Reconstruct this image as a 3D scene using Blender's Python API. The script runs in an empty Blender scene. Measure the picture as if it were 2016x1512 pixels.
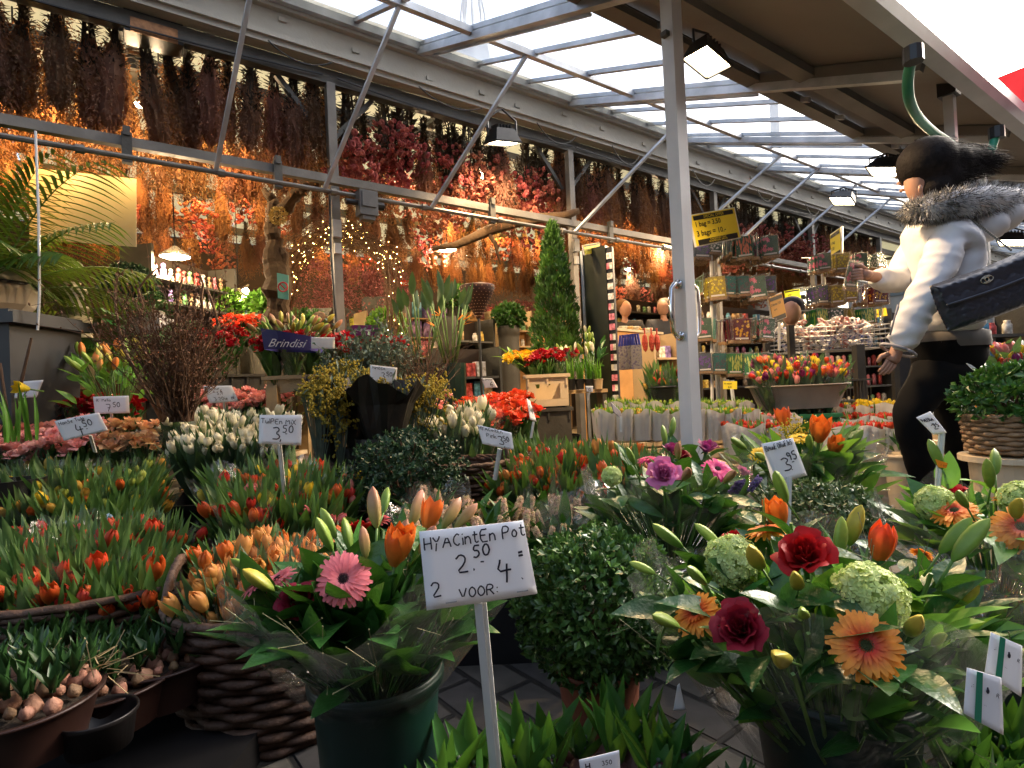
import bpy, math, random
from mathutils import Vector, Matrix, Quaternion, noise
random.seed(7)
SC = bpy.context.scene
COL = SC.collection
R = random.random
U = random.uniform
rad = math.radians
# ---------------------------------------------------------------- camera
F = 1118.0; CX = 1008.0; CY = 756.0
CAM = Vector((0, 0, .68))
_w = Vector((0, math.sqrt(1 - .0125 ** 2), .0125))
_r0 = Vector((1, 0, 0)); _v0 = _r0.cross(_w)
_rho = math.asin(-.045)
RT = (_r0 * math.cos(_rho) + _v0 * math.sin(_rho)).normalized()
UP = RT.cross(_w).normalized()
cd = bpy.data.cameras.new('camera'); cam = bpy.data.objects.new('camera', cd); COL.objects.link(cam)
M = Matrix((RT, UP, -_w)).transposed().to_4x4(); M.translation = CAM
cam.matrix_world = M
cd.sensor_width = 36; cd.sensor_fit = 'HORIZONTAL'; cd.lens = F * 36 / 2016
cd.clip_start = .02; cd.clip_end = 600
SC.camera = cam
# ---------------------------------------------------------------- sky, sun, exposure
W = bpy.data.worlds.new('World'); SC.world = W; W.use_nodes = True
wn = W.node_tree.nodes; wl = W.node_tree.links
bg = wn['Background']; sky = wn.new('ShaderNodeTexSky'); sky.sky_type = 'NISHITA'
sky.sun_disc = False; sky.sun_elevation = rad(32); sky.sun_rotation = rad(62); sky.air_density = 1.2; sky.dust_density = 5
hs = wn.new('ShaderNodeHueSaturation'); hs.inputs['Saturation'].default_value = .8
wl.new(sky.outputs[0], hs.inputs['Color']); wl.new(hs.outputs[0], bg.inputs[0]); bg.inputs[1].default_value = .15
sd = bpy.data.lights.new('sun', 'SUN'); sd.energy = 0.7; sd.angle = rad(14); sd.color = (1, .95, .88)
sun = bpy.data.objects.new('sun', sd); COL.objects.link(sun)
_sd = Vector((math.sin(rad(62)) * math.cos(rad(32)), math.cos(rad(62)) * math.cos(rad(32)), math.sin(rad(32))))
sun.rotation_euler = _sd.to_track_quat('Z', 'Y').to_euler()
SC.view_settings.view_transform = 'Standard'; SC.view_settings.look = 'None'
SC.view_settings.exposure = 2.0; SC.view_settings.gamma = 1
SC.render.engine = 'CYCLES'
cy = SC.cycles
cy.max_bounces = 7; cy.diffuse_bounces = 3; cy.glossy_bounces = 3; cy.transmission_bounces = 4
cy.transparent_max_bounces = 24; cy.sample_clamp_indirect = 4; cy.use_denoising = True
cy.caustics_reflective = False; cy.caustics_refractive = False
try: cy.denoiser = 'OPENIMAGEDENOISE'
except Exception: pass
# ---------------------------------------------------------------- placing helpers
def pix(x, y, d):                       # point seen at photo pixel x,y at depth d metres
    return CAM + (_w + RT * ((x - CX) / F) - UP * ((y - CY) / F)) * d
def gnd(x, y, z=0.0):                   # point on the level z seen at photo pixel
    q = pix(x, y, 1) - CAM
    return CAM + q * ((z - CAM.z) / q.z)
L = Vector((.811, .585, 0)).normalized(); N = Vector((-L.y, L.x, 0)); Z = Vector((0, 0, 1))
def S(s, q, z=0.0): return L * s + N * q + Z * z
def pq(x, y, q):                        # photo pixel on the upright plane at distance q
    r = pix(x, y, 1) - CAM
    return CAM + r * (q / r.dot(N))
# ---------------------------------------------------------------- materials
MATS = {}
def mat(name, col=(.5, .5, .5), rough=.6, var=.18, scale=12, spec=.4, metal=0, transl=0, bump=0, bscale=60,
        col2=None, grad=None, rnd=0, emit=0, tcol=None, alpha=1, sheen=0, coat=0, radial=False):
    if name in MATS: return MATS[name]
    m = bpy.data.materials.new(name); m.use_nodes = True; MATS[name] = m
    nt = m.node_tree; n = nt.nodes; l = nt.links
    p = n['Principled BSDF']; out = n['Material Output']
    tc = n.new('ShaderNodeTexCoord')
    def nz(sc, det=4):
        t = n.new('ShaderNodeTexNoise'); t.inputs['Scale'].default_value = sc; t.inputs['Detail'].default_value = det
        l.new(tc.outputs['Object'], t.inputs['Vector']); return t
    c = None
    if grad:
        z0, z1, ca, cb = grad
        if radial: sx = n.new('ShaderNodeVectorMath'); sx.operation = 'LENGTH'; l.new(tc.outputs['Object'], sx.inputs[0])
        else: sx = n.new('ShaderNodeSeparateXYZ'); l.new(tc.outputs['Object'], sx.inputs[0])
        mr = n.new('ShaderNodeMapRange'); mr.inputs[1].default_value = z0; mr.inputs[2].default_value = z1
        l.new(sx.outputs['Value' if radial else 2], mr.inputs[0])
        mx = n.new('ShaderNodeMix'); mx.data_type = 'RGBA'; l.new(mr.outputs[0], mx.inputs[0])
        mx.inputs[6].default_value = (*ca, 1); mx.inputs[7].default_value = (*cb, 1); c = mx.outputs[2]
    elif col2:
        t = nz(scale); mr = n.new('ShaderNodeMapRange'); mr.inputs[1].default_value = .38; mr.inputs[2].default_value = .62
        l.new(t.outputs[0], mr.inputs[0])
        mx = n.new('ShaderNodeMix'); mx.data_type = 'RGBA'; l.new(mr.outputs[0], mx.inputs[0])
        mx.inputs[6].default_value = (*col, 1); mx.inputs[7].default_value = (*col2, 1); c = mx.outputs[2]
    if c is None:
        rg = n.new('ShaderNodeRGB'); rg.outputs[0].default_value = (*col, 1); c = rg.outputs[0]
    if var or rnd:
        h = n.new('ShaderNodeHueSaturation'); l.new(c, h.inputs['Color'])
        if var:
            t = nz(scale, 5); mr = n.new('ShaderNodeMapRange'); mr.inputs[1].default_value = .3; mr.inputs[2].default_value = .7
            mr.inputs[3].default_value = 1 - var; mr.inputs[4].default_value = 1 + var; l.new(t.outputs[0], mr.inputs[0])
            v = mr.outputs[0]
            if rnd:
                oi = n.new('ShaderNodeObjectInfo'); m2 = n.new('ShaderNodeMapRange'); m2.inputs[3].default_value = 1 - rnd; m2.inputs[4].default_value = 1 + rnd
                l.new(oi.outputs['Random'], m2.inputs[0]); mm = n.new('ShaderNodeMath'); mm.operation = 'MULTIPLY'
                l.new(v, mm.inputs[0]); l.new(m2.outputs[0], mm.inputs[1]); v = mm.outputs[0]
                m3 = n.new('ShaderNodeMapRange'); m3.inputs[3].default_value = .5 + rnd * .06; m3.inputs[4].default_value = .5 - rnd * .06
                l.new(oi.outputs['Random'], m3.inputs[0]); l.new(m3.outputs[0], h.inputs['Hue'])
            l.new(v, h.inputs['Value'])
        c = h.outputs[0]
    l.new(c, p.inputs['Base Color'])
    p.inputs['Roughness'].default_value = rough; p.inputs['Metallic'].default_value = metal
    p.inputs['Specular IOR Level'].default_value = spec
    if coat: p.inputs['Coat Weight'].default_value = coat
    if sheen: p.inputs['Sheen Weight'].default_value = sheen
    if emit:
        l.new(c, p.inputs['Emission Color']); p.inputs['Emission Strength'].default_value = emit
    if bump:
        t = nz(bscale, 6); b = n.new('ShaderNodeBump'); b.inputs['Strength'].default_value = bump; b.inputs['Distance'].default_value = .01
        l.new(t.outputs[0], b.inputs['Height']); l.new(b.outputs[0], p.inputs['Normal'])
    s = p.outputs[0]
    if transl:
        tr = n.new('ShaderNodeBsdfTranslucent')
        if tcol: tr.inputs[0].default_value = (*tcol, 1)
        else: l.new(c, tr.inputs[0])
        ms = n.new('ShaderNodeMixShader'); ms.inputs[0].default_value = transl
        l.new(s, ms.inputs[1]); l.new(tr.outputs[0], ms.inputs[2]); s = ms.outputs[0]
    if alpha < 1:
        tp = n.new('ShaderNodeBsdfTransparent'); ms = n.new('ShaderNodeMixShader'); ms.inputs[0].default_value = alpha
        l.new(tp.outputs[0], ms.inputs[1]); l.new(s, ms.inputs[2]); s = ms.outputs[0]
    l.new(s, out.inputs[0])
    return m
def film(name, tint=(1, 1, 1), gloss=.14, rough=.12, haze=.05, bump=.8, bscale=14, hcol=(.8, .82, .85)):
    m = bpy.data.materials.new(name); m.use_nodes = True; MATS[name] = m
    nt = m.node_tree; n = nt.nodes; l = nt.links; n.remove(n['Principled BSDF']); out = n['Material Output']
    tp = n.new('ShaderNodeBsdfTransparent'); tp.inputs[0].default_value = (*tint, 1)
    gl = n.new('ShaderNodeBsdfGlossy'); gl.inputs['Roughness'].default_value = rough
    tc = n.new('ShaderNodeTexCoord'); t = n.new('ShaderNodeTexNoise'); t.inputs['Scale'].default_value = bscale; t.inputs['Detail'].default_value = 3
    t.inputs['Distortion'].default_value = 1.5
    l.new(tc.outputs['Object'], t.inputs['Vector']); b = n.new('ShaderNodeBump'); b.inputs['Strength'].default_value = bump; b.inputs['Distance'].default_value = .02
    l.new(t.outputs[0], b.inputs['Height']); l.new(b.outputs[0], gl.inputs['Normal'])
    lw = n.new('ShaderNodeLayerWeight'); lw.inputs[0].default_value = .25; l.new(b.outputs[0], lw.inputs['Normal'])
    ma = n.new('ShaderNodeMath'); ma.operation = 'MULTIPLY_ADD'; ma.inputs[1].default_value = gloss * 2; ma.inputs[2].default_value = gloss * .35
    l.new(lw.outputs['Fresnel'], ma.inputs[0])
    m1 = n.new('ShaderNodeMixShader'); l.new(ma.outputs[0], m1.inputs[0]); l.new(tp.outputs[0], m1.inputs[1]); l.new(gl.outputs[0], m1.inputs[2])
    s = m1.outputs[0]
    if haze:
        df = n.new('ShaderNodeBsdfTranslucent'); df.inputs[0].default_value = (*hcol, 1)
        d2 = n.new('ShaderNodeBsdfDiffuse'); d2.inputs[0].default_value = (*hcol, 1)
        ad = n.new('ShaderNodeMixShader'); l.new(df.outputs[0], ad.inputs[1]); l.new(d2.outputs[0], ad.inputs[2])
        m2 = n.new('ShaderNodeMixShader'); m2.inputs[0].default_value = haze; l.new(s, m2.inputs[1]); l.new(ad.outputs[0], m2.inputs[2]); s = m2.outputs[0]
    l.new(s, out.inputs[0]); return m
# ---------------------------------------------------------------- mesh builder
def wloc(o):
    v = Vector()
    while o is not None: v += o.location; o = o.parent
    return v
def tag(o, label=None, cat=None, group=None, kind=None):
    if label: o['label'] = label
    if cat: o['category'] = cat
    if group: o['group'] = group
    if kind: o['kind'] = kind
    return o
def thing(name, label, cat, loc=(0, 0, 0), group=None):
    o = bpy.data.objects.new(name, None); COL.objects.link(o); o.location = loc; o.empty_display_size = .05
    return tag(o, label, cat, group)
def frame(d, up=Z):
    d = Vector(d).normalized(); x = up.cross(d)
    if x.length < 1e-3: x = Vector((1, 0, 0)).cross(d)
    x.normalize(); y = d.cross(x); return x, y, d
class MB:
    def __init__(s): s.v = []; s.f = []; s.m = []
    def add(s, vs, fs, mi=0, T=None):
        o = len(s.v)
        s.v += [tuple(T @ Vector(p)) for p in vs] if T is not None else [tuple(p) for p in vs]
        s.f += [tuple(i + o for i in f) for f in fs]; s.m += [mi] * len(fs); return s
    def merge(s, b, T=None, mi=None):
        o = len(s.v); s.v += [tuple(T @ Vector(p)) for p in b.v] if T is not None else b.v
        s.f += [tuple(i + o for i in f) for f in b.f]; s.m += b.m if mi is None else [mi] * len(b.f); return s
    def box(s, c, sz, ax=(Vector((1, 0, 0)), Vector((0, 1, 0)), Vector((0, 0, 1))), mi=0, taper=1):
        c = Vector(c); a, b, e = [Vector(ax[i]) * sz[i] / 2 for i in range(3)]
        k = taper
        vs = [c + a * x * (k if z < 0 else 1) + b * y * (k if z < 0 else 1) + e * z for z in (-1, 1) for y in (-1, 1) for x in (-1, 1)]
        return s.add(vs, [(0, 2, 3, 1), (4, 5, 7, 6), (0, 1, 5, 4), (2, 6, 7, 3), (0, 4, 6, 2), (1, 3, 7, 5)], mi)
    def bar(s, a, b, w, h, up=Z, mi=0):
        a = Vector(a); b = Vector(b); x, y, d = frame(b - a, up)
        return s.box((a + b) / 2, (w, h, (b - a).length), (x, y, d), mi)
    def tube(s, pts, r, n=6, mi=0, cap=True):
        pts = [Vector(p) for p in pts]; k = len(pts)
        rs = r if isinstance(r, (list, tuple)) else [r] * k
        vs = []; x0 = None
        for i, p in enumerate(pts):
            d = (pts[min(i + 1, k - 1)] - pts[max(i - 1, 0)])
            if d.length < 1e-9: d = Vector((0, 0, 1))
            d.normalize()
            if x0 is None: x, y, _ = frame(d, Z if abs(d.z) < .95 else Vector((0, 1, 0)))
            else:
                x = x0 - d * x0.dot(d); x = x.normalized() if x.length > 1e-6 else frame(d)[0]; y = d.cross(x)
            x0 = x
            for j in range(n):
                a = 2 * math.pi * j / n; vs.append(p + (x * math.cos(a) + y * math.sin(a)) * rs[i])
        fs = [(i * n + j, i * n + (j + 1) % n, (i + 1) * n + (j + 1) % n, (i + 1) * n + j) for i in range(k - 1) for j in range(n)]
        if cap: fs += [tuple(range(n - 1, -1, -1)), tuple((k - 1) * n + j for j in range(n))]
        return s.add(vs, fs, mi)
    def lathe(s, c, prof, n=24, mi=0, ax=Z, sx=1, sy=1, cap=False, fn=None):
        c = Vector(c); x, y, d = frame(ax, Vector((0, 1, 0)) if abs(Vector(ax).z) > .9 else Z); k = len(prof)
        vs = []
        for i, (r, z) in enumerate(prof):
            for j in range(n):
                a = 2 * math.pi * j / n; rr = r * (fn(i, j) if fn else 1)
                vs.append(c + x * math.cos(a) * rr * sx + y * math.sin(a) * rr * sy + d * z)
        fs = [(i * n + j, i * n + (j + 1) % n, (i + 1) * n + (j + 1) % n, (i + 1) * n + j) for i in range(k - 1) for j in range(n)]
        if cap: fs += [tuple(range(n - 1, -1, -1)), tuple((k - 1) * n + j for j in range(n))]
        return s.add(vs, fs, mi)
    def ball(s, c, r, n=8, mi=0, jit=0):
        m = max(3, n // 2); c = Vector(c); rr = r if isinstance(r, (tuple, list)) else (r, r, r); vs = [c + Vector((0, 0, -rr[2]))]
        for i in range(1, m):
            t = math.pi * i / m
            for j in range(n):
                a = 2 * math.pi * j / n; k = 1 + U(-jit, jit)
                vs.append(c + Vector((math.sin(t) * math.cos(a) * rr[0] * k, math.sin(t) * math.sin(a) * rr[1] * k, -math.cos(t) * rr[2] * k)))
        vs.append(c + Vector((0, 0, rr[2]))); e = len(vs) - 1
        fs = [(0, 1 + (j + 1) % n, 1 + j) for j in range(n)]
        fs += [(1 + i * n + j, 1 + i * n + (j + 1) % n, 1 + (i + 1) * n + (j + 1) % n, 1 + (i + 1) * n + j) for i in range(m - 2) for j in range(n)]
        fs += [(1 + (m - 2) * n + j, 1 + (m - 2) * n + (j + 1) % n, e) for j in range(n)]
        return s.add(vs, fs, mi)
    def leaf(s, p0, d, up, Ln, Wd, curl=.2, n=4, kind='ovate', fold=.25, mi=0):
        p0 = Vector(p0); d = Vector(d).normalized(); sd = d.cross(Vector(up))
        sd = sd.normalized() if sd.length > 1e-4 else frame(d)[0]
        up = sd.cross(d).normalized(); vs = []
        for i in range(n + 1):
            t = i / n
            if kind == 'ovate': w = math.sin(math.pi * min(1, t ** .8 * .97 + .03)) ** .9
            elif kind == 'blade': w = (.45 + .55 * math.sin(math.pi * t * .9 + .25)) * (1 - t ** 4) + .0
            elif kind == 'petal': w = .25 + .75 * math.sin(math.pi * (t * .72 + .06)) if t < .99 else .45
            else: w = 1 - t * .8
            c = p0 + d * (Ln * (t - abs(curl) * .12 * t * t)) - up * (curl * Ln * t * t)
            w *= Wd / 2
            vs += [c - sd * w + up * fold * w, c, c + sd * w + up * fold * w]
        fs = []
        for i in range(n):
            a = i * 3; fs += [(a, a + 1, a + 4, a + 3), (a + 1, a + 2, a + 5, a + 4)]
        return s.add(vs, fs, mi)
    def mesh(s, name, mats, smooth=False, off=None):
        me = bpy.data.meshes.new(name)
        vs = s.v if off is None else [(p[0] - off[0], p[1] - off[1], p[2] - off[2]) for p in s.v]
        me.from_pydata(vs, [], s.f)
        for m in (mats if isinstance(mats, (list, tuple)) else [mats]): me.materials.append(m)
        if any(s.m): me.polygons.foreach_set('material_index', s.m)
        if smooth: me.polygons.foreach_set('use_smooth', [True] * len(me.polygons))
        me.update(); return me
    def build(s, name, mats, parent=None, smooth=False, at=None):
        off = wloc(parent) if parent is not None else (Vector(at) if at is not None else Vector())
        me = s.mesh(name, mats, smooth, off); o = bpy.data.objects.new(name, me); COL.objects.link(o)
        if parent is not None: o.parent = parent
        elif at is not None: o.location = at
        return o
def inst(name, me, parent, Mx):
    """a child that shares its mesh, placed by a world matrix"""
    o = bpy.data.objects.new(name, me); COL.objects.link(o)
    if parent is not None:
        o.parent = parent; o.matrix_basis = Matrix.Translation(-wloc(parent)) @ Mx
    else: o.matrix_world = Mx
    return o
def copy_tree(o, parent=None, loc=None, rot=None, scale=None):
    c = o.copy(); COL.objects.link(c)
    if parent is not None: c.parent = parent
    if loc is not None: c.location = loc
    if rot is not None: c.rotation_euler = rot
    if scale is not None: c.scale = (scale, scale, scale)
    for ch in KIDS.get(o.name, list(o.children)): copy_tree(ch, c)
    return c
KIDS = {}
def TM(p, d=Z, roll=0, s=1.0):
    """matrix taking local +Z to direction d at p"""
    q = Vector(d).normalized().to_track_quat('Z', 'Y') @ Quaternion((0, 0, 1), roll)
    return Matrix.Translation(p) @ q.to_matrix().to_4x4() @ Matrix.Scale(s, 4)
def rdir(c=Z, spread=.5):
    v = Vector(c) + Vector((random.gauss(0, 1), random.gauss(0, 1), random.gauss(0, 1))) * spread
    return v.normalized()
def arc(a, b, sag, n=8, dirn=Z):
    a = Vector(a); b = Vector(b)
    return [a.lerp(b, i / n) + Vector(dirn) * (sag * 4 * (i / n) * (1 - i / n)) for i in range(n + 1)]
# ---------------------------------------------------------------- writing
GL = {'A':['0,0 3,6 5,0','1,2.4 4.2,2.4'],'B':['0,0 0,6 3,6 4,5 3,3.3 0,3.3','3,3.3 4.4,2 3.4,0 0,0'],'C':['4,5 2.5,6 .4,4 .6,1.5 2.4,0 4,1'],
'D':['0,0 0,6 2.5,5.8 4.2,3.5 2.8,.4 0,0'],'E':['4,6 0,6 0,0 4,0','0,3.2 3,3.2'],'F':['0,0 0,6 3.6,6','0,3.2 3,3.2'],'G':['4,5 2.4,6 .3,4 .5,1 2.6,0 4,1.4 4,2.8 2.6,2.8'],
'H':['0,0 0,6','4,0 4,6','0,3 4,3'],'I':['1,0 1,6'],'J':['3,6 3,1 2,0 .6,1'],'K':['0,0 0,6','3.6,6 0,2.8 4,0'],'L':['0,6 0,0 3.4,0'],'M':['0,0 .4,6 2.4,2.5 4.4,6 5,0'],
'N':['0,0 0,6 4,0 4,6'],'O':['2,6 .2,4.4 .2,1.6 2,0 3.9,1.6 3.9,4.4 2,6'],'P':['0,0 0,6 3,6 4,4.6 3,3 0,3'],'R':['0,0 0,6 3,6 4,4.6 3,3.2 0,3','1.8,3 4.2,0'],
'S':['4,5 2.4,6 .6,4.8 1.4,3.4 3.4,2.6 3.8,1 2.2,0 .2,.8'],'T':['0,6 4.4,6','2.2,6 2.2,0'],'U':['0,6 .2,1.4 1.8,0 3.6,1.2 4,6'],'V':['0,6 2,0 4.2,6'],'W':['0,6 1.2,0 2.6,4 4,0 5.2,6'],
'X':['0,0 4,6','0,6 4,0'],'Y':['0,6 2,3 4,6','2,3 1.2,-1'],'Z':['0,6 4,6 0,0 4,0'],'a':['3.4,3 1.6,3.8 .3,2 1,.2 3,.8 3.4,3.4 3.6,0'],'i':['.6,0 .6,3.6','.6,5 .6,5.4'],
'n':['0,0 .2,3.8','.2,2.8 1.8,3.8 3,2.8 3.2,0'],'t':['1.4,5.6 1.2,.8 2.4,0 3.4,.6','0,4 3,4'],'o':['1.6,3.8 .2,2.2 .8,.2 2.6,.2 3.2,2.4 1.6,3.8'],'l':['.5,6 .6,0'],'u':['0,3.6 .3,.6 1.6,0 3,1 3.2,3.6 3.4,0'],
'e':['.4,2 3.2,2.2 2.4,3.7 .9,3.2 .3,1.4 1.4,0 3.2,.6'],'k':['0,0 0,6','2.8,3.6 .2,1.8 3,0'],'r':['.2,0 .2,3.6','.2,2.6 1.4,3.6 2.8,3.2'],'p':['0,-2 .2,3.6','.2,3 2,3.8 3.2,2 1.8,.2 .2,.6'],'d':['3.2,6 3.3,0','3.2,3 1.4,3.6 .2,1.8 1.2,.1 3.2,.8'],
'1':['.4,4.6 2,6 2,0'],'2':['.2,4.6 1.6,6 3.4,5 3,3 .2,0 4,.2'],'3':['.4,5.4 2.4,6 3.4,4.6 1.6,3.2 3.8,2 3,.2 .2,.4'],'4':['1.2,6 .2,2.6 4,2.8','3,4.6 2.4,-.6'],'5':['3.6,6 .8,6 .6,3.6 2.8,3.6 3.4,1.6 2,0 .2,.6'],
'6':['3.4,6 1,4 .2,1.6 1.6,0 3.4,1.2 2.4,3 .4,2.2'],'7':['0,6 3.8,6 1.4,0','1,3 3.2,3.2'],'8':['2,3.2 .4,4.6 2,6 3.4,4.6 2,3.2 .2,1.6 2,0 3.6,1.6 2,3.2'],'9':['3.4,4.6 1.8,6 .3,4.6 1.6,3 3.4,4.4 2.8,0'],'0':['2,6 .2,4 .6,.8 2.2,0 3.8,2 3.4,5 2,6'],
'.':['.4,0 .8,.5'],',':['.8,.8 .2,-1'],'-':['.3,2.4 2.4,2.4'],'=':['.2,1.6 2.6,1.8','.2,3.4 2.6,3.6'],':':['.5,.8 .8,1.1','.5,3.2 .8,3.5'],'_':['0,0 2.6,.1']}
def text_units(txt, gap):
    x = 0
    for ch in txt:
        st = GL.get(ch) or GL.get(ch.upper())
        x += 3.2 if ch == ' ' else 3 if not st else max(float(a.split(',')[0]) for q in st for a in q.split()) + gap
    return x
def spline(P, k=5):
    P = [Vector(p) for p in P]; Q = [P[0] * 2 - P[1]] + P + [P[-1] * 2 - P[-2]]; o = []
    for i in range(1, len(Q) - 2):
        for j in range(k):
            t = j / k; a, b, c, d = Q[i - 1:i + 3]; o.append(.5 * ((2 * b) + (c - a) * t + (2 * a - 5 * b + 4 * c - d) * t * t + (3 * b - a - 3 * c + d) * t ** 3))
    return o + [P[-1]]
def scribble(mb, txt, o, ux, uy, h, w=.12, jit=.12, mi=0, gap=1.3, squeeze=1.0, fit=None):
    """marker writing: letter strokes as flat ribbons; o lower left, ux/uy unit axes, h letter height"""
    nrm = ux.cross(uy); k = h / 6; x = 0
    if fit: squeeze = min(squeeze, fit / (text_units(txt, gap) * k + 1e-6))
    for ch in txt:
        if ch == ' ': x += 3.2; continue
        st = GL.get(ch) or GL.get(ch.upper()); mxx = 0
        if not st: x += 3; continue
        dy = U(-jit, jit) * 2
        for sgm in st:
            P = [tuple(float(q) for q in a.split(',')) for a in sgm.split()]
            mxx = max(mxx, max(p[0] for p in P))
            Q = []
            for i in range(len(P) - 1):           # soften corners
                a, b = P[i], P[i + 1]
                Q += [a, (a[0] * .75 + b[0] * .25, a[1] * .75 + b[1] * .25), (a[0] * .25 + b[0] * .75, a[1] * .25 + b[1] * .75)] if i == 0 else \
                     [(a[0] * .75 + b[0] * .25, a[1] * .75 + b[1] * .25), (a[0] * .25 + b[0] * .75, a[1] * .25 + b[1] * .75)]
            Q.append(P[-1])
            pts = [o + ux * ((x + p[0] + U(-jit, jit)) * k * squeeze) + uy * ((p[1] + dy + U(-jit, jit)) * k) for p in Q]
            vs = []; hw = h * w / 2
            for i, p in enumerate(pts):
                d = pts[min(i + 1, len(pts) - 1)] - pts[max(i - 1, 0)]; sdv = nrm.cross(d).normalized() * hw
                vs += [p - sdv, p + sdv]
            mb.add(vs, [(2 * i, 2 * i + 1, 2 * i + 3, 2 * i + 2) for i in range(len(pts) - 1)], mi)
        x += mxx + gap
    return x * k * squeeze
def print_text(name, txt, size, m, parent, o, ux, uy, align='LEFT', shear=0, sx=1.0, bold=0.0):
    cu = bpy.data.curves.new(name, 'FONT'); cu.body = txt; cu.size = size; cu.align_x = align; cu.shear = shear; cu.resolution_u = 2; cu.offset = bold
    t = bpy.data.objects.new(name, cu); COL.objects.link(t)
    bpy.context.view_layer.update()
    me = bpy.data.meshes.new_from_object(t.evaluated_get(bpy.context.evaluated_depsgraph_get()))
    bpy.data.objects.remove(t)
    me.materials.clear(); me.materials.append(m); me.name = name
    nz_ = ux.cross(uy); Mx = Matrix((ux * sx, uy, nz_)).transposed().to_4x4(); Mx.translation = o
    me.transform(Matrix.Translation(-wloc(parent)) @ Mx)
    ob = bpy.data.objects.new(name, me); COL.objects.link(ob); ob.parent = parent
    return ob
# ================================================================ materials used by the setting
m_gal = mat('galvanised', (.42, .45, .49), .45, .25, 6, metal=.3, bump=.15)
m_rail = mat('weathered_rail', (.15, .14, .125), .5, .25, 6, metal=.3, bump=.15)
m_matt = mat('matt_black', (.010, .009, .009), .95, .3, 8, spec=.1)
m_alu = mat('aluminium', (.40, .41, .42), .4, .1, 5, metal=.3, bump=.05)
m_beam = mat('painted_beam', (.40, .385, .34), .55, .2, 3, col2=(.29, .275, .235), bump=.2)
m_dark = mat('dark_steel', (.06, .058, .05), .5, .3, 5, bump=.2)
m_black = mat('black_plastic', (.012, .012, .013), .4, .2, 8)
m_canopy = mat('canopy_sheet', (.15, .145, .14), .6, .2, 2, col2=(.11, .105, .10), bump=.2, bscale=10)
m_ribs = mat('canopy_rib', (.12, .115, .11), .5, .2, 4, bump=.1)
m_wood = mat('pale_wood', (.46, .33, .18), .6, .25, 9, col2=(.36, .25, .13), bump=.3)
m_orangewood = mat('orange_wood', (.50, .26, .08), .5, .15, 6, bump=.15)
m_cream = mat('cream_plastic', (.60, .48, .32), .5, .12, 6, bump=.1)
m_green_d = mat('bucket_green', (.003, .020, .015), .4, .2, 5)
m_paper = mat('white_card', (.86, .87, .90), .6, .03, 8, transl=.2)
m_ink = mat('marker_ink', (.02, .02, .035), .6, 0)
m_soil = mat('soil', (.03, .02, .012), .9, .4, 40, bump=.8)
m_stem = mat('stem_green', (.08, .16, .03), .5, .25, 20, rnd=.15)
m_ceil = mat('roof_sheet', (.66, .64, .50), .7, .1, 1.2, col2=(.56, .54, .42), transl=.62, bump=.1, bscale=3)
m_back = mat('back_boards', (.055, .035, .022), .8, .35, 2.5, col2=(.03, .02, .014), bump=.4, bscale=8)
m_glass = film('awning_glass', (.93, .95, .97), .10, .05, .30, bump=.02, hcol=(.92, .95, 1))
m_cello = film('cellophane', (.98, .985, .985), .14, .11, .02, bump=.55, bscale=16)
# ================================================================ ground: pavement of brick-size clinkers
def brick_ground():
    m = bpy.data.materials.new('clinker_paving'); m.use_nodes = True; nt = m.node_tree; n = nt.nodes; l = nt.links; p = n['Principled BSDF']
    tc = n.new('ShaderNodeTexCoord'); mp = n.new('ShaderNodeMapping'); mp.inputs['Rotation'].default_value = (0, 0, rad(52))
    l.new(tc.outputs['Object'], mp.inputs[0])
    b = n.new('ShaderNodeTexBrick'); l.new(mp.outputs[0], b.inputs['Vector'])
    b.inputs['Color1'].default_value = (.085, .075, .06, 1); b.inputs['Color2'].default_value = (.05, .045, .042, 1); b.inputs['Mortar'].default_value = (.012, .01, .008, 1)
    b.inputs['Scale'].default_value = 1; b.inputs['Brick Width'].default_value = .21; b.inputs['Row Height'].default_value = .105
    b.inputs['Mortar Size'].default_value = .009; b.inputs['Mortar Smooth'].default_value = .6; b.inputs['Bias'].default_value = 0
    t = n.new('ShaderNodeTexNoise'); t.inputs['Scale'].default_value = 18; t.inputs['Detail'].default_value = 8; l.new(tc.outputs['Object'], t.inputs[0])
    mx = n.new('ShaderNodeMix'); mx.data_type = 'RGBA'; mx.blend_type = 'OVERLAY'; mx.inputs[0].default_value = .7
    l.new(b.outputs[0], mx.inputs[6]); l.new(t.outputs[0], mx.inputs[7]); l.new(mx.outputs[2], p.inputs['Base Color'])
    mt = n.new('ShaderNodeMath'); mt.operation = 'MULTIPLY_ADD'; mt.inputs[1].default_value = .25; l.new(t.outputs[0], mt.inputs[0]); 
    iv = n.new('ShaderNodeMath'); iv.operation = 'SUBTRACT'; iv.inputs[0].default_value = 1; l.new(b.outputs['Fac'], iv.inputs[1]); l.new(iv.outputs[0], mt.inputs[2])
    bp = n.new('ShaderNodeBump'); bp.inputs['Strength'].default_value = .9; bp.inputs['Distance'].default_value = .012; l.new(mt.outputs[0], bp.inputs['Height'])
    l.new(bp.outputs[0], p.inputs['Normal']); p.inputs['Roughness'].default_value = .7
    g = MB(); g.add([(-150, -60, 0), (150, -60, 0), (150, 240, 0), (-150, 240, 0)], [(0, 1, 2, 3)])
    return tag(g.build('pavement', m), kind='structure')
brick_ground()
g = MB(); a = [S(-3, 4.3, .004), S(18, 4.3, .004), S(18, 10.5, .004), S(-3, 10.5, .004)]
g.add(a, [(0, 1, 2, 3)]); tag(g.build('shop_floor', mat('shop_floor_m', (.40, .30, .18), .5, .15, 3, bump=.1)), kind='structure')
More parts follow.
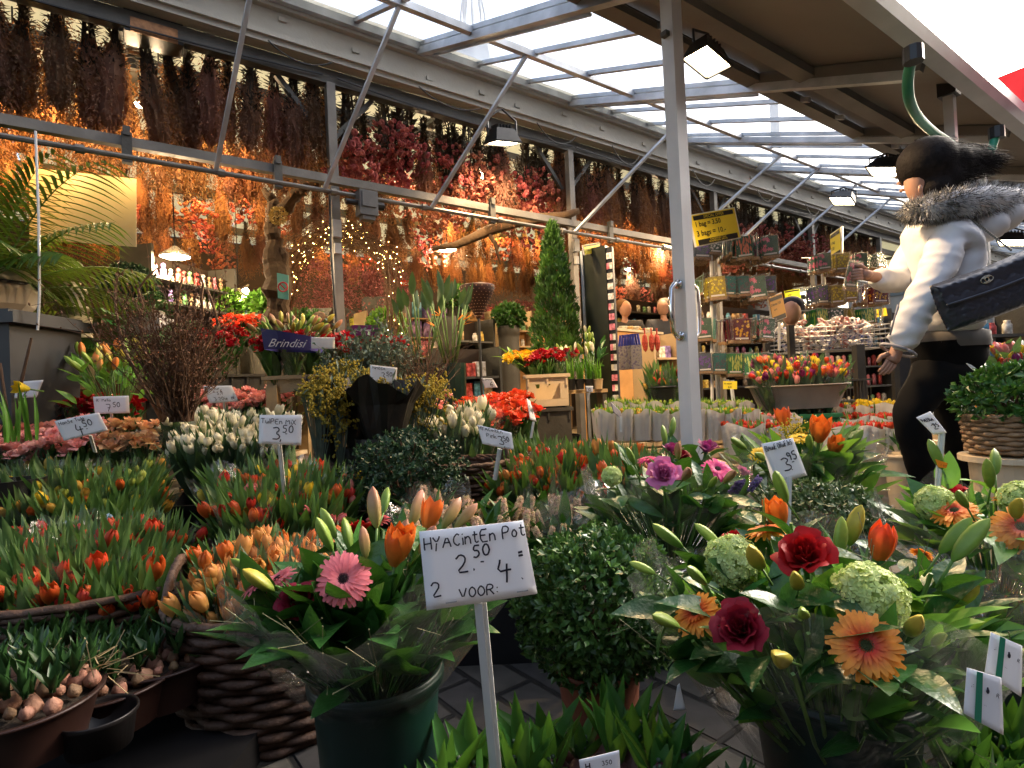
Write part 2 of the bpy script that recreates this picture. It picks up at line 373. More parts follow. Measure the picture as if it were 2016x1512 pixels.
# ================================================================ shop stall frame
SF = thing('market_stall', 'long glazed flower stall with galvanised posts, rails and a pale roof beam', 'market stall', S(5, 4, 0))
for s in (-.88, 1.36, 3.6, 5.84, 8.1, 10.3, 12.6):
    b = MB(); b.bar(S(s, 3.92, 0), S(s, 3.92, 2.9), .06, .06, N); b.box(S(s, 3.92, .006), (.12, .12, .012)); b.build('post', m_rail, SF)
b = MB(); b.bar(S(-3, 3.86, 3.17), S(18, 3.86, 3.17), .34, .1, N)
b.bar(S(-3, 3.79, 3.27), S(18, 3.79, 3.27), .1, .05, N); b.bar(S(-3, 3.80, 3.05), S(18, 3.80, 3.05), .03, .03, N)
for i in range(42):
    s = -3 + i * .5 + U(-.1, .1); b.box(S(s, 3.805, 3.12 + U(-.03, .06)), (.05, .02, .03), (L, N, Z))
b.build('roof_beam', m_beam, SF)
b = MB(); b.bar(S(-3, 3.93, 2.94), S(18, 3.93, 2.94), .1, .07, N); b.build('lower_beam', m_dark, SF)
b = MB(); b.bar(S(-3, 3.8, 2.17), S(18, 3.8, 2.17), .055, .05, N); b.build('rail', m_rail, SF)
b = MB(); b.tube([S(-3, 3.76, 2.075), S(18, 3.76, 2.075)], .016, 8)
for i in range(30): s = -2.8 + i * .68; b.tube([S(s, 3.76, 2.075), S(s + .04, 3.76, 2.075)], .026, 8)
b.build('pipe', m_rail, SF)
for s in (-.55, .15, .95, 2.6, 3.95, 5.1, 6.4):
    b = MB(); b.box(S(s, 3.775, 2.13), (.05, .04, .17), (L, N, Z)); b.box(S(s, 3.77, 2.22), (.035, .05, .05), (L, N, Z)); b.build('bracket', m_dark, SF)
for s in (1.36, 3.6, 5.84, 8.1):     # knee braces behind the beam
    for dd in (-1, 1):
        b = MB(); b.bar(S(s + dd * .04, 3.99, 2.55), S(s + dd * .34, 3.99, 2.9), .035, .035, N); b.build('knee_brace', m_dark, SF)
# roof of the shop
for i in range(9):
    b = MB(); s0 = -3 + i * 2.35; b.box(S(s0 + 1.17, 7.25, 3.42), (2.33, 6.5, .02), (L, N, Z)); b.build('roof_sheet', m_ceil, SF)
for q in (4.55, 5.75, 7.0, 8.4):
    b = MB(); b.bar(S(-3, q, 3.02), S(18, q, 3.02), .09, .05, N); b.build('roof_batten', m_dark, SF)
for i in range(10):
    s = -2 + i * 2.24; b = MB(); b.bar(S(s, 3.98, 3.10), S(s, 10.4, 3.35), .05, .09, L); b.build('roof_joist', m_dark, SF)
b = MB(); b.box(S(17, 10.5, 1.7), (40, .06, 3.4), (L, N, Z)); tag(b.build('back_wall', m_back), 'dark brown boarded back wall of the flower shop', 'wall')
b = MB(); b.box(S(-3, 7.2, 1.7), (.06, 6.5, 3.4), (L, N, Z)); tag(b.build('side_wall', m_back), 'dark boarded side wall at the near end of the shop', 'wall')
b = MB(); random.seed(14)
for i in range(9):
    s = -.4 + i * 1.15 + U(-.2, .2); b.tube(arc(S(s, 3.79, 3.0), S(s + U(.3, .7), 3.79, 2.98), -U(.05, .14), 10), .005, 5)
for s0, s1, q in ((-2, 1.3, 3.875), (1.4, 3.6, 3.872), (3.65, 8, 3.876)): b.tube(arc(S(s0, q, 2.93), S(s1, q, 2.93), -.05, 24), .006, 5)
b.tube([S(1.31, 3.86, 2.1), S(1.30, 3.86, 1.7), S(1.32, 3.86, 1.2), S(1.31, 3.86, .4)], .009, 6)
b.build('cables', m_black, SF)
for s, z in ((1.36, 1.86), (3.6, 2.0)):
    b = MB(); b.box(S(s - .01, 3.865, z), (.06, .03, .12), (L, N, Z)); b.box(S(s - .01, 3.863, z - .14), (.045, .03, .07), (L, N, Z)); b.build('socket_box', mat('socket_grey', (.35, .35, .33), .5, .1), SF)
# awning motor on the post
T = thing('awning_motor', 'grey motor box clamped beside the post on the rail', 'motor', S(1.36, 3.7, 2.05))
c = pq(722, 402, 3.72)
b = MB(); b.box(c, (.13, .09, .17), (L, N, Z)); b.box(c + N * -.048 + Z * .02, (.10, .012, .10), (L, N, Z)); b.box(c - Z * .1, (.09, .07, .03), (L, N, Z)); b.build('housing', mat('motor_grey', (.10, .10, .10), .45, .2), T)
b = MB(); b.tube([c + L * .06, c + L * .12], .03, 10); b.tube([c - L * .06, c - L * .15], .02, 10); b.build('coupling', m_black, T)
# ================================================================ glass awning
AW = thing('glass_awning', 'sloping glazed awning with grey rafters and long solid outer canopy', 'awning', S(5, 2.4, 2.9))
def hq(q): return 3.34 - (3.80 - q) * .384
def RP(s, q, dz=0): return S(s, q, hq(q) + dz)
rs = [-1.0 + i * .5 for i in range(38)]
for i, s in enumerate(rs):
    truss = (i % 3 == 0); b = MB()
    b.bar(RP(s, 3.8, -.02), RP(s, 1.9, -.02), .03, .035, L)
    if truss: b.bar(RP(s, 3.8, -.075), RP(s, 1.15, -.075), .05, .05, L); b.bar(RP(s + .03, 3.6, -.11), RP(s + .03, 2.0, -.11), .014, .014, L)
    b.build('rafter', m_gal, AW)
for q, w in ((3.02, .045), (3.74, .06)):
    b = MB(); b.bar(RP(-3, q, -.045), RP(17, q, -.045), w, .04, N); b.build('purlin', m_gal, AW)
b = MB(); b.add([RP(-3, 3.82), RP(17, 3.82), RP(17, 1.95), RP(-3, 1.95)], [(0, 1, 2, 3)]); b.build('glazing', m_glass, AW)
b = MB(); b.add([RP(-3, 3.8, -.012), RP(17, 3.8, -.012), RP(17, 3.64, -.012), RP(-3, 3.64, -.012)], [(0, 1, 2, 3)]); b.build('dusty_strip', mat('dusty_glass', (.5, .49, .42), .8, .2, transl=.5), AW)
cq0, cq1 = 2.02, 1.06
b = MB(); b.box(RP(7, (cq0 + cq1) / 2, .03), (20, .98, .012), (L, (RP(0, 3) - RP(0, 2)).normalized(), Vector((0, 0, 1)))); b.build('canopy_sheet', m_canopy, AW)
for q in (2.0, 1.66):
    b = MB(); b.bar(RP(-3, q, -.03), RP(17, q, -.03), .05, .09, N); b.build('canopy_beam', m_ribs, AW)
for i in range(12):
    s = -1.0 + i * 1.5; b = MB(); b.bar(RP(s, 1.98, -.02), RP(s, 1.08, -.02), .07, .05, L); b.build('canopy_rib', m_ribs, AW)
b = MB()
prof = [(.0, .0), (-.02, .09), (-.10, .10), (-.12, .0), (-.10, -.05), (-.03, -.06)]
P0 = [S(-3, 1.08 + x, hq(1.08) + z) for x, z in prof]; P1 = [S(17, 1.08 + x, hq(1.08) + z) for x, z in prof]
b.add(P0 + P1, [(i, (i + 1) % 6, (i + 1) % 6 + 6, i + 6) for i in range(6)]); b.build('gutter', m_alu, AW)
tops = [.71, 1.48, 2.42, 4.13, 5.7, 6.45, 7.4, 8.4]; bots = [.59, 1.24, 2.04, 3.48, 4.9, 5.7, 6.6, 7.6]
for a, c in zip(tops, bots):
    b = MB(); b.bar(RP(a, 3.02, -.07), S(c, 3.76, 2.08), .024, .024, L); b.build('brace', m_gal, AW)
# green hoses at the gutter
def hose(name, label, pts, r=.021):
    t = thing(name, label, 'drain hose', pts[0]); b = MB(); b.tube(spline(pts), r, 12); b.build('hose', mat('green_hose', (.02, .22, .13), .4, .1), t, True)
    b = MB(); b.tube([pts[0] + Z * .03, pts[0] - Z * .03], .036, 10); b.build('collar', m_black, t)
d = 2.25
hose('drain_hose', 'long curved green hose hanging from the outer gutter', [pix(1798, 108, d), pix(1788, 150, d + .1), pix(1790, 195, d + .2), pix(1808, 232, d + .4), pix(1840, 262, d + .7), pix(1880, 290, d + .9), pix(1900, 330, d + 1)])
hose('drain_hose', 'short straight green hose beyond the walking woman', [pix(1962, 262, 3), pix(1950, 300, 3), pix(1938, 335, 3)], .02)
for x, y, d in ((1868, 180, 3.3), (1925, 235, 4.0)):
    t = thing('awning_post', 'slim grey outer awning post with black clamp, %s' % ('first behind the long hose' if x < 1900 else 'second one, beyond the first'), 'post', gnd(x, 980))
    p = pix(x, y, d); b = MB(); b.bar(Vector((p.x, p.y, 0)), p, .05, .05, L); b.build('shaft', m_alu, t)
    b = MB(); b.box(p + Z * .02, (.09, .09, .1), (L, N, Z)); b.build('clamp', m_black, t)
# red awning of the next stall
t = thing('red_awning', 'red fabric awning of the stall across the lane', 'awning', pix(2000, 200, 4))
b = MB(); a = [pix(1925, 168, 4.2), pix(2500, -60, 3.2), pix(2560, 130, 3.2), pix(1975, 232, 4.2)]
nx = 12; vs = []
for j in range(5):
    for i in range(nx + 1):
        u = i / nx; v = j / 4; p = a[0].lerp(a[1], u).lerp(a[3].lerp(a[2], u), v); p += Vector((0, -.02, 0)) * math.sin(u * 18) * v; vs.append(p)
b.add(vs, [(j * (nx + 1) + i, j * (nx + 1) + i + 1, (j + 1) * (nx + 1) + i + 1, (j + 1) * (nx + 1) + i) for j in range(4) for i in range(nx)])
b.build('fabric', mat('red_fabric', (.55, .03, .035), .8, .1, transl=.3), t, True)
b = MB(); b.tube([a[0], a[3]], .02); b.build('end_bar', m_alu, t)
# ================================================================ post with grab handle
pb = gnd(1372, 1076); pb = pix(1372, 1076, 2.4); pb.z = 0
t = thing('aluminium_post', 'pale aluminium square post with a chrome grab handle', 'post', pb)
ptop = pix(1316, -60, 2.4); ax = (Vector((.83, .56, 0)).normalized())
b = MB(); b.bar(pb, Vector((pb.x, pb.y, ptop.z)), .062, .062, Vector((ax.x, ax.y, 0)))
b.box(Vector((pb.x, pb.y, .01)), (.16, .16, .02), (ax, Vector((-ax.y, ax.x, 0)), Z)); b.build('shaft', mat('pale_aluminium', (.62, .63, .65), .42, .1, 4, metal=.15, bump=.06), t)
m_chrome = mat('chrome', (.75, .75, .75), .12, 0, metal=1)
h = MB(); cc = Vector((pb.x, pb.y, 0)); fz0 = pix(1345, 662, 2.4).z; fz1 = pix(1340, 560, 2.4).z
for sg in (-1, 1):
    o = cc + ax.cross(Z) * .05 if False else cc + Vector((ax.y, -ax.x, 0)) * .046
    o = cc + (Vector((ax.y, -ax.x, 0)) * .03) + ax * 0
    side = (-ax if sg < 0 else ax)
    base = cc + side * .031
    pts = [Vector((base.x, base.y, fz1)) , Vector((base.x, base.y, fz1)) + side * .03, Vector((base.x, base.y, fz1 - .02)) + side * .05,
           Vector((base.x, base.y, (fz0 + fz1) / 2)) + side * .055, Vector((base.x, base.y, fz0 + .02)) + side * .05, Vector((base.x, base.y, fz0)) + side * .03, Vector((base.x, base.y, fz0))]
    hb = MB(); hb.tube(pts, [.012, .012, .012, .014, .012, .012, .012], 10)
    for q in (fz0, fz1): hb.tube([Vector((base.x, base.y, q)), Vector((base.x, base.y, q)) + side * .012], .02, 12)
    hb.build('handle', m_chrome, t, True)
b = MB(); b.box(cc + Z * pix(1320, 66, 2.4).z, (.11, .03, .02), (ax, Vector((-ax.y, ax.x, 0)), Z)); b.build('bolt', m_dark, t)
# house fronts across the lane, behind the photographer
t = thing('house_row', 'row of dark brick canal houses facing the flower stall across the lane', 'houses', S(5, -6.5))
b = MB(); b.box(S(8, -7, 3.9), (60, 1, 7.8), (L, N, Z)); b.build('wall', mat('dark_brick', (.30, .20, .16), .8, .3, 4, bump=.3), t)
for i in range(20):
    for j in range(2):
        w = MB(); w.box(S(-18 + i * 2.6, -6.47, 2.6 + j * 3.1), (1.1, .05, 1.9), (L, N, Z)); f = w.build('window', mat('window_glass', (.03, .035, .04), .1, .1), t)
        w = MB(); c = S(-18 + i * 2.6, -6.43, 2.6 + j * 3.1)
        for k in (-.55, 0, .55): w.box(c + L * k, (.06, .03, 1.9), (L, N, Z))
        w.build('frame', m_beam, f)
t = thing('house', 'distant grey house closing off the end of the lane', 'house', S(33, 2)); b = MB(); b.box(S(33, 2, 4), (1, 24, 8), (L, N, Z)); b.build('wall', mat('far_house', (.20, .17, .14), .8, .2, 1), t)
for i in range(8):
    for j in range(2): w = MB(); w.box(S(32.46, -8 + i * 2.8, 2.6 + j * 2.9), (.05, 1.2, 1.8), (L, N, Z)); w.build('window', mat('window_glass', (.03, .035, .04), .1, .1), t)
# church spire seen through the glass
t = thing('church_tower', 'pale slate church tower with an openwork lantern seen through the glass roof', 'tower', S(0, 0))
tp = pix(932, 60, 70); m_sl = mat('slate', (.30, .36, .42), .8, .1, .3); z0 = pix(932, 128, 70).z
c = Vector((tp.x, tp.y, 0)); t.location = c
b = MB(); b.box(c + Z * (z0 - 8) / 2, (9, 9, z0 - 8)); b.box(c + Z * (z0 - 5.5), (6.6, 6.6, 5)); b.build('body', mat('tower_brick', (.3, .2, .16), .8, .2, 1), t)
b = MB(); b.lathe(c + Z * (z0 - 3), [(4.6, 0), (4.4, .3), (3.1, 1.6), (2.6, 3.4), (2.4, 4.8), (1.5, 5.6), (1.4, 6.2)], 8); b.build('spire_roof', m_sl, t)
b = MB()
for k in range(8):
    an = k * math.pi / 4; x = Vector((math.cos(an), math.sin(an), 0))
    b.tube([c + x * 1.35 + Z * (z0 + 3), c + x * 1.5 + Z * (z0 + 6), c + x * 1.0 + Z * (z0 + 9), c + Z * (z0 + 13)], .16, 5)
b.tube([c + Z * (z0 + 3), c + Z * (z0 + 18)], .14, 6); b.build('lantern', m_sl, t)
# grey lamp post beyond the glass
p = pix(1525, 210, 30); t = thing('lamp_mast', 'thin pale mast standing beyond the glass roof', 'mast', (p.x, p.y, 0))
b = MB(); b.tube([(p.x, p.y, 0), (p.x, p.y, pix(1525, 150, 30).z)], [.3, .25], 10); b.build('shaft', m_alu, t)
# ================================================================ lamps
m_lampglass = mat('lamp_glass', (1, .80, .50), .3, 0, emit=14)
m_lampglass2 = mat('lamp_glass_orange', (1, .70, .34), .3, 0, emit=9)
m_refl = mat('lamp_reflector', (.7, .68, .62), .25, .05, metal=.8)
def light(parent, loc, e, col=(1, .62, .28), size=.05, kind='POINT', aim=None, ang=120):
    ld = bpy.data.lights.new('light', kind); ld.energy = e; ld.color = col
    if kind == 'AREA': ld.size = size
    else: ld.shadow_soft_size = size
    if kind == 'SPOT': ld.spot_size = rad(ang); ld.spot_blend = .6
    o = bpy.data.objects.new('light', ld); COL.objects.link(o); o.parent = parent; o.location = Vector(loc) - wloc(parent)
    if aim is not None: o.rotation_euler = (-Vector(aim)).to_track_quat('Z', 'Y').to_euler()
    return o
def flood(label, p, aim, w, e, up=Z, glass=m_lampglass, col=(1, .66, .34), hang=.18, group=None):
    """work light: dark ribbed housing, glass facing aim, yoke up to its bar"""
    t = thing('floodlight', label, 'floodlight', p, group); x, y, z = frame(aim, up)
    b = MB(); k = w
    vs = [p + x * (sx * k / 2) + y * (sy * k * .36) + z * 0 for sx, sy in ((-1, -1), (1, -1), (1, 1), (-1, 1))] + \
         [p + x * (sx * k * .34) + y * (sy * k * .24 + .05 * k) - z * k * .42 for sx, sy in ((-1, -1), (1, -1), (1, 1), (-1, 1))]
    b.add(vs, [(7, 6, 5, 4), (0, 1, 5, 4), (1, 2, 6, 5), (2, 3, 7, 6), (3, 0, 4, 7)])
    for i in range(5): b.box(p - z * k * .47 + x * (k * .12 * (i - 2)) + y * .05 * k, (.008, k * .4, k * .14), (x, y, z))
    for a_, b_ in ((0, 1), (1, 2), (2, 3), (3, 0)): b.bar(vs[a_], vs[b_], k * .05, k * .05, z)
    b.build('housing', m_black, t)
    b = MB(); b.box(p - z * .006, (k * .92, k * .64, .006), (x, y, z)); b.build('glass', glass, t)
    b = MB(); pts = [p + x * k * .55 - z * k * .2, p + x * k * .56 - z * k * .2 + Z * hang * .6, p - z * k * .2 + Z * hang, p - x * k * .56 - z * k * .2 + Z * hang * .6, p - x * k * .55 - z * k * .2]
    b.tube(pts, k * .035, 6); b.build('bracket', m_black, t)
    light(t, p + z * .05, e, col, .05, 'SPOT', z, 150); return t
flood('bright floodlight right beside the aluminium post under the canopy', pix(1392, 122, 2.75), Vector((-.2, -.1, -1)), .2, 60, N, hang=.1)
flood('floodlight hanging under the pale roof beam above pink strawflowers', pq(990, 282, 3.62), Vector((.0, .25, -1)), .25, 55, N, hang=.22)
flood('floodlight just beside the walking woman\'s face', pix(1742, 338, 4.6), Vector((-.45, .1, -1)), .24, 60, L, hang=.1)
flood('smaller floodlight on a brace left of the walking woman', pix(1658, 396, 5.8), Vector((-.5, .0, -1)), .22, 60, L, hang=.1)
flood('far floodlight right of the walking woman above the bag', pix(1992, 478, 5.2), Vector((-.4, .0, -1)), .2, 30, L, hang=.1)
# infrared heater hanging at upper left
t = thing('patio_heater', 'black electric heater with a painted orange reflection hanging among dried bundles', 'heater', pq(300, 75, 3.98))
c = pq(302, 72, 3.98); b = MB(); b.box(c + Z * .03, (.30, .16, .16), (L, N, Z)); b.build('housing', m_black, t)
b = MB(); b.box(c - N * .085 - Z * .01, (.24, .012, .085), (L, N, Z)); b.build('reflector', mat('heater_orange_reflection', (.22, .10, .04), .3, .5, 25, metal=.5), t)  # orange reflection is put into the panel's base colour, nothing glows
for sg in (-1, 1):
    b = MB(); b.box(c + L * sg * .165 + Z * .02, (.02, .10, .14), (L, N, Z)); b.tube([c + L * sg * .15 + Z * .1, c + L * sg * .15 + Z * .4], .005, 5); b.build('bracket', m_dark, t)
# pendant lamps
def pend(x, y, q, e, lab, w=.12, col=(1, .72, .42)):
    p = pq(x, y, q); t = thing('pendant_lamp', lab, 'lamp', p)
    b = MB(); b.lathe(p, [(w * .15, .09), (w * .35, .07), (w, .012), (w, 0), (w * .95, .0)], 18); b.build('shade', m_refl, t, True)
    b = MB(); b.lathe(p, [(w * .92, .004), (w * .6, -.012), (.001, -.018)], 18); b.build('bulb', m_lampglass, t, True)
    b = MB(); b.tube([p + Z * .08, Vector((p.x, p.y, 3.4))], .005, 5); b.build('cord', m_black, t)
    light(t, p - Z * .06, e, col, .06)
pend(880, 492, 6.0, 26, 'round pendant lamp low above the bird of paradise plants')
pend(1310, 487, 4.9, 26, 'round pendant lamp just left of the aluminium post')
pend(345, 506, 5.4, 26, 'round pendant lamp above the dark shelf with dolls')
pend(798, 320, 4.9, 16, 'small round lamp glowing among pink strawflowers', .07)
pend(328, 217, 4.6, 10, 'lamp shining through brown dried bundles, right one of the close pair', .07)
pend(276, 206, 4.6, 8, 'lamp shining through brown dried bundles, left one of the close pair', .045)
pend(915, 505, 8.5, 20, 'white curved lamp deep inside the shop', .1)
pend(660, 548, 8.0, 8, 'small lamp seen behind the fairy light arch', .06)
pend(470, 585, 6.2, 20, 'lamp low behind the dried branches near the cork trunk', .08)
pend(1240, 530, 7.5, 30, 'lamp over the clerks at the wooden counter', .1)
pend(1180, 560, 8.5, 20, 'lamp behind the black card display', .1)
# fluorescent tube lamps
def tube_lamp(x0, y0, x1, y1, q, lab, e=12):
    a = pq(x0, y0, q); c = pq(x1, y1, q); t = thing('tube_lamp', lab, 'lamp', a.lerp(c, .5))
    b = MB(); b.tube([a, c], .035, 8); b.build('tube', m_lampglass, t, True)
    b = MB(); b.bar(a + Z * .05, c + Z * .05, .11, .02, Z); b.build('fitting', m_refl, t)
    light(t, a.lerp(c, .5) - Z * .08, e, (1, .7, .38), .1)
tube_lamp(935, 342, 976, 350, 4.75, 'short bright tube lamp under the strawflowers right of the middle brace', 20)
tube_lamp(440, 598, 488, 572, 6.3, 'slanting tube lamp over the far green plants', 10)
# hidden-among-the-flowers row lamps
def row_lamp(s, q, z, e, lab):
    p = S(s, q, z); t = thing('strip_spotlight', lab, 'spotlight', p, 'halogen spotlights between the rows of dried flowers')
    b = MB(); b.box(p, (.14, .07, .05), (L, N, Z)); b.tube([p + Z * .02, Vector((p.x, p.y, 3.3))], .006, 5); b.build('housing', m_black, t)
    b = MB(); b.box(p + N * .037 - Z * .004, (.12, .005, .035), (L, N, Z)); b.build('glass', m_lampglass2, t)
    light(t, p + N * .06 - Z * .03, e, (1, .47, .11), .035, 'SPOT', N * 1 - Z * .25, 160)
for q, z, ss, e in ((4.76, 2.80, (-1.3, -.85, -.4, .0, .4, .8, 4.95, 5.4, 5.9, 7.4), 22), (5.92, 2.80, (-.5, .1, .7, 1.2, 3.5, 4.2, 4.9, 7.5), 16), (7.2, 2.76, (.1, .8, 2.4, 3.0, 4.3, 5.0, 7.6), 14), (8.3, 2.5, (2.2, 4.5, 9), 12)):
    for s in ss: row_lamp(s, q, z, e, 'small halogen spotlight hung between rows of dried flowers, lighting the row behind')
# ================================================================ hanging dried bundles
m_dst = mat('dried_stems', (.040, .030, .018), .8, .3, 30, rnd=.2)
m_dfl = mat('dried_statice', (.17, .092, .055), .85, .35, 9, transl=.4, rnd=.35, col2=(.085, .045, .028), tcol=(.30, .13, .04))
m_dfl2 = mat('dried_statice_rose', (.19, .085, .06), .85, .3, 9, transl=.35, rnd=.3, col2=(.12, .05, .035), tcol=(.32, .12, .05))
m_straw = mat('strawflower', (.27, .065, .05), .8, .35, 30, transl=.25, rnd=.25, col2=(.36, .13, .085))
m_straw2 = mat('strawflower_red', (.26, .035, .035), .8, .35, 30, transl=.25, rnd=.2, col2=(.32, .09, .08))
def stems_mesh(h, r, seed):
    random.seed(seed); b = MB()
    for i in range(20):
        a = U(0, 6.28); rr = r * math.sqrt(R()); x, y = math.cos(a) * rr, math.sin(a) * rr
        b.tube([(x * .9, y * .9, U(-.06, .02)), (x * .55, y * .55, -.12 * h / .6), (x * 1.1, y * 1.1, -h)], [.003, .004, .003], 3, cap=False)
    for i in range(160):
        a = U(0, 6.28); z = U(-h, 0); rr = r * (.45 + .75 * abs(z / h)) * U(.4, 1.1)
        b.leaf((math.cos(a) * rr, math.sin(a) * rr, z), rdir((math.cos(a), math.sin(a), .9), .4), Z, U(.02, .06), .018, .3, 1, 'x')
    b.tube([(r * .6 * math.cos(t), r * .6 * math.sin(t), -.13) for t in [i * 1.05 for i in range(7)]], .003, 4)
    return b.mesh('stems', m_dst)
def statice_mesh(seed, m, h0=.16, h1=.74, w=.105):
    random.seed(seed); b = MB()
    core = MB(); core.lathe((0, 0, 0), [(.02, -h0 + .05), (w * .35, -h0 - .06), (w * .48, -h0 - .2), (w * .52, (-h0 - h1) * .5), (w * .42, -h1 + .16), (w * .1, -h1 + .08)], 13, fn=lambda i, j: U(.6, 1.35)); b.merge(core)
    for i in range(110):
        a = U(0, 6.28); e = math.sqrt(R()) * w; zt = -h0 - U(-.06, .1); zb = -h1 + U(-.08, .14); k = 20
        dx, dy = math.cos(a), math.sin(a)
        for j in range(k):
            t = (j + R() * .6) / k; z = zt + (zb - zt) * t; rr = e * (.35 + .75 * math.sin(min(1, t * 1.3) * 1.57)); 
            c = Vector((dx * rr + U(-.012, .012), dy * rr + U(-.012, .012), z)); d = rdir((dx, dy, -1.6), .6)
            b.leaf(c, d, rdir(), U(.016, .030), U(.007, .013), 0, 1, 'x')
    return b.mesh('blossoms', m)
def straw_mesh(seed, m, h0=.3, h1=.55, w=.13, n=60):
    random.seed(seed); b = MB()
    for i in range(n):
        a = U(0, 6.28); e = math.sqrt(R()) * w; t = R(); z = -h0 - (h1 - h0) * t
        e *= .5 + .6 * math.sin(min(1, t * 1.4 + .2) * 1.57); c = Vector((math.cos(a) * e, math.sin(a) * e, z)); r = U(.014, .023)
        d = rdir((math.cos(a), math.sin(a), -.7), .3); T = TM(c, d)
        vs = [(0, 0, r * .2)]; fs = []
        for ring, (rr, zz) in enumerate(((.55, .55), (1.0, .35), (.9, -.2))):
            for j in range(9): k = 6.283 * (j + ring * .5) / 9; vs.append((math.cos(k) * rr * r * U(.85, 1.1), math.sin(k) * rr * r * U(.85, 1.1), zz * r * U(.8, 1.2)))
        fs += [(0, 1 + j, 1 + (j + 1) % 9) for j in range(9)]
        for q in range(2): fs += [(1 + q * 9 + j, 10 + q * 9 + j, 10 + q * 9 + (j + 1) % 9, 1 + q * 9 + (j + 1) % 9) for j in range(9)]
        b.add(vs, fs, 0, T)
    return b.mesh('blossoms', m)
ST = [stems_mesh(.34, .045, 11), stems_mesh(.40, .055, 12), stems_mesh(.30, .04, 13)]
FA = [statice_mesh(21, m_dfl), statice_mesh(22, m_dfl, .2, .8, .13), statice_mesh(23, m_dfl2, .25, .75, .14)]
FB = [straw_mesh(31, m_straw), straw_mesh(32, m_straw2, .25, .5, .12, 50), straw_mesh(33, m_straw, .3, .62, .15, 80)]
def bundle(p, fl, kind, label, group, sc=1.0, prof=0):
    t = thing('dried_flower_bundle', label, 'dried flowers', p, group)
    Mx = TM(p, rdir(Z, .05), U(0, 6.28), sc) @ Matrix.Scale(1, 4)
    inst('stems', random.choice(ST), t, Mx); inst('blossoms', fl, t, Mx); return t
random.seed(5)
cnt = 0
for row, (q, s0, s1, stp, zt) in enumerate(((4.08, -1.7, 10.6, .13, 3.04), (5.05, -1.6, 11.5, .15, 3.06), (6.25, -1.2, 12, .18, 3.05), (7.6, -.5, 13, .22, 3.0))):
    s = s0
    while s < s1:
        rw = ('front', 'second', 'third', 'rearmost')[row]
        z = zt + U(-.10, .06); pink = (1.45 < s < 3.5 and row == 0 and R() < .8) or (row == 0 and 6.4 < s < 8.6) or (row == 1 and 2.0 < s < 4.2 and R() < .6) or (row > 1 and R() < .2)
        if row == 0 and 3.02 < s < 3.12: s += stp; continue
        if pink:
            if row == 0 and s < 4: z += .02
            bundle(S(s, q + U(-.07, .07), z), random.choice(FB), 'p', 'pink strawflower bundle hanging upside down in the %s ceiling row' % rw, 'strawflower bundles of the %s row' % rw, U(.95, 1.25))
            if row == 0: bundle(S(s + .06, q + .18, z - .12), random.choice(FB), 'p', 'pink strawflower bundle hanging upside down in the %s ceiling row' % rw, 'strawflower bundles of the %s row' % rw, U(1, 1.25))
        else:
            bundle(S(s, q + U(-.07, .07), z), random.choice(FA[:2] if R() < .7 else FA), 'b', 'brown feathery dried bundle hanging upside down in the %s ceiling row' % rw, 'brown dried bundles of the %s row' % rw, U(.92, 1.08) if row == 0 else U(.82, .95))
        s += stp * U(.8, 1.2)
# ================================================================ leaves and blooms (shared meshes, +Z up)
m_tl = mat('tulip_leaf', (.085, .17, .05), .5, .3, 14, transl=.22, rnd=.25, tcol=(.10, .22, .03))
m_tl2 = mat('tulip_leaf_blue', (.075, .14, .07), .5, .25, 14, transl=.2, rnd=.2, tcol=(.10, .2, .04))
m_gl = mat('glossy_leaf', (.028, .095, .018), .33, .35, 16, transl=.12, rnd=.25, tcol=(.08, .22, .02), bump=.5, bscale=45)
m_yl = mat('fresh_leaf', (.10, .26, .03), .4, .3, 16, transl=.25, rnd=.2, tcol=(.2, .4, .04))
m_box = mat('box_leaf', (.035, .095, .022), .35, .4, 30, transl=.12, col2=(.07, .15, .03))
m_boxd = mat('box_leaf_dark', (.02, .055, .022), .4, .4, 30, transl=.1, col2=(.035, .08, .035))
m_grey = mat('eucalyptus_leaf', (.10, .15, .115), .6, .25, 30, transl=.15)
m_twig = mat('twig_bark', (.10, .055, .032), .8, .3, 40, bump=.3)
m_twig2 = mat('pale_twig', (.20, .12, .07), .8, .3, 40)
def petal(b, T, w, h, cup, flare, curl=.5, nu=4, nv=5, mi=0, tip=.35, r0=0):
    vs = []
    for j in range(nv + 1):
        v = j / nv; ww = w * (.30 + .70 * math.sin(math.pi * (v * .60 + .0))) * (1 if v < .8 else 1 - (v - .8) * 5 * (1 - tip))
        for i in range(nu + 1):
            u = i / nu * 2 - 1
            vs.append((u * ww, r0 + cup * math.sin(math.pi * min(1, v * .95)) + flare * v ** 3 - curl * u * u * ww, h * (v - .06 * u * u * v)))
    n = nu + 1
    b.add(vs, [(j * n + i, j * n + i + 1, (j + 1) * n + i + 1, (j + 1) * n + i) for j in range(nv) for i in range(nu)], mi, T)
def RZ(a): return Matrix.Rotation(a, 4, 'Z')
